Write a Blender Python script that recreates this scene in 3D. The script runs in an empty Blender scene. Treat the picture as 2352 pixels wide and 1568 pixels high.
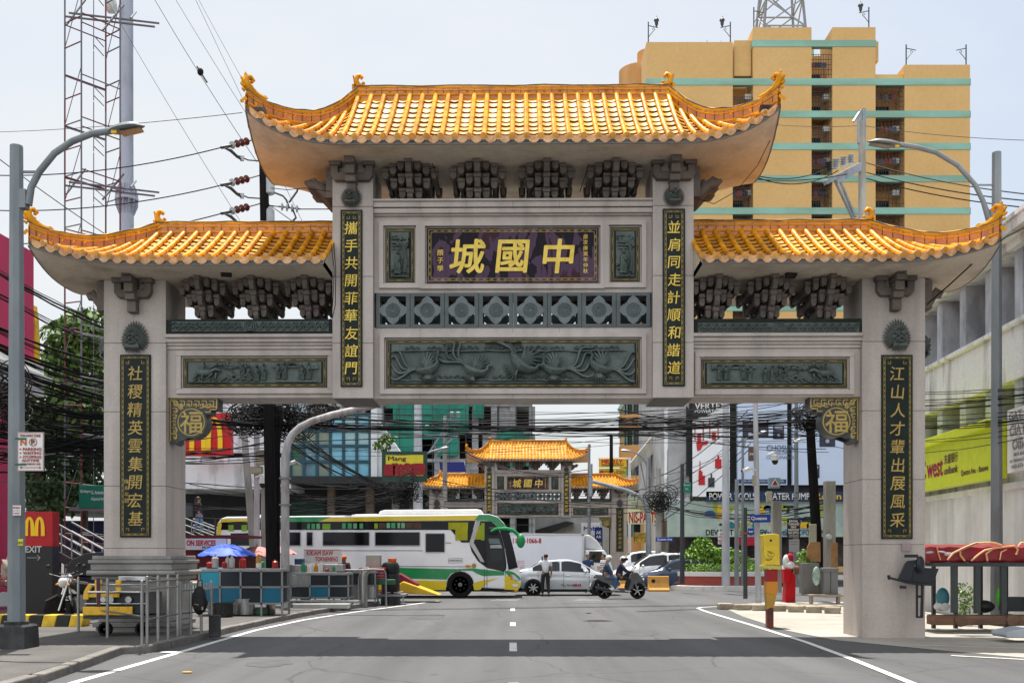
import bpy, math, random
from math import sin, cos, pi, radians, sqrt, atan2
from mathutils import Vector, Matrix
random.seed(7)
S = bpy.context.scene
COL = S.collection
V = Vector
# ------------------------------------------------------------------ camera
cam = bpy.data.objects.new('camera', bpy.data.cameras.new('camera'))
COL.objects.link(cam); S.camera = cam
cam.location = (0, 0, 1.6); cam.rotation_euler = (radians(90), 0, 0)
cam.data.sensor_width = 36; cam.data.sensor_fit = 'HORIZONTAL'
cam.data.lens = 36.17; cam.data.shift_y = 0.2088; cam.data.clip_end = 3000
# ------------------------------------------------------------------ sky and sun
SUN_EL, SUN_AZ = 74.0, 348.0
world = bpy.data.worlds.new('World'); S.world = world; world.use_nodes = True
nt = world.node_tree; bg = nt.nodes['Background']
sky = nt.nodes.new('ShaderNodeTexSky'); sky.sky_type = 'NISHITA'; sky.sun_disc = False
sky.sun_elevation = radians(SUN_EL); sky.sun_rotation = radians(SUN_AZ)
sky.air_density = 1.3; sky.dust_density = 3.0; sky.ozone_density = 1.0
tc = nt.nodes.new('ShaderNodeTexCoord')
mp = nt.nodes.new('ShaderNodeMapping'); mp.inputs['Scale'].default_value = (1.2, 1.2, 3.0); mp.inputs['Location'].default_value = (0.3, 0.2, 0.1)
nz = nt.nodes.new('ShaderNodeTexNoise'); nz.inputs['Scale'].default_value = 1.6; nz.inputs['Detail'].default_value = 7; nz.inputs['Roughness'].default_value = .58
rp = nt.nodes.new('ShaderNodeValToRGB'); rp.color_ramp.elements[0].position = .36; rp.color_ramp.elements[1].position = .62
rp.color_ramp.elements[0].color = (.66, .66, .66, 1)
sep = nt.nodes.new('ShaderNodeSeparateXYZ')
mr = nt.nodes.new('ShaderNodeMapRange'); mr.inputs['From Min'].default_value = -.1; mr.inputs['From Max'].default_value = .55
mr.inputs['To Min'].default_value = 1.0; mr.inputs['To Max'].default_value = .5
mm = nt.nodes.new('ShaderNodeMath'); mm.operation = 'MULTIPLY'
mx = nt.nodes.new('ShaderNodeMixRGB'); mx.inputs['Color2'].default_value = (5.35, 5.5, 5.62, 1)
nt.links.new(tc.outputs['Generated'], mp.inputs['Vector']); nt.links.new(mp.outputs['Vector'], nz.inputs['Vector'])
nt.links.new(nz.outputs['Fac'], rp.inputs['Fac']); nt.links.new(rp.outputs['Color'], mm.inputs[0])
nt.links.new(tc.outputs['Generated'], sep.inputs[0]); nt.links.new(sep.outputs['X'], mr.inputs['Value']); nt.links.new(mr.outputs[0], mm.inputs[1])
cb = nt.nodes.new('ShaderNodeMapRange'); cb.inputs['From Min'].default_value = -.05; cb.inputs['From Max'].default_value = -.75   # unseen clouds behind the camera brightened as added fill for the shaded fronts
cb.inputs['To Min'].default_value = 1.0; cb.inputs['To Max'].default_value = 2.2; nt.links.new(sep.outputs['Y'], cb.inputs['Value'])
cv = nt.nodes.new('ShaderNodeMixRGB'); cv.blend_type = 'MULTIPLY'; cv.inputs[0].default_value = 1; cv.inputs['Color1'].default_value = mx.inputs['Color2'].default_value
nt.links.new(cb.outputs[0], cv.inputs['Color2']); nt.links.new(cv.outputs[0], mx.inputs['Color2'])
nt.links.new(mm.outputs[0], mx.inputs['Fac']); nt.links.new(sky.outputs['Color'], mx.inputs['Color1'])
nt.links.new(mx.outputs['Color'], bg.inputs['Color']); bg.inputs['Strength'].default_value = 0.10
sl = bpy.data.lights.new('sun', 'SUN'); sl.energy = 5.0; sl.angle = radians(.5); sl.color = (1, .95, .87)
sun = bpy.data.objects.new('sun', sl); COL.objects.link(sun)
sun.rotation_euler = V((.06, -.28, -1)).to_track_quat('-Z', 'Y').to_euler()
sun.location = (0, 0, 60)
S.view_settings.view_transform = 'Standard'; S.view_settings.look = 'None'; S.view_settings.exposure = 0.72; S.view_settings.gamma = 1
# ------------------------------------------------------------------ measuring
K = 2363.0
def W(px, py, Y): return V(((px - 1176) * Y / K, Y, 1.6 + (1275 - py) * Y / K))
def GX(px, Y): return (px - 1176) * Y / K
def GZ(py, Y): return 1.6 + (1275 - py) * Y / K
def GY(py): return 1.6 * K / (py - 1275)
# ------------------------------------------------------------------ mesh building
class MB:
    def __init__(s): s.v = []; s.f = []; s.m = []
    def add(s, vs, fs, m=0, M=None):
        b = len(s.v)
        if M is not None: vs = [M @ V(v) for v in vs]
        s.v += [tuple(v) for v in vs]; s.f += [tuple(i + b for i in f) for f in fs]; s.m += [m] * len(fs)
    def bx(s, x0, x1, y0, y1, z0, z1, m=0, M=None):
        s.add([(x0,y0,z0),(x1,y0,z0),(x1,y1,z0),(x0,y1,z0),(x0,y0,z1),(x1,y0,z1),(x1,y1,z1),(x0,y1,z1)],
              [(0,3,2,1),(4,5,6,7),(0,1,5,4),(1,2,6,5),(2,3,7,6),(3,0,4,7)], m, M)
    def box(s, c, d, m=0, rz=0, rx=0, ry=0):
        M = Matrix.Translation(V(c)) @ Matrix.Rotation(rz, 4, 'Z') @ Matrix.Rotation(ry, 4, 'Y') @ Matrix.Rotation(rx, 4, 'X')
        s.bx(-d[0]/2, d[0]/2, -d[1]/2, d[1]/2, -d[2]/2, d[2]/2, m, M)
    def bar(s, p, q, w, h=None, m=0):
        p, q = V(p), V(q); h = h or w; d = q - p; L = d.length
        if L < 1e-6: return
        M = Matrix.Translation(p) @ d.to_track_quat('X', 'Z').to_matrix().to_4x4()
        s.bx(0, L, -w/2, w/2, -h/2, h/2, m, M)
    def tube(s, pts, r, n=6, m=0, caps=True, sq=None):
        pts = [V(p) for p in pts]; N = len(pts)
        if N < 2: return
        rs = r if isinstance(r, (list, tuple)) else [r] * N
        b = len(s.v); up = None
        for i, p in enumerate(pts):
            t = (pts[min(i+1, N-1)] - pts[max(i-1, 0)])
            if t.length < 1e-9: t = V((0,0,1))
            t.normalize()
            if up is None:
                up = V((0,0,1)) if abs(t.z) < .9 else V((0,1,0))
            a = up - t * up.dot(t)
            if a.length < 1e-6: a = t.orthogonal()
            a.normalize(); c = t.cross(a); up = a
            for k in range(n):
                an = 2*pi*k/n
                o = (a*cos(an) + c*sin(an)) * rs[i]
                if sq: o = V((o.x*sq[0], o.y*sq[1], o.z*sq[2]))
                s.v.append(tuple(p + o))
        fs = []
        for i in range(N-1):
            for k in range(n):
                k2 = (k+1) % n
                fs.append((b+i*n+k, b+i*n+k2, b+(i+1)*n+k2, b+(i+1)*n+k))
        if caps:
            fs.append(tuple(b+k for k in range(n-1, -1, -1))); fs.append(tuple(b+(N-1)*n+k for k in range(n)))
        s.f += fs; s.m += [m]*len(fs)
    def cyl(s, p, q, r0, r1=None, n=12, m=0, caps=True): s.tube([p, q], [r0, r0 if r1 is None else r1], n, m, caps)
    def lathe(s, prof, c, n=16, m=0, ax='z'):
        c = V(c); b = len(s.v); N = len(prof)
        for r, h in prof:
            for k in range(n):
                a = 2*pi*k/n
                o = {'z': V((r*cos(a), r*sin(a), h)), 'x': V((h, r*cos(a), r*sin(a))), 'y': V((r*sin(a), h, r*cos(a)))}[ax]
                s.v.append(tuple(c + o))
        for i in range(N-1):
            for k in range(n):
                k2 = (k+1) % n
                s.f.append((b+i*n+k, b+i*n+k2, b+(i+1)*n+k2, b+(i+1)*n+k)); s.m.append(m)
        if prof[0][0] > 1e-5: s.f.append(tuple(b+k for k in range(n-1,-1,-1))); s.m.append(m)
        if prof[-1][0] > 1e-5: s.f.append(tuple(b+(N-1)*n+k for k in range(n))); s.m.append(m)
    def prism(s, poly, o, u, v, w, m=0):
        o, u, v, w = V(o), V(u), V(v), V(w); n = len(poly)
        a = [o + u*x + v*y for x, y in poly]
        s.add(a + [p + w for p in a], [tuple(range(n)), tuple(range(2*n-1, n-1, -1))] + [(i, i+n, (i+1) % n + n, (i+1) % n) for i in range(n)], m)
    def fp(s, poly, y0, y1, m=0):
        """polygon in x,z extruded along y"""
        s.prism(poly, (0, y0, 0), (1,0,0), (0,0,1), (0, y1-y0, 0), m)
    def blob(s, c, r, m=0, n=10, k=7, M=None):
        c = V(c); vs = []; fs = []
        for i in range(k+1):
            th = pi*i/k
            for j in range(n):
                a = 2*pi*j/n
                o = V((r[0]*sin(th)*cos(a), r[1]*sin(th)*sin(a), r[2]*cos(th)))
                if M is not None: o = M @ o
                vs.append(c + o)
        for i in range(k):
            for j in range(n):
                fs.append((i*n+j, (i+1)*n+j, (i+1)*n+(j+1) % n, i*n+(j+1) % n))
        s.add(vs, fs, m)
    def grid(s, rows, m=0, close=False):
        b = len(s.v); n = len(rows[0])
        for r in rows: s.v += [tuple(p) for p in r]
        for i in range(len(rows)-1):
            for j in range(n if close else n-1):
                j2 = (j+1) % n
                s.f.append((b+i*n+j, b+i*n+j2, b+(i+1)*n+j2, b+(i+1)*n+j)); s.m.append(m)
    def quad(s, a, b, c, d, m=0): s.add([a, b, c, d], [(0,1,2,3)], m)
    def text(s, body, c, h, w=None, u=(1,0,0), v=(0,0,1), off=0.0, ext=.004, m=0, em=False, shear=0, maxw=None, bold=0):
        vs, fs, bb = text_geo(body, off, shear)
        if not vs: return
        u, v, c = V(u), V(v), V(c); nrm = u.cross(v)
        x0, x1, y0, y1 = bb
        if em: sx = sy = h
        else:
            sy = h/(y1-y0); sx = (w/(x1-x0)) if w else sy
            if maxw and sx*(x1-x0) > maxw: sx = maxw/(x1-x0)
        cx, cy = (x0+x1)/2, (y0+y1)/2
        sh = [(0,0)] + ([(bold*cos(a*pi/4), bold*sin(a*pi/4)) for a in range(8)] if bold else [])
        for k, (dx, dy) in enumerate(sh):
            s.add([c + u*((x-cx+dx)*sx) + v*((y-cy+dy)*sy) + nrm*(ext + .0004*k) for x, y in vs], fs, m)
    def build(s, name, mats, parent=None, smooth=False, bevel=0, loc=None):
        me = bpy.data.meshes.new(name)
        if parent is not None: off = WL[parent.name]
        else:
            if loc is None:
                xs = [v[0] for v in s.v]; ys = [v[1] for v in s.v]; zs = [v[2] for v in s.v]
                loc = ((min(xs)+max(xs))/2, (min(ys)+max(ys))/2, min(zs))
            off = V(loc)
        me.from_pydata([(v[0]-off[0], v[1]-off[1], v[2]-off[2]) for v in s.v], [], s.f)
        mats = mats if isinstance(mats, (list, tuple)) else [mats]
        for q in mats: me.materials.append(q)
        if len(mats) > 1: me.polygons.foreach_set('material_index', s.m)
        me.validate()
        if smooth:
            me.polygons.foreach_set('use_smooth', [True]*len(me.polygons))
            me.set_sharp_from_angle(angle=radians(42))
        o = bpy.data.objects.new(name, me); COL.objects.link(o)
        if parent is not None: o.parent = parent
        else: o.location = off
        WL[o.name] = V(off)
        if bevel:
            bm = o.modifiers.new('edge', 'BEVEL'); bm.width = bevel; bm.segments = 2; bm.limit_method = 'ANGLE'
        return o
WL = {}
TXT = {}
def text_geo(body, off, shear):
    k = (body, off, shear)
    if k in TXT: return TXT[k]
    cu = bpy.data.curves.new('lettering', 'FONT'); cu.body = body; cu.size = 1; cu.offset = off; cu.shear = shear; cu.resolution_u = 3
    cu.align_x = 'LEFT'; cu.fill_mode = 'FRONT'
    ob = bpy.data.objects.new('lettering', cu)
    me = ob.to_mesh()
    vs = [(v.co.x, v.co.y) for v in me.vertices]; fs = [tuple(p.vertices) for p in me.polygons]
    ob.to_mesh_clear(); bpy.data.objects.remove(ob); bpy.data.curves.remove(cu)
    bb = (min(v[0] for v in vs), max(v[0] for v in vs), min(v[1] for v in vs), max(v[1] for v in vs)) if vs else (0,1,0,1)
    TXT[k] = (vs, fs, bb); return TXT[k]
def thing(name, label, cat, loc=(0,0,0), group=None, rz=0):
    o = bpy.data.objects.new(name, None); COL.objects.link(o); o.empty_display_size = .2
    o.location = loc; o.rotation_euler.z = rz; WL[o.name] = V(loc)
    return tag(o, label, cat, group)
def tag(o, label, cat, group=None, kind=None):
    if label: o['label'] = label
    if cat: o['category'] = cat
    if group: o['group'] = group
    if kind: o['kind'] = kind
    return o
def solo(mb, name, mats, label, cat, group=None, kind=None, **k):
    return tag(mb.build(name, mats, None, **k), label, cat, group, kind)
def struct(mb, name, mats, **k):
    o = mb.build(name, mats, None, **k); o['kind'] = 'structure'; return o
def kids(o): return [c for c in bpy.data.objects if c.parent == o]
def copy_tree(o, loc=None, rz=None, label=None, parent=None, group=None, skip=()):
    c = o.copy(); COL.objects.link(c); WL[c.name] = V(loc) if loc is not None else WL[o.name].copy()
    if parent is not None: c.parent = parent
    if loc is not None: c.location = loc
    if rz is not None: c.rotation_euler.z = rz
    if label: c['label'] = label
    if group: c['group'] = group
    for ch in kids(o):
        if ch.name.split('.')[0] in skip: continue
        copy_tree(ch, parent=c, skip=skip)
    return c
# ------------------------------------------------------------------ materials
MATS = {}
def mat(name, col, rough=.6, metal=0., var=.12, scale=4., bump=0., bscale=None, col2=None, coat=0., spec=.5, detail=5, lo=.35, hi=.65, stretch=None, fine=0., fscale=60, streak=0., cells=0., emit=0, alpha=1, trans=0):
    m = bpy.data.materials.new(name); m.use_nodes = True; n = m.node_tree.nodes; L = m.node_tree.links
    p = n['Principled BSDF']; p.inputs['Roughness'].default_value = rough; p.inputs['Metallic'].default_value = metal
    p.inputs['Coat Weight'].default_value = coat; p.inputs['Coat Roughness'].default_value = .14 if 'tile' in name else .06; p.inputs['Specular IOR Level'].default_value = spec
    p.inputs['Transmission Weight'].default_value = trans
    c1 = V(col); c2 = V(col2) if col2 else c1*(1-var*2)
    p.inputs['Base Color'].default_value = (*c1, 1)
    t = n.new('ShaderNodeTexCoord'); src = t.outputs['Object']
    if stretch:
        q = n.new('ShaderNodeMapping'); q.inputs['Scale'].default_value = stretch; L.new(src, q.inputs['Vector']); src = q.outputs['Vector']
    if var or col2:
        z = n.new('ShaderNodeTexNoise'); z.inputs['Scale'].default_value = scale; z.inputs['Detail'].default_value = detail; z.inputs['Roughness'].default_value = .62
        r = n.new('ShaderNodeValToRGB'); r.color_ramp.elements[0].position = lo; r.color_ramp.elements[1].position = hi
        r.color_ramp.elements[0].color = (*c2, 1); r.color_ramp.elements[1].color = (*c1, 1)
        L.new(src, z.inputs['Vector']); L.new(z.outputs['Fac'], r.inputs['Fac']); out = r.outputs['Color']
        if fine:
            z2 = n.new('ShaderNodeTexNoise'); z2.inputs['Scale'].default_value = fscale; z2.inputs['Detail'].default_value = 2
            r2 = n.new('ShaderNodeValToRGB'); r2.color_ramp.elements[0].position = .36; r2.color_ramp.elements[1].position = .64
            r2.color_ramp.elements[0].color = (1-fine,)*3+(1,); r2.color_ramp.elements[1].color = (1+fine*.6,)*3+(1,)
            x = n.new('ShaderNodeMixRGB'); x.blend_type = 'MULTIPLY'; x.inputs[0].default_value = 1
            L.new(t.outputs['Object'], z2.inputs['Vector']); L.new(z2.outputs['Fac'], r2.inputs['Fac']); L.new(out, x.inputs[1]); L.new(r2.outputs['Color'], x.inputs[2]); out = x.outputs[0]
        for kind, amt in (('s', streak), ('c', cells)):
            if not amt: continue
            if kind == 's':
                g = n.new('ShaderNodeMapping'); g.inputs['Scale'].default_value = (2.2,2.2,.16); z3 = n.new('ShaderNodeTexNoise'); z3.inputs['Scale'].default_value = 1.6; z3.inputs['Detail'].default_value = 6; L.new(t.outputs['Object'], g.inputs[0]); L.new(g.outputs[0], z3.inputs['Vector']); fo = z3.outputs['Fac']
            else:
                z3 = n.new('ShaderNodeTexVoronoi'); z3.inputs['Scale'].default_value = 5.5; L.new(t.outputs['Object'], z3.inputs['Vector']); sx = n.new('ShaderNodeSeparateXYZ'); L.new(z3.outputs['Color'], sx.inputs[0]); fo = sx.outputs[0]
            r3 = n.new('ShaderNodeValToRGB'); r3.color_ramp.elements[0].position = .34 if kind == 's' else 0; r3.color_ramp.elements[1].position = .56 if kind == 's' else 1; r3.color_ramp.elements[0].color = (1-amt,)*3+(1,)
            x3 = n.new('ShaderNodeMixRGB'); x3.blend_type = 'MULTIPLY'; x3.inputs[0].default_value = 1; L.new(fo, r3.inputs['Fac']); L.new(out, x3.inputs[1]); L.new(r3.outputs['Color'], x3.inputs[2]); out = x3.outputs[0]
        L.new(out, p.inputs['Base Color'])
        rr = n.new('ShaderNodeMapRange'); rr.inputs['To Min'].default_value = min(1, rough*1.25); rr.inputs['To Max'].default_value = rough*.85
        L.new(z.outputs['Fac'], rr.inputs['Value']); L.new(rr.outputs[0], p.inputs['Roughness'])
    if bump:
        zb = n.new('ShaderNodeTexNoise'); zb.inputs['Scale'].default_value = bscale or scale*6; zb.inputs['Detail'].default_value = 3
        b = n.new('ShaderNodeBump'); b.inputs['Strength'].default_value = bump; b.inputs['Distance'].default_value = .02
        L.new(src, zb.inputs['Vector']); L.new(zb.outputs['Fac'], b.inputs['Height']); L.new(b.outputs['Normal'], p.inputs['Normal'])
    if emit: p.inputs['Emission Color'].default_value = (*c1, 1); p.inputs['Emission Strength'].default_value = emit
    MATS[name] = m; return m
def paint(name, col, rough=.45, **k):
    if name in MATS: return MATS[name]
    k.setdefault('var', .08); k.setdefault('scale', 2.5); k.setdefault('spec', .3); return mat(name, col, rough, **k)
GRANITE = mat('granite', (.485,.425,.385), .62, col2=(.40,.345,.312), scale=1.1, lo=.3, hi=.7, fine=.085, fscale=55, streak=.18)
BRKT = mat('shaded_grimy_granite', (.155,.125,.105), .75, col2=(.095,.077,.066), scale=2.5, fine=.12, fscale=40)  # shade under the soffit put into the stone colour, with brown grime
GRANITE_D = mat('granite_joint', (.17,.155,.145), .8)
TILE = mat('glazed_tile', (.84,.37,.016), .42, col2=(.56,.20,.008), scale=2.2, lo=.25, hi=.55, coat=.0, spec=.11, cells=.30, streak=.22)
TILE_D = mat('glazed_band', (.60,.19,.010), .3, col2=(.36,.095,.007), scale=4, coat=.4)
TILE_L = mat('tile_lip', (.76,.43,.19), .45, col2=(.50,.22,.07), scale=9, cells=.3)
GROUT_SHADE = mat('tile_shadow_joint', (.10,.035,.008), .7)
EAVE = mat('eave_concrete', (.17,.17,.16), .8, col2=(.05,.05,.05), scale=5)
SOFFIT = mat('soffit_plaster', (.60,.52,.42), .8, col2=(.40,.33,.26), scale=1.1, lo=.28, hi=.5, streak=.12, fine=.05, fscale=14)
SLATE = mat('green_slate', (.115,.142,.13), .55, spec=.25, col2=(.075,.097,.088), scale=3, fine=.15, fscale=30)
SLATE_D = mat('dark_slate', (.016,.024,.021), .5, var=.15, spec=.15)
GOLD = mat('gold_paint', (.46,.32,.075), .45, col2=(.33,.22,.045), scale=8)
GOLD_Y = mat('yellow_gold_paint', (.82,.60,.085), .5, col2=(.66,.45,.05), scale=6)
# ================================================================== the gateway
GC = 17.5
def lerp(a, b, t): return a + (b-a)*t
def interp(tab, x):
    for (a, va), (b, vb) in zip(tab, tab[1:]):
        if x <= b: 
            t = max(0, (x-a)/(b-a)); return va+(vb-va)*t
    return tab[-1][1]
gate = thing('gateway', 'near tan granite gateway with orange glazed roofs spanning the road in front', 'gateway', (.018, GC, 0), 'granite gateways across the avenue')
WL[gate.name] = V((0, 0, 0))      # parts are written in the gateway's own frame
def gx(px): return (px-1178.5)/139.0
def gz(py): return 1.6+(1275-py)/139.0
FY = -.5                           # front face of the outer pillars
# ---- roofs
def tile_face(mb, ribs, rows=10, g=1.2, r=.04, sub=5, caps=True):
    """ribs: list of (top, bottom, outward); mats 0 tile,1 lip,2 joint and painted edge shadow"""
    def at(R, t):
        T, B, _ = R; p = T.lerp(B, t); p = V(p); p.z = B.z + (T.z-B.z)*max(0, 1-t)**g; return p
    for R in ribs:
        L = (R[0]-R[1]).length
        if L < .1: continue
        n = 8
        pts = [at(R, i/n) + V((0,0,.03)) for i in range(n+1)]
        mb.tube(pts, r, 8, 0)
        k = max(1, int(L/.3))
        for j in range(1, k+1):
            t = j/(k+1)*1.0; p = at(R, t)+V((0,0,.03)); q = at(R, min(1, t+.02))+V((0,0,.03))
            d = (q-p).normalized()*.006
            mb.tube([p-d, p+d], r*1.05, 8, 2, caps=False)
        if caps:
            d = (at(R, 1)-at(R, .93)); d.normalize(); d = (d + R[2]*.8).normalized()
            e = pts[-1]
            mb.cyl(e - d*.01, e + d*.045, r*1.4, None, 12, 1)
            mb.cyl(e + d*.044, e + d*.052, r*.75, None, 10, 0)
    for A, B in zip(ribs, ribs[1:]):
        L = max((A[0]-A[1]).length, (B[0]-B[1]).length)
        if L < .12: continue
        nr = max(2, int(rows*L/1.85)+1)
        for k in range(nr):
            t0, t1 = k/nr, (k+1)/nr
            rw = []; jz = random.uniform(-.007,.007); jl = random.uniform(-.004,.004)
            for tt, up in ((t0+jl, 0.), (t1+jl, .026+jz)):
                a, b = at(A, tt), at(B, tt)
                rw.append([a.lerp(b, j/sub) + V((0, 0, up - .035*(1-(2*j/sub-1)**2))) for j in range(sub+1)])
            mb.grid(rw[::-1], 0)
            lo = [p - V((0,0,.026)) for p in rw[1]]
            mb.grid([lo, rw[1]], 2)  # dark strip paints the shadow below each tile's lower edge
        a, b = at(A, 1), at(B, 1); o = (A[2]+B[2]).normalized()
        u = (b-a); w = u.length; u = u/w
        pl = [(-.38,.03),(-.40,-.02),(-.3,-.055),(-.15,-.078),(0,-.086),(.15,-.078),(.3,-.055),(.40,-.02),(.38,.03)]
        mb.prism([(x*w, y) for x, y in pl], (a+b)/2 + o*.012, u, (0,0,1), o*.018, 1)
def roof(name, x_in, x_out, rx, hd, ze, rise, u0, pw, zr, zt, hip, both, nflat, nhip, parent):
    """x_in..x_out eave run on the +x side (mirrored afterwards); both=True: hips at both ends"""
    mb = MB(); ex = x_out
    def eave(x):
        u = max(0, (abs(x)-u0)/(ex-u0)); return ze + rise*u**pw
    hb = .2
    def hipz(h): return interp(hip, h)
    def hip_pt(h, sy): return V((rx+(ex-rx)*h, sy*hd*h, hipz(h)-hb))
    ribset = {}
    for sy in (-1, 1):
        ribs = []; out = V((0, sy, 0))
        xs = [lerp(-rx if both else x_in, rx, i/nflat) for i in range(nflat+1)]
        for x in xs:
            ribs.append((V((x, sy*.06, zr)), V((x*1.03 if both else lerp(x, x_in, -.03), sy*hd, 0)), out))
        for i in range(len(ribs)):
            T, B, o = ribs[i]; B.z = eave(B.x)
        right = []
        x1 = ribs[-1][1].x
        for i in range(1, nhip+1):
            xe = lerp(x1, ex-.03, i/nhip)
            h = (xe-rx)/(ex-rx); h = max(.02, h - .13*sin(pi*min(1, h))*1.0)
            if i == nhip: h = .985
            T = hip_pt(h, sy); T.z -= .01
            B = V((xe, sy*hd, eave(xe)))
            B.z = min(B.z, T.z+.02)
            right.append((T, B, (out + V((.5*h, 0, 0))).normalized()))
        if both:
            left = [(V((-T.x, T.y, T.z)), V((-B.x, B.y, B.z)), V((-o.x, o.y, o.z))) for T, B, o in right][::-1]
            ribs = left + ribs + right
        else: ribs = ribs + right
        if sy > 0: ribs = ribs[::-1]
        tile_face(mb, ribs, rows=10)
    # hip ends
    for sx in ((1, -1) if both else (1,)):
        ribs = []; n = 11
        for i in range(n+1):
            y = lerp(-hd+.03, hd-.03, i/n); h = abs(y)/hd
            hh = max(.05, h-.10*sin(pi*h))
            T = hip_pt(hh, 1 if y > 0 else -1); T.z -= .01; T.x *= sx
            T.x -= sx*.0
            B = V((sx*ex, y, ze + rise*(abs(y)/hd)**2.6)); B.z = min(B.z, T.z+.02)
            ribs.append((T, B, V((sx, 0, 0))))
        tile_face(mb, ribs if sx > 0 else ribs[::-1], rows=9)
    tiles = mb.build('roof_tiles', [TILE, TILE_L, GROUT_SHADE], parent, smooth=True)
    # ridge and hip bands
    rb = MB()
    def band(pts, h, wd=.13):
        rows = []
        for i, p in enumerate(pts):
            d = pts[min(i+1, len(pts)-1)]-pts[max(i-1, 0)]; d.z = 0
            s = V((-d.y, d.x, 0)).normalized()*wd/2
            rows.append([p - V((0,0,h+.12)) - s, p - V((0,0,.03)) - s, p - V((0,0,.03)) + s, p - V((0,0,h+.12)) + s])
        rb.grid(rows, 0, close=True)
        rb.tube(pts, .05, 8, 1)
        for sd in (-1, 1):
            rb.tube([ (r[0] if sd < 0 else r[3]) + V((0,0,.10)) for r in rows], .022, 6, 1)
            rb.tube([ (r[1] if sd < 0 else r[2]) + V((0,0,-.035)) for r in rows], .014, 6, 1)
        L = 0
        for a, b in zip(pts, pts[1:]):
            m = (a+b)/2; d = b-a; d.z = 0; d.normalize(); s = V((-d.y, d.x, 0))
            nn = max(1, round((b-a).length/.28))
            for q in range(nn):
                c = a.lerp(b, (q+.5)/nn)
                for sd in (-1, 1):
                    rb.bar(c + s*sd*(wd/2+.002) - V((0,0,.035)), c + s*sd*(wd/2+.002) - V((0,0,h)), .010, .010, 2)
                    rb.lathe([(.0, .0), (.034, .0), (.03, .008)], c + s*sd*(wd/2) + d*.14 - V((0,0,h*.5+.02)), 8, 1, 'y') if sd*s.y > -9 else None
    rl = [V((x, 0, zt)) for x in ([-rx, rx] if both else [x_in, rx])]
    N = 10; rl = [rl[0].lerp(rl[1], i/N) for i in range(N+1)]
    wires = [rl]
    band(rl, zt-zr-.05)
    for sx in ((1, -1) if both else (1,)):
        for sy in (-1, 1):
            pts = []
            for i in range(13):
                h = i/12; p = hip_pt(h, sy); p.z += hb; p.x *= sx; pts.append(p)
            pts[-1] = pts[-1] + V((sx*.0, 0, .02))
            band(pts, .17, .11)
            if sy < 0: wires.append(pts)
    rb.build('ridge', [TILE_D, TILE, GROUT_SHADE], parent, smooth=True)
    wb_ = MB()
    for ln_ in wires: wb_.tube([p + V((0, -.055, .02 + .012*sin(i*2.3))) for i, p in enumerate(ln_)], .010, 5)
    wb_.build('ridge_cable', EAVE, parent)
    # eave slab and soffit
    sb = MB(); nx, ny = 40, 16
    xs = [lerp(-ex if both else x_in, ex, i/nx) for i in range(nx+1)]
    def sz(x, y):
        u = max(0, (abs(x)-u0)/(ex-u0)) if (both or x > 0) else 0
        return ze-.10 + rise*u**pw*(abs(y)/hd)**2.4
    bot = [[V((x, lerp(-hd, hd, j/ny), sz(x, lerp(-hd, hd, j/ny)))) for j in range(ny+1)] for x in xs]
    sb.grid(bot, 0)
    def edge(line, o):
        sb.grid([line, [p + V((0,0,.085)) + o*.02 for p in line]], 1); sb.grid([[p + V((0,0,.085)) + o*.02 for p in line], [p + V((0,0,.085)) - o*.3 for p in line]], 1)
        sb.tube([p + o*.012 + V((0,0,.01)) for p in line], .016, 5, 2)
    edge([r[0] for r in bot], V((0,-1,0))); edge([r[-1] for r in bot], V((0,1,0)))
    edge(bot[-1], V((1,0,0)))
    if both: edge(bot[0], V((-1,0,0)))
    else:
        l = bot[0]; sb.grid([l, [p + V((0,0,.1)) for p in l]], 0)
        sb.add([l[0], V((x_in, 0, zr)), l[-1]], [(0,1,2)], 0)
    sb.build('soffit', [SOFFIT, EAVE, GRANITE_D], parent, smooth=True)
    # finials
    fb_list = []
    for sx in ((1, -1) if both else (1,)):
        fb = MB()                                   # fish with its tail curled up, on the ridge end
        o = V((sx*(rx+.02), 0, zt))
        def q(x, z): return o + V((sx*x, 0, z))
        fb.tube([q(-.30,.05), q(-.16,.07), q(-.05,.09), q(.03,.16), q(.055,.26), q(.01,.36), q(-.06,.385), q(-.10,.33), q(-.075,.285)], [.05,.06,.075,.078,.07,.062,.055,.045,.03], 8, 0)
        fb.blob(q(-.14,.165), (.045,.045,.045)); fb.blob(q(-.28,.06), (.06,.06,.05)); fb.tube([q(-.3,.08), q(-.36,.11), q(-.35,.15)], [.025,.02,.008], 6)
        fb.tube([q(-.2,.08), q(-.12,.10), q(-.02,.07)], .03, 6); fb.cyl(q(.12,-.02), q(.12,.13), .035, .045, 8)
        fb.blob(q(-.1,-.06), (.2,.085,.07))
        for k in range(9):
            a = k/8; p = q(lerp(.02,.06,a)+.06, lerp(.1,.36,a)); fb.blob(p, (.02,.06,.02), 0, 6, 4)
        fb.v = [(o.x+(a-o.x)*.66, b*.85, o.z-.02+(c-o.z)*.62) for a,b,c in fb.v]; fb.build('ridge_fish', TILE, parent, smooth=True)
        for sy in (-1, 1):
            db = MB(); o2 = V((sx*ex*1.0, sy*hd, hipz(1)))
            d = V((sx*(ex-rx), sy*hd, 0)).normalized()
            def q2(a, z): return o2 + d*a + V((0,0,z))
            db.tube([q2(-.42,.04), q2(-.25,.06), q2(-.12,.12), q2(-.02,.22), q2(.03,.32), q2(0,.42), q2(-.08,.45), q2(-.14,.39), q2(-.1,.33)], [.045,.07,.085,.09,.085,.07,.06,.05,.035], 8, 0)
            db.tube([q2(-.45,.05), q2(-.40,.10), q2(-.33,.08), q2(-.25,.12)], [.035,.03,.025,.015], 6)
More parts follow.
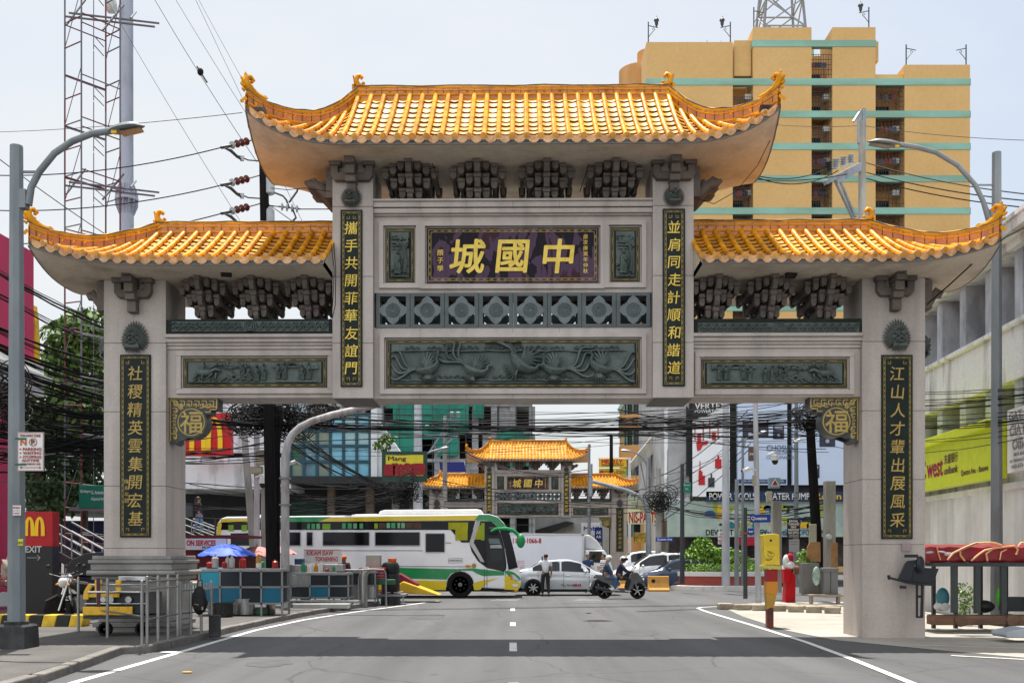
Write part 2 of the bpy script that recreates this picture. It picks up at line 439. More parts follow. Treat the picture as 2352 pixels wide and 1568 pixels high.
            for (a, z, b, c) in ((.05,.2,.14,.27),(.05,.32,.13,.42),(.0,.45,.02,.56),(-.05,.22,-.14,.27),(-.12,.14,-.2,.2),(.03,.1,.11,.15)):
                db.tube([q2(a,z), q2((a+b)/2+.02,(z+c)/2), q2(b,c)], [.045,.03,.004], 6)
            for k in range(7): db.blob(q2(-.06+k*.013, .1+k*.05), (.028,.05,.02), 0, 6, 4)
            db.v = [(o2.x+(a-o2.x)*.78, o2.y+(b-o2.y)*.78, o2.z-.03+(c-o2.z)*.66) for a,b,c in db.v]; db.build('corner_finial', TILE, parent, smooth=True)
def grp(name, parent):
    o = bpy.data.objects.new(name, None); COL.objects.link(o); o.parent = parent; WL[o.name] = V((0,0,0)); return o
R0 = grp('roof', gate)
roof('main', -4.18, 4.18, 2.62, 1.35, 8.147, .52, 2.39, 3.0, 9.38, 9.55, [(0,9.55),(.12,9.30),(.25,9.08),(.36,8.94),(.47,8.86),(.6,8.81),(.75,8.79),(.88,8.81),(1,8.87)], True, 24, 7, R0)
R1 = grp('roof', gate)
roof('wing', 2.98, 7.62, 6.02, 1.35, 6.262, .31, 5.6, 2.6, 7.06, 7.25, [(0,7.25),(.14,7.10),(.27,6.99),(.4,6.88),(.54,6.79),(.66,6.765),(.78,6.755),(.9,6.77),(1,6.80)], False, 14, 7, R1)
R2 = grp('roof', gate)
for ch in kids(R1):
    c = ch.copy(); me = ch.data.copy()
    for v in me.vertices: v.co.x = -v.co.x
    me.flip_normals(); c.data = me; COL.objects.link(c); c.parent = R2; WL[c.name] = V((0,0,0))
# ---- pillars, columns, lintels
def courses(mb, x0, x1, y0, y1, zs, gap=.006, ch=.012):
    mb.bx(x0+ch, x1-ch, y0+ch, y1-ch, zs[0], zs[-1]-.002, 1)
    for a, b in zip(zs, zs[1:]): 
        a2, b2 = a+gap/2, b-gap/2
        lv = [(a2, ch*.5), (a2+.006, 0), (b2-.006, 0), (b2, ch*.5)]
        rows = []
        for z, i in lv: rows.append([(x0+i,y0+i,z),(x1-i,y0+i,z),(x1-i,y1-i,z),(x0+i,y1-i,z)])
        mb.grid(rows, 0, close=True); mb.add(rows[0], [(0,3,2,1)]); mb.add(rows[-1], [(0,1,2,3)])
XI, XO = 5.755, 6.784
pil = {}
for sx in (-1, 1):
    mb = MB(); a, b = sorted((sx*XI, sx*XO))
    courses(mb, a, b, -.5, .5, [0, .85, 1.72, 2.75, 3.98, 5.12, 6.17] if sx < 0 else [0, 1.78, 2.85, 3.98, 5.12, 6.17])
    pil[sx] = mb.build('pillar', [GRANITE, GRANITE_D], gate)
mb = MB()                                    # moulded plinth under the pillar
a, b = -XO, -XI; 
for z0, z1, e in ((0,.42,.10),(.42,.50,.14),(.50,1.2,.07),(1.2,1.27,.15),(1.27,1.36,.20),(1.36,1.47,.16),(1.47,1.53,.19),(1.53,1.60,.14)):
    mb.bx(a-e, b+e, -.5-e, .5+e, z0, z1-.003, 0)
mb.tube([(a-.2,-.7,1.315),(b+.2,-.7,1.315),(b+.2,.7,1.315)], .045, 8)
mb.build('plinth', [mat('weathered_granite', (.27,.255,.24), .5, col2=(.17,.16,.15), scale=2.5, fine=.12)], pil[-1], bevel=.012)
CX0, CX1 = 2.306, 2.975
colp = {}
for sx in (-1, 1):
    mb = MB(); a, b = sorted((sx*CX0, sx*CX1))
    courses(mb, a, b, -.55, .5, [4.19, 5.1, 6.2, 7.35, 8.12])
    colp[sx] = mb.build('hanging_column', [GRANITE, GRANITE_D], gate)
def mould(mb, x0, x1, z0, z1, y, steps):
    """stepped cornice projecting toward -y; steps (fraction,projection)"""
    for (f0, f1, p) in steps: mb.bx(x0, x1, y-p, .3-.0, lerp(z0, z1, f0), lerp(z0, z1, f1)-.002, 0)
def frame(mb, x0, x1, z0, z1, y, w=.05, p=.03, m=0):
    """raised moulding round a rectangle, front at y-p"""
    for i, (ww, pp) in enumerate(((w, p), (w*.5, p*.55))):
        e = ww
        mb.bx(x0-e, x1+e, y-pp, y+.01, z1, z1+e, m); mb.bx(x0-e, x1+e, y-pp, y+.01, z0-e, z0, m)
        mb.bx(x0-e, x0, y-pp, y+.01, z0, z1, m); mb.bx(x1, x1+e, y-pp, y+.01, z0, z1, m)
LY = -.40
mb = MB()                                    # centre beam
cx = CX0-.0
mb.bx(-cx, cx, LY, .3, 4.21, gz(749), 0)
mb.bx(-cx, cx, LY, .3, gz(669), gz(492), 0)
mould(mb, -cx, cx, gz(492), gz(458), LY, ((0,.12,.05),(.12,.42,.10),(.42,.50,.06),(.50,.86,.12),(.86,1,.16)))
for rc in ((886,1471,888,777),(980,1376,646,520),(884,951,644,519),(1404,1471,644,519)):
    frame(mb, gx(rc[0])-.03, gx(rc[1])+.03, gz(rc[2])-.03, gz(rc[3])+.03, LY, .075, .055)
for i in range(1, 6): 
    x = lerp(-cx, cx, i/6); mb.bx(x-.003, x+.003, LY-.0015, LY, 4.21, gz(749)-.002, 1)
    mb.bx(x-.003, x+.003, LY-.1215, LY-.12, gz(480), gz(464), 1)
mb.build('lintel', [GRANITE, GRANITE_D], gate, bevel=.008)
wl = {}
for sx in (-1, 1):
    mb = MB(); a, b = sorted((sx*CX1, sx*XI))
    mb.bx(a, b, LY, .3, 4.225, gz(798), 0)
    mould(mb, a, b, gz(798), gz(766), LY, ((0,.25,.03),(.25,.45,.06),(.45,.75,.10),(.75,1,.15)))
    mb.bx(a, b, LY-.02, .3, gz(766), gz(764), 0)
    rc = (415,748,886,818) if sx < 0 else (1613,1948,890,823)
    frame(mb, gx(rc[0])-.03, gx(rc[1])+.03, gz(rc[2])-.03, gz(rc[3])+.03, LY, .08, .05)
    wl[sx] = mb.build('lintel', [GRANITE, GRANITE_D], gate, bevel=.008)
# ---- dougong bracket clusters
def cluster_mb(mb, cx, zb, zt, w=.47):
    H = (zt-zb); th = H/3
    mb.bx(cx-w*.28, cx+w*.28, -.26, .26, zb, zt, 0); mb.bx(cx-w*.5, cx+w*.5, -.2, .2, zb+th*1.1, zt, 0); mb.bx(cx-w*.74, cx+w*.74, -.14, .14, zb+th*2.1, zt, 0)
    for s in (-1, 1):
        for k in range(3):
            n = k+1; sp = w*.315
            for i in range(-n, n+1):
                if i == 0: continue
                a_ = abs(i); x = cx+i*sp; y = s*(.36+.13*k-.085*(a_-1)); z = zb+.055+th*k-.048*(a_-1); h = th*.58; c = .05
                e = sp*.40; mb.fp([(x-e, z+h), (x-e, z+c), (x-e*.76, z+c*.35), (x-e*.35, z), (x+e*.35, z), (x+e*.76, z+c*.35), (x+e, z+c), (x+e, z+h)], y-.055, y+.06); mb.box((x, y, z+h+th*.15), (sp*.87, .14, th*.27))
                mb.bx(x-.03, x+.03, *sorted((0, y)), z+.03, z+h-.01)
        for k in range(3):                     # forward tongue
            y0 = s*(.30+.13*k); y1 = s*(.50+.15*k); z = zb+th*k; c = .06
            mb.prism([(y0, z+th*.62), (y0, z-.01), (y1-s*c, z-.01), (y1, z+c), (y1, z+th*.62)], (cx-w*.11, 0, 0), (0,1,0), (0,0,1), (w*.22, 0, 0), 0)
            mb.box((cx, y1-s*.05, z+th*.80), (w*.29, .14, th*.34))
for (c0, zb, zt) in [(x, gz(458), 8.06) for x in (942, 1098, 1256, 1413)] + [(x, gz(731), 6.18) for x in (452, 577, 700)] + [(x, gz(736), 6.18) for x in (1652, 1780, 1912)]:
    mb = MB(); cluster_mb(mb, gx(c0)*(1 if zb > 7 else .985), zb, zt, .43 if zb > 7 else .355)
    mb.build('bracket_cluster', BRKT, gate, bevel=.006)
def cap_bracket(par, cx, z, y, sc=1.0):
    mb = MB(); w = .38*sc
    mb.fp([(cx-w, z+.24), (cx-w, z+.08), (cx-w+.06, z), (cx+w-.06, z), (cx+w, z+.08), (cx+w, z+.24), (cx+w-.12, z+.24), (cx+w-.12, z+.13), (cx-w+.12, z+.13), (cx-w+.12, z+.24)], y-.12, y+.02, 0)
    for s in (-1, 1): mb.bx(cx+s*(w-.07)-.1, cx+s*(w-.07)+.1, y-.16, y+.02, z+.24, z+.36)
    for z0, z1, p, ww in ((-.25,-.06,.16,.075),(-.06,.05,.24,.085),(.05,.20,.30,.075),(.2,.3,.38,.085),(.3,.42,.42,.07)):
        mb.bx(cx-ww, cx+ww, y-p, y, z+z0, z+z1-.004)
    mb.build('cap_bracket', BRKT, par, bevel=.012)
for sx in (-1, 1):
    cap_bracket(colp[sx], sx*(CX0+CX1)/2, 7.75, -.55, .9)
    cap_bracket(pil[sx], sx*(XI+XO)/2, 5.85, -.5, .8)
# ---- lion heads and dragon scrolls
def lion(mb, c, R, tall, M):
    def T(x, y, z): return c + M @ V((x, y, z))
    n = 30
    for ring, (rr, ln, y) in enumerate(((R*.66, R*.30, -.05), (R*.54, R*.30, -.11), (R*.42, R*.28, -.15))):
        for k in range(n):
            a = 2*pi*(k+.5*ring)/n; ca, sa = cos(a), sin(a); st = 1.0 + (tall*max(0, sa))
            lo = 1 if sa > -.8 else .8
            p0 = T(ca*rr*.6, y*.8, sa*rr*.6*st*lo); p1 = T(ca*rr*1.02, y*1.15, sa*rr*st*lo); p2 = T(ca*(rr+ln), y*.45, sa*(rr+ln)*st*lo)
            mb.tube([p0, p1, p2], [R*.075, R*.085, R*.012], 5)
    mb.blob(T(0, -.02, 0), (R*.72, .12, R*.72), 0, 12, 8, M)
    for s in (-1, 1):
        mb.blob(T(s*R*.2, -.2, R*.12), (R*.12, .06, R*.09), 0, 8, 6); mb.blob(T(s*R*.2, -.235, R*.11), (R*.05, .03, R*.05), 0, 6, 5)
        mb.tube([T(s*R*.05,-.22,R*.2), T(s*R*.2,-.24,R*.28), T(s*R*.38,-.2,R*.2)], R*.06, 6)
        mb.tube([T(s*R*.06,-.24,-R*.12), T(s*R*.3,-.22,-R*.2), T(s*R*.42,-.16,-R*.48)], [R*.05,R*.045,R*.02], 6)
        mb.blob(T(s*R*.34, -.17, -R*.02), (R*.16, .06, R*.14), 0, 8, 6)
    mb.blob(T(0, -.235, -R*.06), (R*.13, .07, R*.1), 0, 8, 6)
    mb.blob(T(0, -.19, -R*.3), (R*.32, .06, R*.1), 0, 10, 6)
    for k in range(9):
        x = (k-4)/4*R*.42; mb.tube([T(x*.8,-.17,-R*.38), T(x,-.2,-R*.6), T(x*1.05,-.1,-R*.92)], [R*.07,R*.075,R*.02], 5)
I3 = Matrix.Identity(3)
LION = mat('dark_bronze_stone', (.10,.118,.108), .55, col2=(.06,.072,.066), scale=6)
for sx in (-1, 1):
    mb = MB(); lion(mb, V((gx(809) if sx < 0 else gx(1546), -.56, gz(457))), .19, .0, I3); mb.build('lion_head', LION, colp[sx], smooth=True)
    mb = MB(); lion(mb, V((gx(309) if sx < 0 else gx(2056), -.5, gz(779))), .25, .35, I3); mb.build('lion_head', LION, pil[sx], smooth=True)
    mb = MB(); lion(mb, V((sx*(XO+.02), 0, gz(779))), .30, .0, Matrix.Rotation(sx*pi/2, 3, 'Z')); mb.build('lion_head', LION, pil[sx], smooth=True)
    for par, x0, z in ((colp[sx], CX1, 7.72), (pil[sx], XO, 5.86)):
        mb = MB()
        def q(a, b, yy=0): return V((sx*(x0+a), yy, z+b))
        k = 1.0 if x0 < 5 else .7
        for yy in (-.34, .0, .34):
            mb.tube([q(0,-.12,yy), q(.14*k,-.10,yy), q(.22*k,.0,yy), q(.3*k,.06,yy), q(.42*k,.07,yy), q(.5*k,.12,yy)], [.09,.08,.085,.075,.07,.03], 8)
            mb.blob(q(.2*k,.05,yy), (.06,.05,.06)); mb.tube([q(.3*k,.08,yy), q(.36*k,.16,yy), q(.44*k,.14,yy)], [.05,.035,.01], 6); mb.tube([q(.08,0,yy), q(.14*k,.1,yy), q(.22*k,.12,yy)], [.05,.04,.02], 6)
        mb.bx(*sorted((sx*x0, sx*(x0+.12))), -.5, .45, z-.2, z+.28)
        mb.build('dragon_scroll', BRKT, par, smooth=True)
# ---- inscription boards
def meander(mb, x0, x1, z0, z1, y, w=.012, m=0, gap=.03, step=.1):
    """two gold lines with fret ticks between them"""
    def ln(a, b): mb.bar((a[0], y, a[1]), (b[0], y, b[1]), w, w, m)
    for e in (0, gap):
        ln((x0+e, z0+e), (x1-e, z0+e)); ln((x0+e, z1-e), (x1-e, z1-e)); ln((x0+e, z0+e), (x0+e, z1-e)); ln((x1-e, z0+e), (x1-e, z1-e))
    for horiz in (0, 1):
        a0, a1 = (x0, x1) if horiz else (z0, z1)
        n = max(2, int((a1-a0)/step))
        for i in range(1, n):
            t = lerp(a0, a1, i/n)
            for side in (0, 1):
                if horiz:
                    b = z0 if side == 0 else z1-gap; ln((t, b), (t, b+gap))
                    ln((t-step*.3, b+gap*.5), (t+step*.3, b+gap*.5))
                else:
                    b = x0 if side == 0 else x1-gap; ln((b, t), (b+gap, t))
                    ln((b+gap*.5, t-step*.3), (b+gap*.5, t+step*.3))
def board(par, x0, x1, z0, z1, y, chars, size, cm=GOLD_Y, small=None):
    mb = MB(); mb.bx(x0, x1, y-.03, y, z0, z1); b = mb.build('inscription_board', SLATE_D, par, bevel=.004)
    g = MB(); e = .035; meander(g, x0+e, x1-e, z0+e, z1-e, y-.031, .0045, 0, .024, .09)
    i = e+.065
    def ln(a, c): g.bar((a[0], y-.031, a[1]), (c[0], y-.031, c[1]), .006, .006)
    for sx in (-1, 1):
        for sz in (-1, 1):
            X = (x0+i) if sx < 0 else (x1-i); Z = (z0+i) if sz < 0 else (z1-i); q = .05
            ln((X, Z-sz*q), (X-sx*q, Z-sz*q)); ln((X-sx*q, Z-sz*q), (X-sx*q, Z)); ln((X-sx*q*.5, Z-sz*q*.5), (X, Z-sz*q*.5))
    g.build('gold_border', GOLD, b)
    t = MB(); n = len(chars); top, bot = z1-.16, z0+.16
    for k, c in enumerate(chars):
        z = lerp(top, bot, (k+.5)/n)
        t.text(c, ((x0+x1)/2+random.uniform(-.006,.006), y-.034, z), size, em=True, bold=.007, shear=.10, ext=.004)
    if small:
        for k, c in enumerate(small): t.text(c, (x0+.115, y-.034, z0+.62-k*.105+.3), .085, em=True, ext=.004)
    t.build('lettering', cm, b)
    return b
board(pil[-1], gx(274), gx(345), gz(1233), gz(813), -.5, '社稷精英雲集開宏基', .255, GOLD, '陳永年題')
board(pil[1], gx(2021), gx(2092), gz(1237), gz(817), -.5, '江山人才輩出展風采', .255, GOLD)
board(colp[-1], gx(784), gx(834), gz(889), gz(484), -.55, '攜手共開菲華友誼門', .225)
board(colp[1], gx(1521), gx(1572), gz(889), gz(484), -.55, '並肩同走計順和諧道', .225)
# peeling name board
pm = bpy.data.materials.new('peeling_purple_paint'); pm.use_nodes = True
n_ = pm.node_tree.nodes; l_ = pm.node_tree.links; pb = n_['Principled BSDF']; pb.inputs['Roughness'].default_value = .6; pb.inputs['Specular IOR Level'].default_value = .15
t_ = n_.new('ShaderNodeTexCoord'); mq = n_.new('ShaderNodeMapping'); mq.inputs['Scale'].default_value = (1.1, 1, .45); z_ = n_.new('ShaderNodeTexNoise'); z_.inputs['Scale'].default_value = 2.9; z_.inputs['Detail'].default_value = 6; z_.inputs['Distortion'].default_value = .6
r_ = n_.new('ShaderNodeValToRGB'); r_.color_ramp.interpolation = 'CONSTANT'
e_ = r_.color_ramp.elements; e_[0].color = (.012,.009,.014,1); e_[1].position = .49; e_[1].color = (.075,.043,.075,1)
q_ = r_.color_ramp.elements.new(.60); q_.color = (.045,.018,.024,1)
l_.new(t_.outputs['Object'], mq.inputs[0]); l_.new(mq.outputs[0], z_.inputs['Vector']); l_.new(z_.outputs['Fac'], r_.inputs['Fac']); l_.new(r_.outputs['Color'], pb.inputs['Base Color'])
mb = MB(); x0, x1, z0, z1 = gx(980), gx(1376), gz(646), gz(520)
mb.bx(x0, x1, LY-.03, LY, z0, z1); nb = mb.build('name_board', [pm], gate)
g = MB(); meander(g, x0+.03, x1-.03, z0+.03, z1-.03, LY-.032, .0055, 0, .04, .115); g.build('gold_border', GOLD, nb)
sm = MB()
for i in range(1, 9): 
    x = lerp(x0, x1, i/9); sm.bx(x-.0025, x+.0025, LY-.0315, LY-.0305, z0+.08, z1-.08)
sm.build('board_joint', SLATE_D, nb)
t = MB()
for c, px in (('城', 1074), ('國', 1178), ('中', 1284)): t.text(c, (gx(px), LY-.036, gz(586)), .60, em=True, bold=.020, shear=.10, ext=.006)
for k, c in enumerate('歲次庚寅年仲秋'): t.text(c, (gx(1346), LY-.036, gz(541)-k*.095), .085, em=True, ext=.004)
for k, c in enumerate('顏子學'): t.text(c, (gx(1011), LY-.036, gz(577)-k*.13), .11, em=True, ext=.004)
t.build('lettering', GOLD_Y, nb)
# ---- flower grille
for i in range(8):
    a, b = lerp(gx(862), gx(1496), i/8)+.004, lerp(gx(862), gx(1496), (i+1)/8)-.004
    z0, z1 = gz(749), gz(669); mb = MB(); y0, y1 = LY-.02, LY+.10
    w = .065; bw = .055
    mb.bx(a, b, y0, y1, z0, z0+bw); mb.bx(a, b, y0, y1, z1-bw, z1); mb.bx(a, a+w, y0, y1, z0+bw, z1-bw); mb.bx(b-w, b, y0, y1, z0+bw, z1-bw)
    fr = mb.build('flower_grille', mat('grille_slate', (.065,.082,.084), .45, col2=(.045,.058,.06), scale=4) if i == 0 else MATS['grille_slate'], gate)
    mb = MB(); mb.bx(a, b, .2, .3, z0, z0+bw*1.2); mb.bx(a, b, .2, .3, z1-bw*1.2, z1); mb.bx(a, a+w, .2, .3, z0+bw*1.2, z1-bw*1.2); mb.bx(b-w, b, .2, .3, z0+bw*1.2, z1-bw*1.2); mb.build('flower_grille', MATS['grille_slate'], gate)
    c = V(((a+b)/2, y0, (z0+z1)/2)); R = (z1-z0)/2-bw*.9
    for yy in (LY-.02, .22):
        f = MB()
        for k in range(4):
            an = pi/2*k; poly = []
            for j in range(13):
                tt = j/12; ww = sin(pi*tt)**.8*.44*R; poly.append((tt, ww))
            pts = [(q[0]*R, q[1]) for q in poly] + [(q[0]*R, -q[1]) for q in poly[::-1]]
            rot = [(x*cos(an)-z*sin(an), x*sin(an)+z*cos(an)) for x, z in pts]
            f.prism(rot, (c.x, yy, c.z), (1,0,0), (0,0,1), (0,.05,0))
            an2 = an+pi/4; pts = [(0,-.16*R),(.5*R,-.13*R),(.78*R,0),(.5*R,.13*R),(0,.16*R)]
            rot = [(x*cos(an2)-z*sin(an2), x*sin(an2)+z*cos(an2)) for x, z in pts]
            f.prism(rot, (c.x, yy+.012, c.z), (1,0,0), (0,0,1), (0,.03,0))
        if yy < 0:
            for r in (.11, .075, .04): f.lathe([(r-.012,0),(r,-.014),(r+.012,0)], (c.x, y0-.002, c.z), 16, 0, 'y')
        f.build('flower', mat('flower_slate', (.115,.14,.145), .45, col2=(.085,.105,.108), scale=5) if 'flower_slate' not in MATS else MATS['flower_slate'], fr, smooth=True)
# ---- carved panels
SQ = (1, .5, 1)
def carved(par, rc, y, draw, border=True, name='carved_panel'):
    x0, x1, z0, z1 = gx(rc[0]), gx(rc[1]), gz(rc[2]), gz(rc[3])
    mb = MB(); mb.bx(x0, x1, y-.012, y, z0, z1); b = mb.build(name, SLATE_D, par)
    if border:
        g = MB(); meander(g, x0+.022, x1-.022, z0+.022, z1-.022, y-.014, .0042, 0, .026, .2); g.build('gold_border', GOLD, b)
    f = MB(); e = .09 if border else .05; f.bx(x0+e, x1-e, y-.02, y-.012, z0+e*.8, z1-e*.8)
    random.seed(int(rc[0])); draw(f, x0+e, x1-e, z0+e*.8, z1-e*.8, y-.022)
    f.v = [(min(max(a, x0+e), x1-e), y-.012+(c-y+.012)*2.1, min(max(d, z0+e*.8), z1-e*.8)) for a, c, d in f.v]
    f.build('relief', SLATE, b, smooth=True)
    return b
def cloud(f, x, z, y, s=1, fl=1):
    for (dx, r) in ((0, .055), (.12, .04), (-.11, .035)):
        pts = [V((x+fl*(dx+ r*(1-k/14)*cos(k*.75))*s, y-.008, z+r*(1-k/14)*sin(k*.75)*s)) for k in range(12)]
        f.tube(pts, .013*s, 5, 0)
    f.tube([V((x-fl*.3*s, y, z-.04*s)), V((x-fl*.12*s, y-.01, z-.055*s)), V((x+fl*.1*s, y-.01, z-.045*s)), V((x+fl*.34*s, y, z-.06*s))], [.006,.02*s,.022*s,.004], 6)
def phoenix(f, x, z, y, s, fl, up=0, wing=1):
    def q(a, b, d=.0): 
        ca, sa = cos(up), sin(up); return V((x+fl*(a*ca-b*sa)*s, y-.012-d, z+(a*sa+b*ca)*s))
    f.tube([q(-.25,.02), q(-.1,-.02,.02), q(.05,-.02,.03), q(.18,.05,.03), q(.24,.15,.03), q(.22,.23,.03), q(.28,.28,.03)], [.03*s,.085*s,.10*s,.065*s,.04*s,.032*s,.036*s], 8, 0)
    f.tube([q(.29,.28,.03), q(.37,.255,.03)], [.022*s,.003], 6)
    for k in range(3): f.tube([q(.27,.3,.03), q(.22-.03*k,.37+.015*k,.03)], [.012*s,.004], 5)
    for k in range(8):
        an = lerp(.5, 2.1, k/7)*wing; L = lerp(.28,.42, sin(pi*k/7))
        f.tube([q(-.02,.03,.03), q(-.02+cos(an)*L*.5,.03+sin(an)*L*.55,.04), q(-.02+cos(an)*L,.03+sin(an)*L*.9,.015)], [.02*s,.03*s,.01*s], 5)
    for k in range(7):
        an = lerp(-1.0, -2.3, k/6); L = .3
        f.tube([q(.02,-.05,.03), q(.02+cos(an)*L*.5,-.05+sin(an)*L*.5,.04), q(.02+cos(an)*L,-.05+sin(an)*L*.8,.01)], [.02*s,.026*s,.008*s], 5)
    for k in range(4):
        ph = k*.9; pts = []; rr = []
        for j in range(18):
            t = j/17; pts.append(q(-.2-t*.75*(1-.06*k)+.05*sin(t*7+ph), .03+.22*(k-1)*t+.10*sin(t*8+ph)*(t**.5)+.12*t*t, .01)); rr.append((.02+.014*sin(pi*t))*s)
        f.tube(pts, rr, 6)
        for j in range(2, 17, 2): f.blob(pts[j]+V((0,-.016*s,0)), (.010*s,.012,.010*s), 0, 5, 4)
def draw_phx(f, x0, x1, z0, z1, y):
    h = z1-z0; w = x1-x0; cz = (z0+z1)/2
    for k in range(24): cloud(f, lerp(x0+.2, x1-.2, (k+.3)/24)+random.uniform(-.08,.08), (z1-.08) if k % 2 else (z0+.09), y, random.uniform(.7,1), 1 if k % 3 else -1)
    for (t, dz, s, fl, up, wg) in ((.15,-.12,.76,1,.1,1),(.34,-.14,.78,1,-.5,1),(.53,-.02,.98,1,-.9,1),(.67,-.13,.78,-1,.0,1),(.86,-.10,.78,-1,.2,1)):
        phoenix(f, lerp(x0, x1, t), cz+dz, y, s, fl, up, wg)
carved(gate, (886,1471,888,777), LY, draw_phx)
def fig(f, x, z, y, h, fl=1):
    f.tube([V((x,y-.0,z)), V((x+.02*fl*h,y-.012,z+h*.3)), V((x,y-.02,z+h*.55)), V((x,y-.02,z+h*.74)), V((x,y-.015,z+h*.82))], [h*.19,h*.17,h*.14,h*.15,h*.05], 8, 0, True, (1,.55,1))
    f.blob((x+.02*fl*h, y-.025, z+h*.91), (h*.075, .03, h*.095), 0, 8, 6); f.blob((x, y-.02, z+h*1.0), (h*.05,.02,h*.045), 0, 6, 5)
    f.tube([V((x-.05*fl*h,y-.03,z+h*.72)), V((x+.1*fl*h,y-.05,z+h*.52)), V((x+.24*fl*h,y-.03,z+h*.62))], [h*.06,h*.07,h*.03], 6)
    f.tube([V((x+.18*fl*h,y-.03,z+h*.6)), V((x+.2*fl*h,y-.02,z+h*.3))], [h*.05,h*.02], 5)
    for k in range(3): f.tube([V((x+(k-1)*h*.09,y-.075*h-.02,z+h*.05)), V((x+(k-1)*h*.05,y-.06*h-.02,z+h*.5))], h*.012, 4)
def trees(f, x, z, y, h, fl=1):
    f.tube([V((x,y,z)), V((x+.05*fl,y-.015,z+h*.4)), V((x-.03*fl,y-.015,z+h*.7)), V((x+.12*fl,y,z+h*.95))], [h*.06,h*.05,h*.04,h*.02], 6)
    for k in range(7):
        a, b = x+fl*random.uniform(-.3,.35), z+h*random.uniform(.72,1.0)
        for j in range(5): f.blob((a+random.uniform(-.06,.06), y-.012, b+random.uniform(-.03,.03)), (.035,.02,.026), 0, 6, 4)
        f.tube([V((x,y-.01,z+h*.65)), V((a,y-.008,b))], [.018,.008], 5)
def draw_story(f, x0, x1, z0, z1, y, fl=1):
    w = x1-x0; h = z1-z0
    def X(t): return x0+w*t if fl > 0 else x1-w*t
    # rider on a horse-like beast, clouds
    f.blob((X(.13), y-.015, z0+h*.48), (.16,.035,.06), 0, 10, 6)
    for a, b in ((.06,.0),(.1,.06),(.17,.1),(.2,.16)): f.tube([V((X(a+.02),y-.02,z0+h*.45)), V((X(b+.05),y-.02,z0+h*.2))], [.025,.012], 5)
    f.tube([V((X(.18),y-.02,z0+h*.52)), V((X(.22),y-.03,z0+h*.62)), V((X(.25),y-.02,z0+h*.56))], [.035,.03,.02], 6)
    fig(f, X(.13), z0+h*.5, y-.01, h*.45, fl); cloud(f, X(.1), z0+h*.14, y, 1.0); cloud(f, X(.2), z0+h*.1, y, .8)
    trees(f, X(.32), z0+h*.2, y, h*.75, fl)
    for k in range(4): f.tube([V((X(.24+.05*k),y,z0+h*.1)), V((X(.30+.05*k),y-.01,z0+h*(.3+.1*(k % 2)))), V((X(.36+.05*k),y,z0+h*.12))], [.02,.03,.02], 5)
    for t in (.42,.46,.52,.57,.68,.73,.86,.91): fig(f, X(t), z0+h*.1+random.uniform(0,.04), y, h*random.uniform(.66,.78), random.choice((-1,1)))
    c = X(.79); f.tube([V((c-.12,y-.01,z0+h*.2))]+[V((c-.12*cos(pi*k/8),y-.012,z0+h*.55+.13*sin(pi*k/8))) for k in range(9)]+[V((c+.12,y-.01,z0+h*.2))], .022, 6)
    f.bx(*sorted((X(.64),X(.97))), y-.02, y, z0+h*.72, z0+h*.78); f.bx(*sorted((X(.66),X(.97))), y-.014, y, z0+h*.03, z0+h*.1)
    f.fp([(X(.92)-.1,z1-.12),(X(.92),z1-.03),(X(.97),z1-.03),(X(.97)+.03,z1-.12)], y-.02, y)
carved(wl[-1], (415,748,886,818), LY, draw_story)
carved(wl[1], (1613,1948,890,823), LY, lambda f,a,b,c,d,y: draw_story(f,a,b,c,d,y,-1))
def draw_small(f, x0, x1, z0, z1, y):
    w = x1-x0; h = z1-z0
    fig(f, x0+w*.38, z0+h*.08, y, h*.5, 1); trees(f, x0+w*.78, z0+h*.1, y, h*.8, .4); cloud(f, x0+w*.3, z1-h*.12, y, .6); cloud(f, x0+w*.5, z0+h*.06, y, .6)
    for k in range(3): f.bx(x0+w*.08, x0+w*.6, y-.012-.006*k, y, z0+h*(.62+.06*k), z0+h*(.64+.06*k))
    for k in range(8): f.blob((x0+w*random.random(), y-.006, z0+h*random.random()*.3), (.03,.02,.02), 0, 6, 4)
carved(gate, (884,951,644,519), LY, draw_small); carved(gate, (1404,1471,644,519), LY, draw_small)
def draw_scroll(f, x0, x1, z0, z1, y):
    h = z1-z0; c = (x0+x1)/2; cz = (z0+z1)/2
    for r in (.10,.07,.035): f.tube([V((c+r*cos(2*pi*k/14), y-.006, cz+r*sin(2*pi*k/14))) for k in range(15)], .010, 5)
    n = 18
    for s in (-1, 1):
        for k in range(n):
            x = c+s*lerp(.15, (x1-x0)/2-.05, k/(n-1)); up = 1 if k % 2 else -1
            f.tube([V((x+s*.055*(1-j/12)*cos(j*.8*up), y-.006, cz+up*h*.10+.055*(1-j/12)*sin(j*.8*up))) for j in range(10)], .010, 5)
            f.tube([V((x-.05,y-.006,cz-up*h*.3)), V((x,y-.008,cz)), V((x+.06,y-.006,cz+up*h*.32))], [.004,.012,.004], 5)
carved(wl[-1], (386,762,765,731), LY-.08, draw_scroll, False, 'scroll_frieze'); carved(wl[1], (1596,1978,770,737), LY-.08, draw_scroll, False, 'scroll_frieze')
for sx in (-1, 1):
    mb = MB(); a, b = sorted((sx*CX1, sx*XI)); mb.bx(a, b, LY-.07, .3, gz(765), gz(732)); mb.build('frieze_block', SLATE_D, wl[sx])
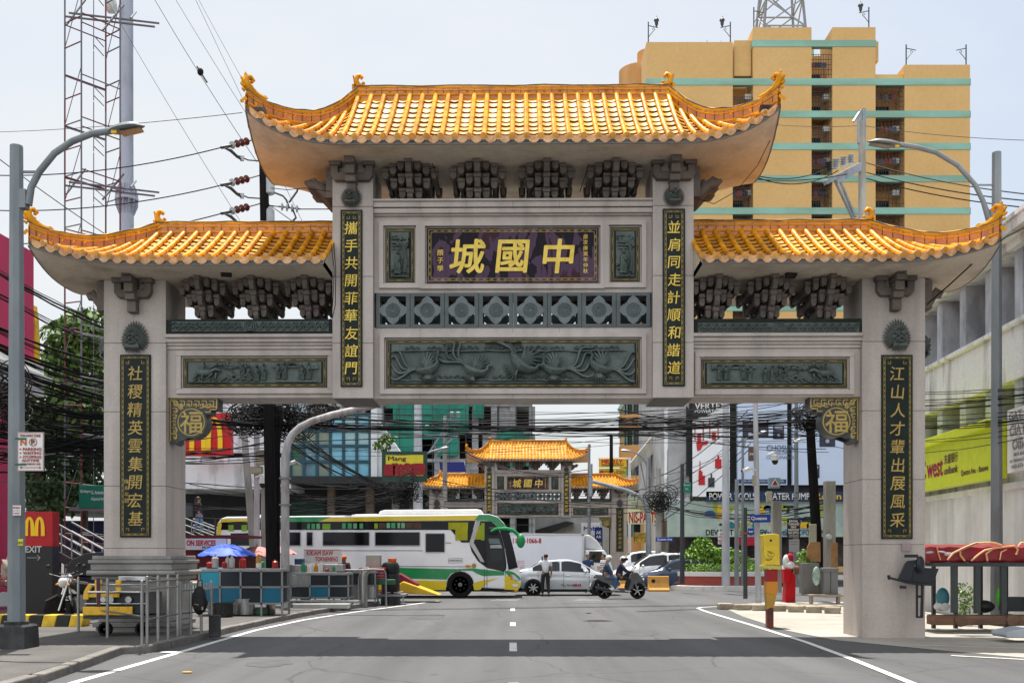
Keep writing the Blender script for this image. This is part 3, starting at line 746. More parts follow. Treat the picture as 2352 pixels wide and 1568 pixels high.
# ---- corner brackets with the fortune roundel
def fortune(sx):
    mb = MB(); X = XI
    def q(px, py): return (sx*(X-(px-402)/139.0*1.0), 4.235-(py-917)/139.0)
    y0, y1 = -.33, -.05
    pol = [(400,915),(516,915),(516,945),(500,945),(500,955),(488,955)]
    arc = [(455+36*cos(radians(a)), 974+36*sin(radians(a))) for a in range(-28, 130, 14)]
    pol += arc + [(436,1004),(424,1012),(424,1020),(417,1026),(409,1024),(402,1015),(400,1000)]
    P2 = [q(*p) for p in pol]
    mb.fp(P2 if sx < 0 else P2[::-1], y0, y1)
    mb.lathe([(.0,-.03),(.262,-.03),(.262,.0)], (q(455,974)[0], y0, q(455,974)[1]), 28, 0, 'y')
    b = mb.build('corner_bracket', mat('bracket_slate', (.045,.055,.05), .5, var=.2) if sx < 0 else MATS['bracket_slate'], wl[sx])
    g = MB()
    def ln(pts, y=y0-.003, w=.017):
        for a, c in zip(pts, pts[1:]):
            A, C = q(*a), q(*c); g.bar((A[0], y, A[1]), (C[0], y, C[1]), w, w)
    ln([(405,1018),(405,919),(513,919),(513,943)])
    def key(x, y, s, fx=1, fy=1): ln([(x,y),(x+fx*s,y),(x+fx*s,y+fy*s),(x+fx*s*.35,y+fy*s),(x+fx*s*.35,y+fy*s*.45)])
    for i in range(6): key(410+i*17, 924, 11, 1, 1)
    for i in range(5): key(425+i*16, 940, 8, 1, -1)
    for i in range(5): key(410, 941+i*15, 10, 1, 1)
    for i in range(4): key(424, 950+i*14-6, 6, -1, 1)
    ln([(406,920),(432,946)]); ln([(412,920),(436,944)]); ln([(480,938),(512,938)]); ln([(486,950),(498,950),(498,944),(512,944)]); ln([(408,1000),(420,1000),(416,1014)])
    cx, cz = q(455,974)
    for r in (.222,): g.tube([V((cx+r*cos(2*pi*k/32), y0-.033, cz+r*sin(2*pi*k/32))) for k in range(33)], .012, 5)
    g.text('福', (cx, y0-.034, cz), .40, em=True, bold=.012, ext=.004)
    g.build('gold_fret', GOLD, b)
fortune(-1); fortune(1)
GS = 20/17.0
gate.rotation_euler.z = radians(-.6); gate.scale = (GS,)*3; gate.location = (.018*GS, GC*GS, 1.6*(1-GS))
far = copy_tree(gate, (1.09*GS, 71.2*GS, 1.6*(1-GS)), 0, 'distant granite gateway with orange roofs standing behind the bus and box truck')
# ================================================================== ground, road, pavements
ASPH = mat('asphalt', (.086,.088,.091), .85, col2=(.064,.066,.069), scale=.55, stretch=(1.0,.16,1), lo=.3, hi=.7, fine=.16, fscale=45, bump=.12, bscale=60)
def asphalt_wear(m):
    n = m.node_tree.nodes; L = m.node_tree.links; p = n['Principled BSDF']; src = p.inputs['Base Color'].links[0].from_socket; t = n.new('ShaderNodeTexCoord')
    def mul(fo, a, b, c0, c1):
        r = n.new('ShaderNodeValToRGB'); r.color_ramp.elements[0].position = a; r.color_ramp.elements[1].position = b; r.color_ramp.elements[0].color = (c0,)*3+(1,); r.color_ramp.elements[1].color = (c1,)*3+(1,)
        x = n.new('ShaderNodeMixRGB'); x.blend_type = 'MULTIPLY'; x.inputs[0].default_value = 1; L.new(fo, r.inputs['Fac']); L.new(mul.src, x.inputs[1]); L.new(r.outputs['Color'], x.inputs[2]); mul.src = x.outputs[0]
    mul.src = src
    z = n.new('ShaderNodeTexNoise'); z.inputs['Scale'].default_value = 2.2; z.inputs['Detail'].default_value = 3; L.new(t.outputs['Object'], z.inputs['Vector']); mul(z.outputs['Fac'], .66, .74, 1, .72)     # oil spots
    g = n.new('ShaderNodeMapping'); g.inputs['Scale'].default_value = (1.1,.035,1); z = n.new('ShaderNodeTexNoise'); z.inputs['Scale'].default_value = 1.4; z.inputs['Detail'].default_value = 4; L.new(t.outputs['Object'], g.inputs[0]); L.new(g.outputs[0], z.inputs['Vector']); mul(z.outputs['Fac'], .35, .6, .84, 1.06)   # tyre worn lanes
    z2 = n.new('ShaderNodeTexNoise'); z2.inputs['Scale'].default_value = .8; z2.inputs['Detail'].default_value = 4; L.new(t.outputs['Object'], z2.inputs['Vector'])
    ad = n.new('ShaderNodeMixRGB'); ad.inputs[0].default_value = .35; L.new(t.outputs['Object'], ad.inputs[1]); L.new(z2.outputs['Color'], ad.inputs[2])
    v = n.new('ShaderNodeTexVoronoi'); v.feature = 'DISTANCE_TO_EDGE'; v.inputs['Scale'].default_value = .55; L.new(ad.outputs[0], v.inputs['Vector']); mul(v.outputs['Distance'], .003, .009, .62, 1)    # cracks
    L.new(mul.src, p.inputs['Base Color'])
asphalt_wear(ASPH)
PAVE = mat('pavement_concrete', (.098,.093,.086), .85, col2=(.06,.057,.054), scale=.9, fine=.14, fscale=30, bump=.1, bscale=30)
SLAB = mat('pale_concrete', (.37,.35,.31), .85, col2=(.28,.262,.23), scale=.7, fine=.12, fscale=25)
KERB = mat('kerb_concrete', (.20,.185,.165), .85, col2=(.14,.13,.12), scale=3, fine=.2)
LINE = mat('road_paint', (.62,.61,.58), .7, col2=(.33,.33,.32), scale=5, lo=.3, hi=.48)
LINE_Y = mat('yellow_road_paint', (.60,.40,.05), .7, col2=(.30,.22,.08), scale=6, lo=.35, hi=.5)
YEL = paint('yellow_paint', (.75,.50,.03), .5, col2=(.50,.30,.02), scale=4); BLK = paint('black_paint', (.02,.02,.02), .5)
mb = MB(); mb.bx(-500, 500, -60, 900, -.5, 0); struct(mb, 'road', ASPH, loc=(0,0,0))
def sheet(mb, pts, z, m=0): mb.add([(x, y, z) for x, y in pts], [tuple(range(len(pts)))], m)
def raised(pts, h):
    mb = MB(); n = len(pts)
    mb.add([(x,y,-.05) for x,y in pts]+[(x,y,h) for x,y in pts], [tuple(range(n,2*n))]+[(i,(i+1)%n,(i+1)%n+n,i+n) for i in range(n)]); return mb
LK = [(-5.7,6),(-5.87,12.9),(-6.1,15),(-6.32,16.7),(-5.95,16.95),(-5.87,20),(-5.72,24),(-5.35,28),(-4.75,31),(-4.3,33.6)]
struct(raised([(-60,6)]+[(x-.18,y) for x,y in LK]+[(-12,34.2),(-60,34.2)], .115), 'pavement', PAVE)
mb = MB()
for k, ((x0,y0),(x1,y1)) in enumerate(zip(LK, LK[1:])):
    n = max(1, int((y1-y0)/.9))
    for i in range(n):
        a, b = i/n, (i+1)/n-.02
        p = [(lerp(x0,x1,a),lerp(y0,y1,a)),(lerp(x0,x1,b),lerp(y0,y1,b))]
        dz = random.uniform(-.012,.008); dx = random.uniform(-.015,.015)
        c = [(p[0][0]-.17+dx,p[0][1]),(p[0][0]+dx,p[0][1]),(p[1][0]+dx,p[1][1]),(p[1][0]-.17+dx,p[1][1])]
        mb.add([(x,y,-.05) for x,y in c]+[(x,y,.125+dz) for x,y in c], [(4,5,6,7),(0,1,5,4),(1,2,6,5),(2,3,7,6),(3,0,4,7)])
struct(mb, 'kerb', KERB, bevel=.02)
mb = MB()                                  # pale forecourt on the right
sheet(mb, [(11.5,8),(40,8),(40,36),(9.0,35.5),(7.2,33.5),(6.4,30.5),(6.05,27),(5.85,22),(6.1,19.5),(7.3,17.2),(9.4,14)], .006); struct(mb, 'forecourt', SLAB)
mb = MB()                                  # broken kerb nose
for i in range(7):
    x = 6.35+i*.42; y = 30.6-.35*i+random.uniform(-.1,.1); mb.box((x,y,.09), (.42,.42,.2+random.uniform(-.04,.04)), 0, random.uniform(-.4,.2))
for i in range(5): mb.box((7.3+i*.5,31.2-.2*i,.05), (.6,.6,.16), 0, random.uniform(-.3,.3))
struct(mb, 'broken_kerb', mat('stained_kerb', (.42,.36,.27), .9, col2=(.17,.14,.11), scale=2.5, fine=.2), bevel=.03)
mb = MB()
def stripe(pts, w, z=.004):
    L = [V((x,y,0)) for x,y in pts]; rows = []
    for i, p in enumerate(L):
        d = (L[min(i+1,len(L)-1)]-L[max(i-1,0)]).normalized(); s = V((-d.y,d.x,0))*w/2
        rows.append([(p.x-s.x,p.y-s.y,z),(p.x+s.x,p.y+s.y,z)])
    mb.grid(rows[::-1])
stripe([(-5.55,6),(-5.52,12.9),(-5.5,17),(-5.5,22),(-5.2,25.5),(-4.5,29),(-3.6,32.5),(-2.6,36.3)], .13)
stripe([(4.7,6),(5.0,12.9),(5.25,16),(5.42,19),(5.5,24),(5.52,29),(5.6,31),(5.8,31.6),(6.4,32.2),(7.5,32.8)], .12, .0105)
for y0, y1 in ((9.5,12.92),(17.2,18.9),(23.4,24.6),(29.8,31.1)): stripe([(.02,y0),(.02,y1)], .13)
for x0, x1, y in ((-.75,.2,36.9),(2.2,3.2,36.9),(-.6,.3,37.8),(2.4,3.3,37.8)): stripe([(x0,y),(x1,y)], .10)
struct(mb, 'road_markings', LINE)
mb = MB()
for x in (9,12,15,18): stripe([(x,14),(x+.1,34)], .025, .0075)
for y in (18,21,24,27,30,33): stripe([(6.5,y),(24,y+.05)], .025, .0078)
struct(mb, 'forecourt_joints', KERB)
mb = MB(); stripe([(7.0,16.4),(9.5,14.6),(12,13.2)], .1, .0105); stripe([(7.2,18.3),(12,16.5)], .07, .0105); struct(mb, 'forecourt_markings', LINE)
mb = MB()
for k in range(5): stripe([(-13,21.3+.22*k),(-9.6+.1*k,21.6+.16*k)], .09, .121)
struct(mb, 'pavement_markings', LINE_Y)
mb = MB()                                  # repair patches, tyre wear
rpt = random.Random(3)
for (x,y,w,h) in ((-2.2,27,.5,1.5),(2.6,21.4,.45,.9),(3.0,34.5,1.3,.3),(-3.6,15.2,.35,.5)): sheet(mb, [(x+w*cos(k*pi/8)*rpt.uniform(.75,1.1), y+h*sin(k*pi/8)*rpt.uniform(.75,1.1)) for k in range(16)], .0035)
struct(mb, 'road_patches', mat('new_asphalt', (.078,.079,.08), .9, var=.15, scale=2, fine=.2))
mb = MB(); mb.lathe([(.36,.0),(.36,.006),(.30,.008),(.30,.005),(0,.005)], (2.1,25.2,0), 24)
for k in range(-3,4): mb.bx(2.1-.24, 2.1+.24, 25.2+k*.075-.02, 25.2+k*.075+.02, .004, .0075)
solo(mb, 'manhole_cover', paint('cast_iron', (.05,.045,.042), .6), 'round iron manhole cover in the right lane of the road', 'manhole cover')
mb = MB(); x = -15.
for i in range(21): mb.prism([(0,.1),(.284,.1),(.344,.36),(.06,.36)], (x+i*.286,21.5,0), (1,0,0), (0,0,1), (0,.4,0), i % 2)
struct(mb, 'striped_kerb', [YEL, BLK], bevel=.02)
mb = MB()                                  # far side kerb and median under the traffic
mb.bx(-40, -1.5, 55, 60, 0, .14); struct(mb, 'far_pavement', SLAB)
# ================================================================== buildings
def wallbox(mb, x0, x1, y0, y1, z0, z1, m=0): mb.bx(x0, x1, y0, y1, z0, z1, m)
GLASS_D = mat('dark_window_glass', (.012,.015,.02), .1, var=0, spec=.25)
GLASS_B = mat('blue_glass', (.10,.24,.30), .06, col2=(.05,.12,.15), scale=.6, spec=.8)
STEEL_D = paint('dark_steel', (.045,.05,.055), .5); STEEL = paint('grey_steel', (.25,.26,.275), .45, metal=.4)
WHITE = paint('white_paint', (.72,.72,.70), .5)
# --- yellow apartment block
OCHRE = mat('ochre_render', (.60,.375,.145), .85, col2=(.54,.33,.12), scale=.12, lo=.3, hi=.6, fine=.04, fscale=3)
OCHRE_R = mat('ochre_render_recess', (.60,.33,.10), .85, col2=(.45,.24,.07), scale=.4, stretch=(1,1,.2))  # darker ochre with vertical streaks for the window recesses
MINT = mat('mint_band', (.24,.44,.36), .8, col2=(.20,.34,.26), scale=.15, lo=.4, hi=.6, stretch=(1,1,3))
Yt = 100.0
def tx(px): return GX(px, Yt)
def tz(py): return GZ(py, Yt)
ap = thing('apartment_block', 'tall ochre yellow apartment block with mint green floor bands behind the gateway', 'building', (tx(1850), Yt+10, 0))
mb = MB()
piers = [(1485,1683,97),(1730,1864,63),(1912,2011,63),(2078,2228,149)]
for a, b, t in piers: mb.bx(tx(a), tx(b), Yt, Yt+4, 0, tz(t))
mb.bx(tx(1485)+.1, tx(2228)-.1, Yt+3.2, Yt+26, 0, tz(168)); mb.bx(tx(1730)+.1, tx(2011)-.1, Yt+3.9, Yt+22, tz(168), tz(84))
mb.bx(tx(1485)+.1, tx(1683)-.1, Yt+3.9, Yt+22, tz(168), tz(100))
mb.bx(tx(1690), tx(1728), Yt+.6, Yt+3.1, tz(168), tz(86))
mb.bx(tx(2011), tx(2026), Yt+1, Yt+6, tz(130), tz(84))
mb.bx(tx(2011), tx(2078), Yt+.3, Yt+3, tz(196), tz(168))
mb.build('wall', OCHRE, ap)
bands = [(93,108,1730,2011)] + [(182+74*i-1, 196+74*i, 1485, 2228) for i in range(13)]
for t, b, x0, x1 in bands:
    mb = MB(); z0, z1 = tz(b), tz(t)
    mb.bx(tx(x0)-.06, tx(x1)+.06, Yt-.06, Yt+.5, z0, z1); mb.bx(tx(x0)-.06, tx(x0)+.3, Yt+.5, Yt+26, z0, z1)
    mb.build('floor_band', MINT, ap)
GR = paint('window_bars', (.04,.04,.045), .5)
AC = paint('aircon_casing', (.55,.55,.52), .5)
for (xa, xb) in ((1683,1730),(1864,1912),(2011,2078)):
    for i in range(-1, 12):
        top, bot = 196+74*i, 182+74*(i+1)-1
        if i == -1 and xa != 1864: continue
        if xa == 2011 and i < 0: continue
        if xa == 1683 and i < 0: continue
        if top > 760: continue
        wob = random.Random(xa+i)
        z0, z1 = tz(bot), tz(top); X0, X1 = tx(xa), tx(xb)
        mb = MB(); yb = Yt+2.6
        mb.bx(X0, X1, yb, yb+.5, z0, z1, 1); mb.bx(X0, X1, Yt+.3, yb, z0-.0, z0+.06, 1)
        wz0, wz1 = lerp(z0,z1,.10), lerp(z0,z1,.58); w0, w1 = lerp(X0,X1,.06), lerp(X0,X1,.76)
        mb.bx(w0, w1, yb-.1, yb-.02, wz0, wz1, 0)
        for k in range(5):
            x = lerp(w0,w1,k/4); mb.bx(x-.035, x+.035, yb-.16, yb-.1, wz0, wz1, 2)
        mb.bx(w0, w1, yb-.17, yb-.1, wz1-.05, wz1+.05, 2); mb.bx(w0, w1, yb-.17, yb-.1, (wz0+wz1)/2-.03, (wz0+wz1)/2+.03, 2)
        g0 = z0+.05; full = wob.random() < .8; gz1 = z1 if full else lerp(z0,z1,.6)
        for k in range(9):
            x = lerp(X0+.03,X1-.03,k/8); mb.bx(x-.018, x+.018, Yt+.3, Yt+.34, g0, gz1, 2)
        for k in range(6):
            z = lerp(g0,gz1,k/5); mb.bx(X0, X1, Yt+.29, Yt+.33, z-.018, z+.018, 2)
        if wob.random() < .6:
            a = lerp(X0,X1,.7); mb.bx(a, a+.7, Yt+.9, Yt+1.5, lerp(z0,z1,.62), lerp(z0,z1,.62)+.5, 3)
        if wob.random() < .5: 
            for k in range(5): mb.box((lerp(X0,X1,.15+.15*k), Yt+.7, lerp(z0,z1,.66)), (.28,.05,.5), wob.choice((0,4,5)))
        mb.build('recessed_window', [GLASS_D, OCHRE_R, GR, AC, paint('laundry_dark',(.10,.10,.16),.9), paint('laundry_red',(.3,.06,.06),.9)], ap)
# curved balcony stack at the corner
mb = MB(); cx, cy = GX(1470,107), Yt+7
for i in range(14):
    z0 = 2+3.13*i; 
    if z0 > GZ(225,107): break
    mb.lathe([(2.2,z0),(2.2,z0+1.5),(2.0,z0+1.5)], (cx,cy,0), 26, 0); mb.lathe([(1.6,z0+1.5),(1.6,z0+3.13)], (cx,cy,0), 20, 1)
    for k in range(7): mb.bar((cx+1.66*cos(pi+k*.5),cy+1.66*sin(pi+k*.5),z0+1.5), (cx+1.66*cos(pi+k*.5),cy+1.66*sin(pi+k*.5),z0+3.13), .1, .1, 2)
mb.lathe([(2.2,GZ(250,107)),(2.2,GZ(166,107)),(0,GZ(166,107))], (cx,cy,0), 26, 0); mb.lathe([(1.3,GZ(180,107)),(1.3,GZ(124,107)),(0,GZ(124,107))], (cx+1.0,cy,0), 26, 0)
mb.build('curved_balcony_stack', [mat('orange_render', (.60,.31,.11), .85, col2=(.48,.24,.08), scale=.5, stretch=(1,1,.3)), GLASS_D, MINT], ap, smooth=True)
mb = MB(); mb.bx(tx(1798), tx(1908), Yt+5.5, Yt+12, tz(90), tz(33)); mb.build('penthouse', mat('penthouse_green', (.24,.38,.27), .85, var=.15, scale=.4, stretch=(1,1,.3)), ap)
mt = thing('lattice_mast', 'grey steel lattice mast on the apartment block roof', 'mast', (tx(1838), Yt+9, tz(90)))
mb = MB(); base = [(tx(1779),Yt+5),(tx(1890),Yt+5),(tx(1890),Yt+9.7),(tx(1779),Yt+9.7)]; mcx, mcy = tx(1842), Yt+7.4
lv = [tz(64)+k*2.9 for k in range(9)]
lv[0] = tz(66)
def leg(i, z): 
    t = (z-lv[0])/26; x, y = base[i]; return V((lerp(x,mcx,t*.9), lerp(y,mcy,t*.9), z))
for i in range(4):
    mb.bar(leg(i,lv[0]), leg(i,lv[-1]), .2)
    for a, b in zip(lv, lv[1:]):
        j = (i+1) % 4; mb.bar(leg(i,a), leg(j,b), .11); mb.bar(leg(j,a), leg(i,b), .11); mb.bar(leg(i,b), leg(j,b), .12)
mb.build('lattice', STEEL, mt)
for k, (px, py, fl, lan, yy) in enumerate([(1490,97,1,1,0),(1679,97,-1,1,0),(1733,63,1,0,0),(1998,63,-1,1,0),(2084,149,1,0,0),(2222,149,-1,0,0)]):
    x = tx(px); z = tz(py); lab = ['on the roof corner beside the curved balcony','beside the roof scaffold frame, with its lantern','on the raised roof next to the mast, without lantern','on the raised roof edge right of the mast, with lantern','beside the small roof plant, without lantern','at the far right roof corner, without lantern'][k]
    t = thing('roof_lamp', 'black scrolled lamp post '+lab, 'lamp post', (x, Yt+.3, z), 'lamp posts on the roof of the yellow block')
    mb = MB(); mb.cyl((x,Yt+.3,z), (x,Yt+.3,z+2.1), .06, None, 6); mb.bar((x,Yt+.3,z+1.75), (x+fl*.95,Yt+.3,z+1.55), .06)
    mb.tube([(x,Yt+.3,z+.6),(x+fl*.3,Yt+.3,z+1.0),(x+fl*.65,Yt+.3,z+1.4),(x+fl*.5,Yt+.3,z+1.55),(x+fl*.4,Yt+.3,z+1.35)], .035, 5)
    mb.build('post', STEEL_D, t)
    if lan:
        m2 = MB(); m2.lathe([(.05,1.55),(.08,1.7),(.14,1.8),(.2,2.2),(.28,2.25),(.2,2.4),(.06,2.55),(.02,2.7)], (x+fl*.8,Yt+.3,z), 8); m2.build('lantern', STEEL_D, t)
mb = MB()
for i in range(5):
    a = lerp(tx(1605),tx(1670),i/4); mb.bar((a,Yt+3,tz(97)), (a,Yt+3,tz(97)+[1.2,.8,1.7,.8,1.6][i]), .05)
    if i: 
        p = lerp(tx(1605),tx(1670),(i-1)/4); mb.bar((p,Yt+3,tz(97)+.9), (a,Yt+3,tz(97)+.5), .04); mb.bar((p,Yt+3,tz(97)+.3), (a,Yt+3,tz(97)+.9), .04)
solo(mb, 'roof_frame', STEEL, 'thin metal scaffold frame standing on the flat roof left of the mast', 'frame')
# --- grey weathered building on the right
GREYC = mat('weathered_concrete', (.76,.75,.74), .85, col2=(.34,.33,.32), scale=1.2, lo=.32, hi=.52, stretch=(1.6,1.6,.35), fine=.1, fscale=20)
FIN = mat('blue_grey_render', (.52,.54,.58), .85, col2=(.24,.25,.27), scale=1.5, stretch=(1,1,.4))
gd = V((.0584,1,0)).normalized(); gn = V((-gd.y, gd.x, 0))        # along the street, and toward it
GO = V((12.09,30,0))
def gp(s, t, z): return GO + gd*s + gn*t + V((0,0,z))
def gbox(mb, s0, s1, t0, t1, z0, z1, m=0):
    mb.add([gp(s0,t1,z0),gp(s0,t0,z0),gp(s1,t0,z0),gp(s1,t1,z0),gp(s0,t1,z1),gp(s0,t0,z1),gp(s1,t0,z1),gp(s1,t1,z1)],
           [(0,1,2,3),(7,6,5,4),(0,4,5,1),(1,5,6,2),(2,6,7,3),(3,7,4,0)], m)
gb = thing('corner_building', 'weathered grey concrete three storey building on the right, over the bank sign', 'building', tuple(gp(-4,-5,0)))
mb = MB(); gbox(mb, -20, 7, -14, -1.2, 0, 9.0); gbox(mb, -20, 7, -1.2, .0, 5.72, 6.95); gbox(mb, -20, 7, -1.2, .12, 6.95, 7.05); gbox(mb, -20, 7, -1.2, .10, 8.75, 9.15); gbox(mb, -20, 7, -1.2, -.1, 3.3, 4.0)
gbox(mb, -20, 7, -1.2, .4, 8.95, 9.2); gbox(mb, -20, 7, .35, .45, 9.2, 9.3)
mb.build('wall', GREYC, gb)
mb = MB(); gbox(mb, -20, 7, -1.2, -.02, 0, 3.3); gbox(mb, -20, 7, -1.2, .1, 3.15, 3.3)
for s in (-14,-9.6,-4.9,-.2,4.6): gbox(mb, s, s+.7, -.02, .12, 0, 3.15)
mb.build('ground_floor', mat('white_plaster_wall', (.74,.73,.71), .85, col2=(.58,.57,.55), scale=.8, streak=.15), gb)
for s in [-18.2+1.72*i for i in range(15)]:
    for z0, z1 in ((7.05,8.75),(4.0,5.72)):
        mb = MB(); gbox(mb, s, s+.42, -1.1, -.1, z0, z1); mb.build('fin', FIN, gb)
        mb = MB(); gbox(mb, s+.45, s+1.7, -1.18, -1.10, z0+.1, z1-.1, 0); gbox(mb, s+.45, s+1.7, -1.10, -1.05, z0+.6, z0+.66, 1); gbox(mb, s+1.05, s+1.1, -1.10, -1.05, z0+.1, z1-.1, 1)
        mb.build('window', [GLASS_D, paint('green_window_frame', (.05,.13,.09), .5)], gb)
mb = MB(); pts = [gp(6.5+2.6*cos(pi*k/10)*1.2, -1.5, 9.0+1.1*sin(pi*k/10)) for k in range(11)]
for a, b in zip(pts, pts[1:]): mb.add([a, b, b+V((0,0,-.4)), a+V((0,0,-.4)), a-gn*8, b-gn*8], [(0,1,2,3),(0,4,5,1)])
mb.build('barrel_roof', GREYC, gb)
LIME = mat('lime_sign_face', (.70,.80,.02), .35, var=.05); 
bs = thing('bank_sign', 'lime green bank fascia sign with purple lettering on the weathered building', 'sign', tuple(gp(-2,.3,3.4)))
mb = MB(); gbox(mb, -5.85, 5, .12, .45, 3.42, 4.58); gbox(mb, -5.87, 5, .12, .62, 4.58, 4.8); mb.build('sign_box', LIME, bs, bevel=.01)
mb = MB(); gu = -gd
def gtext(mb, body, s, z, h, w=None, m=0, bold=0, t=.455): mb.text(body, gp(s,t,z), h, w, u=tuple(gu), v=(0,0,1), m=m, bold=bold, ext=.004)
gtext(mb, 'eas', -.3, 4.0, .42, 1.0, 0, .02); gtext(mb, 'west', -2.0, 3.95, .42, 1.2, 1, .02); gtext(mb, 't', -1.15, 4.02, .54, .26, 0, .02)
gtext(mb, '东盛银行', -3.2, 4.14, .25, .95, 2, .01); gtext(mb, 'unibank', -3.2, 3.84, .2, .95, 2, .01); gtext(mb, 'Quezon Ave. - Banawe', -4.75, 3.68, .17, 1.7, 2, .012)
mb.build('lettering', [paint('purple_letter', (.22,.01,.12), .5), paint('magenta_letter', (.42,.01,.10), .5), paint('plum_letter', (.14,.02,.08), .5)], bs)
os_ = thing('office_sign', 'white office sign panel with grey lettering beside the lime green fascia', 'sign', tuple(gp(-6.3,.2,3.6)))
mb = MB(); gbox(mb, -10, -6.2, .12, .26, 3.5, 4.95); mb.build('panel', WHITE, os_)
mb = MB()
for body, z, h, w in (('GAT and',4.78,.2,1.25),('CIATES',4.45,.24,1.2),('Office',4.12,.24,.9),('ARTA Building I',3.88,.1,.8),('em Banawe St., Q. C.',3.76,.1,1.2),('+63-373-7453',3.63,.1,1.0)): gtext(mb, body, -6.95, z, h, w, 0, .012, .265)
mb.build('lettering', paint('grey_letter', (.22,.22,.23), .6), os_)
# --- magenta restaurant on the left
MAG = mat('magenta_cladding', (.54,.012,.10), .55, col2=(.44,.01,.08), scale=.8, stretch=(2,2,.2)); MAGD = mat('dark_red_cladding', (.13,.005,.02), .55)
mgb = thing('restaurant_building', 'magenta clad restaurant with white canopy at the left edge', 'building', (-18, 26, 0))
def mz(py, px): return 1.6+(1275-py)*13.9/(1176-px)
mb = MB(); yA, yB = 22.0, 29.9
mb.add([(-13.9,yA,7.3),(-13.9,yB,7.3),(-13.9,yB,10.4),(-13.9,yA,10.15),(-30,yA,7.3),(-30,yB,7.3),(-30,yB,10.4),(-30,yA,10.15)], [(0,1,2,3),(7,6,5,4),(0,3,7,4),(1,5,6,2),(3,2,6,7),(0,4,5,1)], 0)
mb.bx(-15.6, -14.05, 28.0, 29.3, 0, 7.28, 0); mb.bx(-30, -15.62, 27.9, 29.2, 0, 7.28, 1)
mb.build('cladding', [MAG, MAGD], mgb)
mb = MB(); mb.bx(-30, -13.6, 24, 29.9, 6.2, 7.1); mb.bx(-30, -13.4, 23.8, 30, 6.55, 6.75); mb.build('canopy', WHITE, mgb)
mb = MB(); mb.bx(-30, -16, 29.4, 29.8, 0, 6.1); mb.build('glazing', GLASS_D, mgb)
mb = MB(); mb.fp([(GX(a,30.1),GZ(b,30.1)) for a,b in ((70,700),(80,702),(84,735),(87,790),(86,830),(70,832))], 30.0, 30.25); mb.build('yellow_emblem', YEL, mgb)
# --- buildings beyond the crossing, left
STAINW = mat('stained_white_wall', (.62,.64,.66), .85, col2=(.30,.31,.32), scale=.7, lo=.3, hi=.5, stretch=(1.5,1.5,.35))
DARK = paint('black_and_painted_shade', (.03,.032,.034), .8); DGREEN = paint('dark_green_wall', (.015,.055,.04), .6)  # near-black for black parts; also paints the shade of the deep ground floors
Yb = 62.
def bxp(mb, px0, px1, py0, py1, Y0, Y1, m=0): mb.bx(GX(px0,Y0), GX(px1,Y0), Y0, Y1, GZ(py1,Y0), GZ(py0,Y0), m)
wb = thing('white_building', 'stained white building with balcony under the red and yellow M sign', 'building', (GX(560,Yb), Yb+5, 0))
mb = MB(); bxp(mb, 300, 668, 1062, 1120, Yb, Yb+.4); bxp(mb, 300, 668, 900, 1050, Yb+2, Yb+12); bxp(mb, 300, 668, 1110, 1122, Yb-.2, Yb+12); bxp(mb, 300, 668, 1050, 1062, Yb+1.5, Yb+12)
for px in (345,452,515,600,650): bxp(mb, px, px+8, 1035, 1063, Yb+.5, Yb+.9)
mb.build('wall', STAINW, wb)
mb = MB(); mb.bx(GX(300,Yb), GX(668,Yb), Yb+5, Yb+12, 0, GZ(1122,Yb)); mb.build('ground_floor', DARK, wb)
for px in (462,525,612):
    mb = MB(); bxp(mb, px, px+34, 1040, 1062, Yb+1.9, Yb+2); mb.build('window', GLASS_D, wb)
ms = thing('restaurant_sign', 'big red sign with a yellow M on the white building behind the gate', 'sign', (GX(479,60), 60, GZ(1045,60)))
mb = MB(); bxp(mb, 420, 531, 948, 1046, 60, 60.5); mb.build('panel', paint('sign_red', (.50,.006,.01), .4, var=.04), ms)
mb = MB(); a = GX(440,60); 
def arches(mb, x0, x1, z0, z1, y, th=.5, dep=.12):
    """two joined tall arches"""
    w = (x1-x0)/2; h = z1-z0
    for k in (0, 1):
        xa = x0+w*k; outer = []; inner = []
        for j in range(15):
            t = j/14; an = pi*(1-t); outer.append((xa+w/2+w/2*cos(an)*(1 if True else 1), z0+h*sin(an)**.62)); inner.append((xa+w/2+(w/2-th)*cos(an)*1.0, z0+(h-th*.75)*sin(an)**.62))
        for j in range(14):
            p = [outer[j], outer[j+1], inner[j+1], inner[j]]; mb.prism(p[::-1], (0,y,0), (1,0,0), (0,0,1), (0,dep,0))
arches(mb, GX(436,60), GX(512,60), GZ(1034,60), GZ(958,60), 59.9, .27)
mb.build('emblem', paint('sign_yellow', (.80,.50,.01), .4, var=.04), ms)
gl = thing('glass_building', 'corner building with blue glass curtain wall and dark ground floor', 'building', (GX(755,Yb), Yb+4, 0))
mb = MB(); bxp(mb, 668, 862, 955, 1094, Yb, Yb+8); mb.build('curtain_wall', GLASS_B, gl)
mb = MB()
for i in range(7): x = lerp(GX(668,Yb),GX(850,Yb),i/6); mb.bx(x-.08, x+.08, Yb-.12, Yb-.005, GZ(1096,Yb), GZ(952,Yb))
for i in range(5): z = lerp(GZ(1096,Yb),GZ(952,Yb),i/4); mb.bx(GX(666,Yb), GX(852,Yb), Yb-.15, Yb-.005, z-.09, z+.09)
mb.build('mullions', paint('teal_frame', (.02,.07,.10), .5), gl)
rgl = random.Random(4)
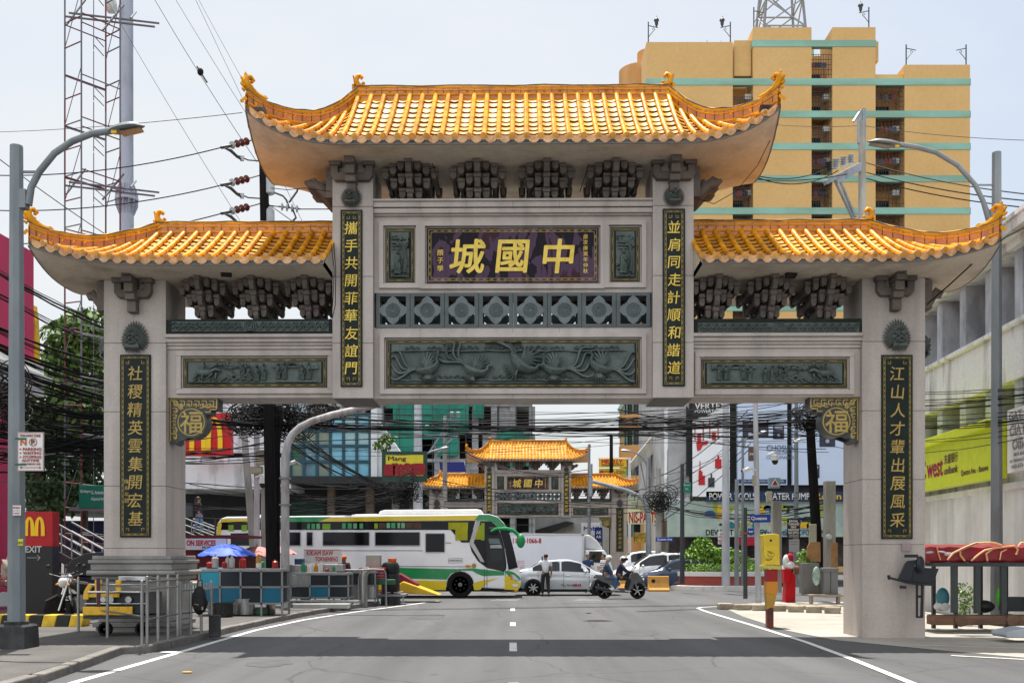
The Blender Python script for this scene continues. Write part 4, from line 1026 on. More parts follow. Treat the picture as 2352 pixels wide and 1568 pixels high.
for i in range(6):
    for j in range(4):
        if i > 2 or rgl.random() < .8:
            mb = MB(); x = lerp(GX(668,Yb),GX(850,Yb),i/6)+.12; z = lerp(GZ(1096,Yb),GZ(952,Yb),j/4)+.12; mb.bx(x-.03, x+.62, Yb-.02, Yb-.002, z-.02, z+.74)
            mb.build('pane', rgl.choice([paint('pane_sky',(.18,.46,.60),.1), MATS['pane_sky'], paint('pane_pale',(.28,.46,.50),.1)] if i > 2 else [paint('pane_cream',(.20,.25,.20),.2), paint('pane_green',(.05,.12,.08),.2), paint('pane_teal',(.08,.20,.22),.1)]), gl)
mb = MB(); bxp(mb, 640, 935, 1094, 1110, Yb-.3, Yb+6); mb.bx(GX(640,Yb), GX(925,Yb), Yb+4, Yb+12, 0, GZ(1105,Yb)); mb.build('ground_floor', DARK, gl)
mb = MB(); bxp(mb, 668, 745, 1150, 1190, Yb+3.9, Yb+4); mb.build('green_panel', DGREEN, gl)
for a, b, m_ in ((752,768,'wall_brown'),(840,858,'wall_brown'),(900,915,'wall_ash')):
    mb = MB(); mb.bx(GX(a,Yb+1), GX(b,Yb+1), Yb+1, Yb+1.6, 0, GZ(1106,Yb)); mb.build('ground_pier', paint(m_, (.11,.08,.06) if 'b' in m_[4:] else (.14,.14,.13), .8), gl)
mb = MB(); bxp(mb, 852, 866, 925, 1094, Yb-.2, Yb+2); mb.fp([(GX(866,Yb),GZ(1094,Yb)),(GX(960,Yb),GZ(1094,Yb)),(GX(866,Yb),GZ(960,Yb))], Yb, Yb+1); mb.build('white_gable', STAINW, gl)
# long stair/overpass structure in shade
mi = thing('grill_sign', 'yellow restaurant board in a green frame beside the glass building', 'sign', (GX(927,58), 58, GZ(1100,58)))
mb = MB(); bxp(mb, 877, 980, 1036, 1106, 58, 58.4); mb.build('frame', DGREEN, mi)
mb = MB(); bxp(mb, 886, 972, 1044, 1092, 57.97, 58); mb.build('panel', paint('board_yellow', (.62,.50,.03), .5), mi)
mb = MB(); mb.text('Mang', W(912,1054,57.96), .3, 1.0, m=0, bold=.02); 
for k, c in enumerate('Inasal'): mb.text(c, W(896+13*k,1079-(k % 2)*2,57.95), .58, .36, m=1, bold=.05)
mb.build('lettering', [BLK, paint('dark_red_letter', (.25,.01,.015), .5)], mi)
# --- building under construction
ct = thing('unfinished_tower', 'unfinished concrete tower wrapped in torn green netting', 'building', (GX(1060,115), 125, 0))
BLOCKW = mat('bare_blockwork', (.33,.34,.35), .9, col2=(.22,.22,.23), scale=1.5); NET = mat('green_net', (.02,.24,.17), .8, col2=(.01,.15,.11), scale=.5)
mb = MB(); rc = random.Random(9)
Z0 = [3.1*i for i in range(8)]
for i, z in enumerate(Z0):
    mb.bx(GX(700,115), GX(1222,115), 115, 135, z+2.75, z+3.1)
    for k in range(13):
        x = lerp(GX(700,115), GX(1222,115), k/12); mb.bx(x-.35, x+.35, 115.1, 115.9, z, z+2.75)
        if k < 12 and rc.random() < .45: x2 = lerp(GX(700,115), GX(1222,115), (k+rc.random()*.5)/12); mb.bx(x2, x2+1.3, 115.3, 115.6, z, z+rc.choice((1.1,2.75)))
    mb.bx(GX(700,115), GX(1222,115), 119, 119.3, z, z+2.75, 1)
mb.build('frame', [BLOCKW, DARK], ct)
for k in range(34):
    px = rc.uniform(880,1205); i = rc.randrange(4,8); w = rc.uniform(1.2,4); h = rc.uniform(1.2,4.5); x = GX(px,114.5); z = 3.1*i+rc.uniform(-1,2.5)
    mb = MB(); rows = [[(x+w*u/4, 114.6+.15*sin(u*2+v+k), min(25.5,z+h*v/3)-.3*sin(pi*u/4)*(v == 3)) for u in range(5)] for v in range(4)]
    mb.grid(rows); mb.grid([[(p[0],p[1]+.04,p[2]) for p in r] for r in rows][::-1]); mb.build('net', NET, ct, smooth=True)
mb = MB()
for k in range(10): 
    x = lerp(GX(880,114),GX(1222,114),k/9); mb.bar((x,114,0), (x,114,25), .07)
for k in range(12): mb.bar((GX(880,114),114,2*k+1), (GX(1226,114),114,2*k+1), .06)
mb.build('scaffold', STEEL_D, ct)
# --- concrete corner block, banner building and the tool shop on the right
CONC = mat('brutalist_concrete', (.50,.47,.41), .85, col2=(.24,.22,.19), scale=.9, stretch=(1.3,1.3,.4), lo=.3, hi=.55)
cb = thing('concrete_building', 'grey concrete building with slanted fins beside the distant gateway', 'building', (GX(1500,64), 68, 0))
mb = MB(); Yc = 63.
mb.fp([(GX(1450,Yc),GZ(1080,Yc)),(GX(1450,Yc),GZ(1060,Yc)),(GX(1535,Yc),GZ(955,Yc)),(GX(1700,Yc),GZ(900,Yc)),(GX(1700,Yc),GZ(1000,Yc)),(GX(1535,Yc),GZ(1015,Yc))], Yc, Yc+1)
mb.bx(GX(1480,Yc+14), GX(1760,Yc), Yc+2, Yc+14, 0, GZ(930,Yc))
for k in range(6): 
    px = 1455+k*15; mb.add([W(px,1075-k*12,Yc+.2), W(px+18,1160-k*6,Yc+1.8), W(px+20,1160-k*6,Yc+1.8), W(px+3,1075-k*12,Yc+.2), W(px,1075-k*12,Yc+2.2), W(px+18,1160-k*6,Yc+2.3), W(px+20,1160-k*6,Yc+2.3), W(px+3,1075-k*12,Yc+2.2)], [(0,1,2,3),(4,7,6,5),(0,4,5,1),(3,2,6,7)])
mb.build('wall', CONC, cb)
mb = MB(); bxp(mb, 1512, 1600, 1110, 1290, Yc+1.7, Yc+1.95); mb.build('lower_wall', mat('rust_stained_wall', (.40,.38,.32), .9, col2=(.20,.13,.07), scale=1.2, stretch=(3,3,.12), lo=.35, hi=.5), cb)
tb = thing('tool_shop', 'long tool shop with painted storefront under the welding billboard', 'building', (GX(1760,56), 62, 0))
Ys = 56.
mb = MB(); bxp(mb, 1536, 2060, 800, 1128, Ys+.6, Ys+14); mb.build('upper_wall', mat('grey_facade', (.42,.42,.42), .8, col2=(.28,.28,.28), scale=.8), tb)
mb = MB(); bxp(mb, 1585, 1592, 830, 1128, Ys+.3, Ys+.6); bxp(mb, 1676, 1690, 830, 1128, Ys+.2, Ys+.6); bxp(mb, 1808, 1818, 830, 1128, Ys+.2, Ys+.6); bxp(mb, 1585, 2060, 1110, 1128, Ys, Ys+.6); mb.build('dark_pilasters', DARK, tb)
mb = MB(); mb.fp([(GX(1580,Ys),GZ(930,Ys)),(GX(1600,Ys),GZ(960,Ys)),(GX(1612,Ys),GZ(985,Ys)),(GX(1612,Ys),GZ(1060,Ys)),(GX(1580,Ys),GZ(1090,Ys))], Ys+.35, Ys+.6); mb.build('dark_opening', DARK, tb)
mb = MB(); bxp(mb, 1622, 2060, 1128, 1150, Ys-.3, Ys+.6); mb.build('fascia', paint('navy_fascia', (.015,.03,.09), .5), tb)
mb = MB()
for s_, px, w in (('POWER TOOLS',1682,2.5),('WATER PUMPS',1812,2.6),('Robin',1902,1.4)): mb.text(s_, W(px,1139,Ys-.31), .34, w, m=0 if s_[0] != 'R' else 1, bold=.02)
mb.build('fascia_lettering', [paint('cream_letter', (.62,.60,.52), .6), YEL], tb)
mb = MB(); bxp(mb, 1536, 2060, 1150, 1232, Ys, Ys+.6); mb.build('painted_storefront', mat('faded_mint_panel', (.42,.50,.42), .7, col2=(.26,.33,.30), scale=.8), tb)
mb = MB(); bxp(mb, 1536, 2060, 1232, 1300, Ys+1.5, Ys+2); mb.build('shopfront', mat('cluttered_shopfront', (.10,.07,.06), .7, col2=(.02,.02,.025), scale=2.5), tb)
mb = MB(); bxp(mb, 1690, 1790, 1232, 1252, Ys-.1, Ys+.3); mb.build('red_canopy', paint('canopy_red', (.38,.01,.03), .5), tb)
rt = random.Random(3)
ys_ = Ys-.02
for k in range(26):                        # painted tools on the storefront
    mb = MB(); px = 1632+k*10.2+rt.uniform(-3,3); py = rt.choice((1165,1178,1192,1205)); x, z = GX(px,ys_), GZ(py,ys_); s = rt.uniform(.22,.4)
    P = rt.choice([[(-1,.3),(.6,.35),(1,.1),(.6,-.1),(.1,-.1),(.0,-.9),(-.5,-.9),(-.35,0),(-1,-.1)], [(-.3,1),(.3,1),(.35,-.3),(.1,-1),(-.1,-1),(-.35,-.3)], [(-1,-.5),(1,-.5),(1,.1),(.5,.5),(-.4,.5),(-1,.1)]])
    mb.fp([(x+a*s, z+b*s) for a, b in P], ys_-.02, ys_+.01); mb.build('painted_tool', rt.choice([paint('tool_teal',(.02,.16,.18),.5), BLK, paint('tool_lime',(.30,.36,.03),.5), paint('tool_blue',(.02,.10,.30),.5), YEL]), tb)
mb = MB()
for s_, px, m in (('DEWALT',1653,0),('STANLEY',1730,0),('makita',1782,1),('GRUNDFOS',1833,1),('POWERMOULDS',1888,0)): mb.text(s_, W(px,1222,ys_), .3, 1.5, m=m, bold=.02)
mb.build('brand_lettering', [BLK, paint('blue_letter', (.02,.10,.25), .5)], tb)
BBW = mat('billboard_blue_white', (.52,.60,.74), .5, col2=(.46,.54,.69), scale=.3)
wbil = thing('welding_billboard', 'pale blue welding consumables billboard above the tool shop', 'billboard', (GX(1752,55.6), 55.6, GZ(1112,55.6)))
Yw = 55.6
for a, b in ((1694,1808),(1820,1965)):
    mb = MB(); bxp(mb, a, b, 850, 1113, Yw, Yw+.25); mb.build('panel', BBW, wbil)
mb = MB(); bxp(mb, 1697, 1806, 1100, 1110, Yw-.02, Yw); mb.build('strip', paint('navy_strip', (.03,.06,.16), .5), wbil)
mb = MB(); mb.text('CHOSUN', W(1793,1028,Yw-.03), .3, 1.5, bold=.01); mb.text('WELDING', W(1798,1040,Yw-.03), .17, .9); mb.text('CONSUMABLES', W(1792,1050,Yw-.03), .17, 1.5); mb.text('SMAW | GTAW | SAW | FCAW | HARDFA | ACCESORY', W(1752,1105,Yw-.03), .13, 2.3, m=1)
mb.build('lettering', [paint('slate_letter', (.10,.12,.18), .5), WHITE], wbil)
for px, py, s in ((1722,985,.55),(1750,980,.5),(1788,990,.42),(1900,1000,.6),(1870,1080,.4)):
    mb = MB(); x, z = GX(px,Yw), GZ(py,Yw); mb.bx(x-s*.7, x+s*.7, Yw-.03, Yw, z-s, z+s*.8, 0); mb.bx(x-s*.5, x+s*.5, Yw-.05, Yw-.03, z+.1, z+s*.6, 1); mb.lathe([(0,-.05),(s*.18,-.05),(s*.18,0)], (x,Yw,z-s*.5), 10, 1, 'y'); mb.build('pictured_welder', [paint('machine_navy', (.03,.035,.06), .5), paint('machine_grey', (.35,.37,.42), .5)], wbil)
vb = thing('tool_banner', 'tall white banner picturing red tools under a black heading', 'banner', (GX(1633,55.7), 55.7, GZ(1138,55.7)))
mb = MB(); bxp(mb, 1591, 1676, 860, 1140, 55.7, 55.8); mb.build('panel', mat('banner_white', (.82,.83,.84), .6, col2=(.72,.73,.75), scale=.5), vb)
mb = MB(); mb.fp([(GX(1591,55.6),GZ(965,55.6)),(GX(1591,55.6),GZ(860,55.6)),(GX(1676,55.6),GZ(860,55.6)),(GX(1676,55.6),GZ(930,55.6))], 55.66, 55.7); mb.build('heading', BLK, vb)
mb = MB(); mb.text('VERTEX', W(1632,932,55.65), .36, 1.7, bold=.02); mb.text('POWERTOOLS', W(1632,944,55.65), .16, 1.7, bold=.01); mb.build('lettering', WHITE, vb)
RED = paint('tool_red', (.50,.02,.02), .45)
for px, py, k in ((1606,990,0),(1640,985,0),(1612,1020,1),(1608,1075,2),(1650,1062,3),(1612,1100,3),(1634,1105,4),(1665,1040,2)):
    mb = MB(); x, z = GX(px,55.65), GZ(py,55.65)
    if k == 0: mb.bx(x-.25, x-.2, 55.66, 55.7, z-.5, z+.5); mb.bx(x+.2, x+.25, 55.66, 55.7, z-.5, z+.5); mb.bx(x-.1, x+.1, 55.65, 55.7, z-.6, z-.15)
    elif k == 1: mb.fp([(x-.3,z+.12),(x+.36,z+.18),(x+.3,z),(x+.06,z-.05),(x-.06,z-.3),(x-.24,z-.36)], 55.66, 55.7)
    elif k == 2: mb.bx(x-.02, x+.02, 55.66, 55.7, z-.3, z+.4); mb.bx(x-.07, x+.07, 55.65, 55.7, z-.4, z-.1)
    else: mb.bx(x-.17, x+.17, 55.65, 55.7, z-.3, z+.2); mb.bx(x-.04, x+.04, 55.66, 55.7, z+.2, z+.42)
    mb.build('pictured_tool', RED if k < 4 else STEEL_D, vb)
wt = thing('white_tarpaulin', 'streaked white tarpaulins hanging down the front of the concrete building', 'tarpaulin', (GX(1555,57), 57, GZ(1190,57)))
mb = MB(); rows = []
for j in range(9): rows.append([W(lerp(1526,1584,u/10), lerp(940,1195,j/8)-u*2.2, 57+.12*sin(u*1.9+j*.7)) for u in range(11)])
mb.grid(rows[::-1]); mb.grid([[p + V((0,.05,0)) for p in r] for r in rows]); mb.build('sheet', mat('dirty_white_tarp', (.85,.86,.88), .6, col2=(.42,.44,.50), scale=2.2, stretch=(4,1,.15), lo=.32, hi=.46), wt, smooth=True)
def flat_sign(name, label, cat, px0, px1, py0, py1, Y, face, rows_, mats_, th=.12, group=None):
    t = thing(name, label, cat, (GX((px0+px1)/2,Y), Y, GZ(py1,Y)), group)
    mb = MB(); bxp(mb, px0, px1, py0, py1, Y, Y+th); mb.build('panel', face, t, bevel=.01)
    mb = MB()
    for r in rows_:
        body, px, py, ph, pw, m = r[:6]; mb.text(body, W(px,py,Y-.005), ph*Y/K, pw*Y/K if pw else None, m=m, bold=r[6] if len(r) > 6 else .02)
    mb.build('lettering', mats_, t); return t
REDL = paint('red_letter', (.45,.015,.03), .5); WHL = paint('white_letter', (.75,.75,.73), .5); BLL = paint('black_letter', (.02,.02,.02), .5)
flat_sign('parts_sign', 'cream shop sign with one row of tall red letters', 'sign', 1442, 1516, 1168, 1203, 61, paint('cream_panel', (.70,.69,.45), .6), [('NIS-PARTS',1477,1188,24,64,0,.03)], [REDL])
flat_sign('faded_sign', 'faded pale green panel above the cream shop sign with red letters', 'sign', 1442, 1516, 1140, 1166, 61.2, paint('pale_green_panel', (.45,.50,.36), .6), [('auto supply',1470,1155,8,40,0,.0)], [REDL])
flat_sign('car_accessory_sign', 'black and orange car accessory sign below the cream shop sign', 'sign', 1456, 1490, 1222, 1246, 60.5, paint('orange_panel', (.50,.30,.05), .6, col2=(.03,.02,.02), scale=1.5), [('CARLUCK',1473,1241,8,30,0,.03)], [YEL])
flat_sign('glass_shop_sign', 'blue and white auto glass shop sign behind the distant gateway', 'sign', 1012, 1068, 1060, 1112, 95, WHITE, [('AGUILA',1043,1076,8,34,0,.03),('AUTO GLASS',1043,1086,5,32,1,.02)], [WHL, REDL])
mb = MB(); mb.fp([(GX(1011,94.9),GZ(1083,94.9)),(GX(1009,94.9),GZ(1060,94.9)),(GX(1066,94.9),GZ(1060,94.9)),(GX(1070,94.9),GZ(1083,94.9))], 94.93, 94.97); mb.build('blue_field', paint('deep_blue_panel', (.01,.02,.16), .5), bpy.data.objects['glass_shop_sign'])
t = thing('discount_sign', 'yellow discount shop sign over a green chicken sign on one pole', 'sign', (GX(1407,95), 95, 0))
mb = MB(); mb.cyl((GX(1446,95),95,0), (GX(1446,95),95,GZ(1050,95)), .15, None, 8); bxp(mb, 1375, 1447, 1050, 1054, 95, 95.3); bxp(mb, 1375, 1447, 1093, 1096, 95, 95.3); mb.build('post', WHITE, t)
mb = MB(); bxp(mb, 1376, 1439, 1053, 1072, 94.8, 95.1, 0); bxp(mb, 1376, 1438, 1075, 1093, 94.8, 95.1, 1); bxp(mb, 1376, 1438, 1097, 1112, 94.8, 95.1, 2); mb.build('panels', [paint('sign_amber', (.72,.42,.01), .5), paint('sign_olive', (.45,.45,.02), .5), DGREEN], t)
mb = MB(); mb.text('MR.D.I.Y.', W(1407,1060,94.79), .4, 2.0, m=0, bold=.04); mb.text('Always Low Prices', W(1407,1068,94.79), .22, 2.0, m=1, bold=.02); mb.text('SODI CHICKEN', W(1412,1084,94.79), .31, 1.9, m=0, bold=.03); mb.lathe([(0,-.02),(.2,-.02),(.2,0)], (GX(1382,94.79),94.79,GZ(1084,94.79)), 12, 0, 'y'); mb.build('lettering', [REDL, BLL], t)
# --- far street buildings below the distant gateway
fb = thing('far_building', 'pale far building with chequered wall seen beneath the distant gateway', 'building', (GX(1300,120), 125, 0))
mb = MB(); bxp(mb, 1130, 1480, 1180, 1275, 120, 130); mb.build('wall', mat('chequered_wall', (.45,.47,.48), .8, col2=(.25,.28,.30), scale=.4), fb)
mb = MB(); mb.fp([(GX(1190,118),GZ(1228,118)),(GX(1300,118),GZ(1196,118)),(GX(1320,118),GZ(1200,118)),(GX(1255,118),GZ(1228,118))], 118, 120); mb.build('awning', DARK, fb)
flat_sign('petrol_sign', 'small blue and white shop sign seen under the right arch of the distant gateway', 'sign', 1335, 1378, 1200, 1228, 92, WHITE, [('Mobil',1358,1213,9,34,0,.03)], [paint('navy_letter', (.02,.03,.3), .5)])
flat_sign('blue_shop_sign', 'dark blue upright shop sign beside the distant gateway pillar', 'sign', 1366, 1384, 1210, 1268, 91, paint('ink_blue_panel', (.015,.03,.16), .5), [('AK',1375,1222,7,12,0,.02),('AR',1375,1232,6,12,0,.02),("CHA",1375,1247,7,14,1,.03)], [WHL, YEL])
# ================================================================== trees and shrubs
BARK = mat('bark', (.09,.065,.045), .9, var=.3, scale=6, bump=.4)
LEAF = mat('leaf_green', (.12,.21,.03), .6, col2=(.045,.09,.016), scale=1.2, lo=.35, hi=.65); LEAF_D = mat('leaf_dark_green', (.04,.085,.02), .6, col2=(.022,.05,.012), scale=1.5)
LEAF_Y = mat('leaf_bright_green', (.19,.34,.025), .55, col2=(.08,.17,.018), scale=2)
def leaves(mb, c, r, n, size, rnd, droop=.3, shell=.5):
    for _ in range(n):
        while True:
            d = V((rnd.uniform(-1,1), rnd.uniform(-1,1), rnd.uniform(-1,1)))
            if .05 < d.length <= 1: break
        d = d.normalized()*(d.length**shell)
        p = V(c) + V((d.x*r[0], d.y*r[1], d.z*r[2]))
        a = V((rnd.uniform(-1,1), rnd.uniform(-1,1), rnd.uniform(-1,.3)-droop)).normalized(); b = a.orthogonal().normalized(); b = (Matrix.Rotation(rnd.uniform(0,6.28), 3, a) @ b)
        L = size*rnd.uniform(.6,1.3); w = L*.22
        mb.add([p, p+a*L*.5+b*w, p+a*L, p+a*L*.5-b*w], [(0,1,2,3)])
def tree(name, label, x, y, h, clumps, n, size, lm, seed, group=None, tr=.18, lean=0, z0=0):
    rnd = random.Random(seed); t = thing(name, label, 'tree', (x,y,z0), group)
    mb = MB(); top = max(c[2]+c[3]*.3 for c in clumps)
    mb.tube([(x,y,z0),(x+lean*.3,y,z0+h*.25),(x+lean*.7,y+.1,z0+h*.5),(x+lean,y,z0+h*.8)], [tr,tr*.8,tr*.6,tr*.25], 8)
    for c in clumps: mb.tube([(x+lean*.5,y,z0+h*.4),(lerp(x+lean*.5,c[0],.6),lerp(y,c[1],.5),lerp(z0+h*.4,c[2],.5)),(c[0],c[1],c[2])], [tr*.5,tr*.3,tr*.08], 6)
    mb.build('trunk', BARK, t, smooth=True)
    mb = MB()
    for c in clumps: leaves(mb, c[:3], (c[3],c[3],c[3]*.75), int(n*c[3]**2), size, rnd)
    mb.build('crown', lm, t); return t
def wc(px, py, Y, r): p = W(px,py,Y); return (p.x, p.y, p.z, r)
g_ = 'trees behind the cables on the left'
tree('street_tree', 'bright leafy tree rising behind the cables beside the left pillar', GX(195,44), 44, 9.5, [wc(200,755,44,1.3),wc(160,775,44,1.1),wc(225,790,44,1.2),wc(120,850,44.5,1.4),wc(180,850,44,1.6),wc(230,880,44,1.5),wc(150,920,43,1.5),wc(215,950,43,1.5)], 330, .42, LEAF, 1, g_)
tree('street_tree', 'darker leafy tree below the cables behind the scaffold tower', GX(130,45), 45, 8, [wc(110,960,45,1.49),wc(160,1000,45,1.72),wc(220,1010,45,1.49),wc(85,1040,44.5,1.26),wc(135,1080,44,1.72),wc(200,1090,44,1.38),wc(100,1130,44,1.15)], 300, .36, LEAF_D, 2, g_, lean=.3)
tree('street_tree', 'low shaded tree just right of the left lamp post', GX(90,42), 42, 6.5, [wc(80,930,42,1.14),wc(75,1010,42,1.27),wc(110,1080,42,1.40),wc(90,1150,42,1.27),wc(140,1140,42.5,1.14)], 320, .3, LEAF_D, 3, g_)
t = thing('island_planter', 'round red and white planted traffic island with a low hedge', 'planter', (GX(1650,48), 48, 0))
mb = MB(); cx, cy = GX(1655,48.5), 48.8
mb.lathe([(2.65,0),(2.65,.22),(2.5,.24)], (cx,cy,0), 40, 0); mb.lathe([(2.42,.2),(2.42,.68)], (cx,cy,0), 40, 1); mb.lathe([(2.46,.66),(2.46,.86),(2.2,.86),(2.2,.7),(0,.7)], (cx,cy,0), 40, 0)
# stretch sideways so that it runs on behind the poles
mb.v = [((x-cx)*1.05+cx, y, z) for x, y, z in mb.v]
mb.build('wall', [mat('chipped_white_paint', (.66,.65,.62), .7, col2=(.45,.44,.41), scale=3, lo=.3, hi=.45), mat('brick_red_paint', (.33,.055,.04), .7, col2=(.26,.05,.035), scale=2)], t, smooth=True)
rnd = random.Random(5)
hd_ = thing('hedge', 'low clipped green hedge along the rim of the traffic island', 'hedge', (cx, cy, .86)); mb = MB()
for k in range(46):
    a = 2*pi*k/46; leaves(mb, (cx+2.1*cos(a), cy+2.0*sin(a), 1.02), (.24,.24,.22), 90, .15, rnd, -.2)
mb.build('foliage', LEAF_Y, hd_)
tree('feathery_shrub', 'rounded feathery green shrub growing on the traffic island', GX(1612,48.3), 48.3, 1.9, [wc(1612,1262,48.3,.62),wc(1590,1275,48.2,.55),wc(1635,1272,48.4,.55),wc(1605,1290,48.2,.6),wc(1632,1295,48.2,.55),wc(1615,1245,48.3,.42)], 1500, .2, LEAF_Y, 6, None, .06, 0, .7)
tree('loose_shrub', 'thin leggy shrub with bright leaves at the right of the island', GX(1680,48), 48, 1.5, [wc(1672,1278,48,.33),wc(1690,1268,48.2,.35),wc(1708,1285,48,.38),wc(1660,1290,48.2,.3)], 900, .24, LEAF_Y, 8, None, .04, 0, .7)
tree('potted_bush', 'small bright bush beside the red street bin', GX(1855,36), 36, 1.2, [wc(1853,1285,36,.3),wc(1850,1272,36,.25)], 1600, .16, LEAF_Y, 9, None, .03, 0, .4)
tree('roof_plant', 'small plant growing on the ledge by the green framed restaurant board', GX(880,60), 60, 1.2, [wc(878,1018,60,.5),wc(890,1005,60,.4)], 500, .3, LEAF, 10, None, .04, 0, GZ(1038,60))

# ================================================================== poles, lamps, signs, wires
GALV = mat('galvanised_steel', (.30,.32,.34), .42, metal=.5, col2=(.19,.205,.22), scale=2.5, stretch=(1,1,.3))
POLEG = mat('grey_blue_pole_paint', (.20,.225,.24), .5, col2=(.13,.15,.16), scale=2, stretch=(1,1,.3)); POLEW = mat('pale_painted_pole', (.50,.52,.56), .5, col2=(.33,.34,.36), scale=2, stretch=(1,1,.3))
CPOLE = mat('concrete_pole', (.36,.35,.32), .85, col2=(.20,.19,.17), scale=1.5, stretch=(1,1,.3), fine=.1); WOODP = mat('tarred_wood_pole', (.014,.012,.012), .85, spec=.1, col2=(.007,.007,.008), scale=5, stretch=(2,2,.2))
RUBBER = paint('black_cable_sheath', (.011,.011,.012), .7, var=0, spec=.12); CERB = paint('brown_porcelain', (.12,.025,.02), .2); CERG = paint('grey_porcelain', (.42,.46,.47), .25)
LENS = mat('lamp_lens', (.30,.28,.25), .2, var=.2, scale=8)
def street_lamp(px, ptop, Y, fl, label, arm, lum, base=True):
    x = GX(px[0], Y); t = thing('street_lamp', label, 'street lamp', (x,Y,0), 'twin street lamps in front of the gateway')
    xb = GX(px[1], Y); zt = GZ(ptop, Y); mb = MB()
    mb.lathe([(.145,.0),(.135,2.5),(.105,zt-.02),(.10,zt)], (xb,Y,0), 8, 0); mb.build('pole', POLEG, t)
    mb = MB(); pts = [W(a,b,Y) for a,b in arm]; mb.tube(pts, [.075]+[.055]*(len(pts)-1), 10); 
    mb.bar((xb,Y,pts[0].z+.08), tuple(pts[0]+V((0,0,.08))), .16, .3); k = len(pts)//2; mb.bar((xb,Y,pts[2].z), tuple(pts[2]), .035)
    mb.build('arm', POLEG, t, smooth=True)
    mb = MB(); a, b = W(lum[0],lum[1],Y), W(lum[2],lum[3],Y); d = (b-a); n = 9; prof = [.05,.10,.125,.14,.145,.145,.14,.12,.06,.02]
    for z_, m in ((1,0),):
        rows = []
        for i in range(10):
            c = a + d*(i/9); r = prof[i]
            rows.append([c + V((0, cos(th)*r*1.15, (sin(th)*r*.62 if sin(th) > 0 else sin(th)*r*.30))) for th in [2*pi*q/12 for q in range(12)]])
        mb.grid(rows, 0, close=True); mb.add(rows[0], [tuple(range(12))]); mb.add(rows[-1], [tuple(range(11,-1,-1))])
    h = mb.build('luminaire', POLEG, t, smooth=True)
    mb = MB(); c0 = a + d*.35; c1 = a + d*.93; off = V((0,0,-.048))
    mb.grid([[c0+off+V((0,-.12,0)), c0+off+V((0,.12,0))], [c1+off*.8+V((0,-.10,0)), c1+off*.8+V((0,.10,0))]]); mb.grid([[c0+off+V((0,-.12,-.02)), c0+off+V((0,.12,-.02))], [c1+off*.8+V((0,-.10,-.015)), c1+off*.8+V((0,.10,-.015))]][::-1]); 
    mb.build('lens', LENS, h)
    mb = MB(); c = a+d*.2; mb.box(c+V((0,-.07,-.05)), (.09,.05,.05)); mb.build('number_tag', YEL, h)
    return t
street_lamp((45,38), 335, 16.6, 1, 'grey street lamp with a curved arm on the left, standing on a dark concrete block', [(63,470),(72,430),(90,395),(125,352),(165,325),(210,307),(258,300)], (250,303,332,290))
street_lamp((2280,2289), 350, 23.5, -1, 'grey street lamp with a curved arm on the right, in front of the office sign', [(2272,505),(2258,462),(2240,425),(2200,380),(2150,350),(2105,338),(2066,332)], (2074,336,1992,325))
mb = MB(); xb = GX(38,16.6); mb.lathe([(.36,.1),(.34,.46),(.30,.49)], (xb,16.6,0), 4, 0); mb.v = [(xb+((x-xb)*cos(.78)-(y-16.6)*sin(.78)), 16.6+((x-xb)*sin(.78)+(y-16.6)*cos(.78)), z) for x,y,z in mb.v]; mb.lathe([(.2,.49),(.2,.54)], (xb,16.6,0), 8, 0)
solo(mb, 'concrete_block', mat('dark_stained_concrete', (.055,.055,.057), .85, var=.3, scale=3, fine=.2), 'dark concrete footing block under the left street lamp', 'block')
# no-parking sign
Yn = 16.3
t = thing('parking_sign', 'white no parking sign with red lettering strapped to the left street lamp', 'sign', (GX(69,Yn),Yn,GZ(1080,Yn)))
mb = MB(); bxp(mb, 40, 100, 992, 1081, Yn, Yn+.02); mb.build('plate', WHITE, t)
mb = MB(); Z = Yn-.004; k_ = Yn/K
for body, px, py, h, w, m in (('TOW-AWAY ZONE',69,1000,6,48,0),('N',54,1015,14,13,1),('PARKING',74,1031,6.5,42,0),('WAITING',74,1040,6.5,42,0),('STOPPING',74,1049,6.5,42,0),('ANYTIME',70,1057,6,40,0),('ALONG MABUHAY LANE',70,1065,4.5,46,0)): mb.text(body, W(px,py,Z), h*k_, w*k_, m=m, bold=.03)
for py in (1031,1040,1049): mb.lathe([(0,-.003),(.013,-.003),(.013,0)], W(47,py,Z), 8, 0, 'y')
c = W(76,1015,Z)
for j in range(24):
    a, b = 2*pi*j/24, 2*pi*(j+1)/24; mb.prism([(.052*cos(a),.052*sin(a)),(.064*cos(a),.064*sin(a)),(.064*cos(b),.064*sin(b)),(.052*cos(b),.052*sin(b))][::-1], c, (1,0,0), (0,0,1), (0,-.003,0), 1)
mb.text('P', c, .07, .05, m=2, bold=.03); mb.bar(c+V((-.04,-.004,.04)), c+V((.04,-.004,-.04)), .012, .004, 1)
mb.bar(W(46,1073,Z), W(94,1073,Z), .008, .008, 0)
for s, px in ((-1,46),(1,94)): mb.bar(W(px,1073,Z), W(px-s*4,1070.5,Z), .008, .008, 0); mb.bar(W(px,1073,Z), W(px-s*4,1075.5,Z), .008, .008, 0)
for a, b in (((41,993),(99,993)),((41,1080),(99,1080)),((41,993),(41,1080)),((99,993),(99,1080))): mb.bar(W(*a,Z), W(*b,Z), .006, .005, 0)
mb.build('lettering', [paint('rust_red_letter', (.36,.05,.03), .5), paint('orange_red_letter', (.50,.13,.03), .5), BLL], t)
mb = MB()
for py in (1007,1066): bxp(mb, 34, 60, py-2, py+2, Yn-.012, Yn-.004)
mb.build('strap', paint('green_strap', (.02,.12,.07), .5), t)
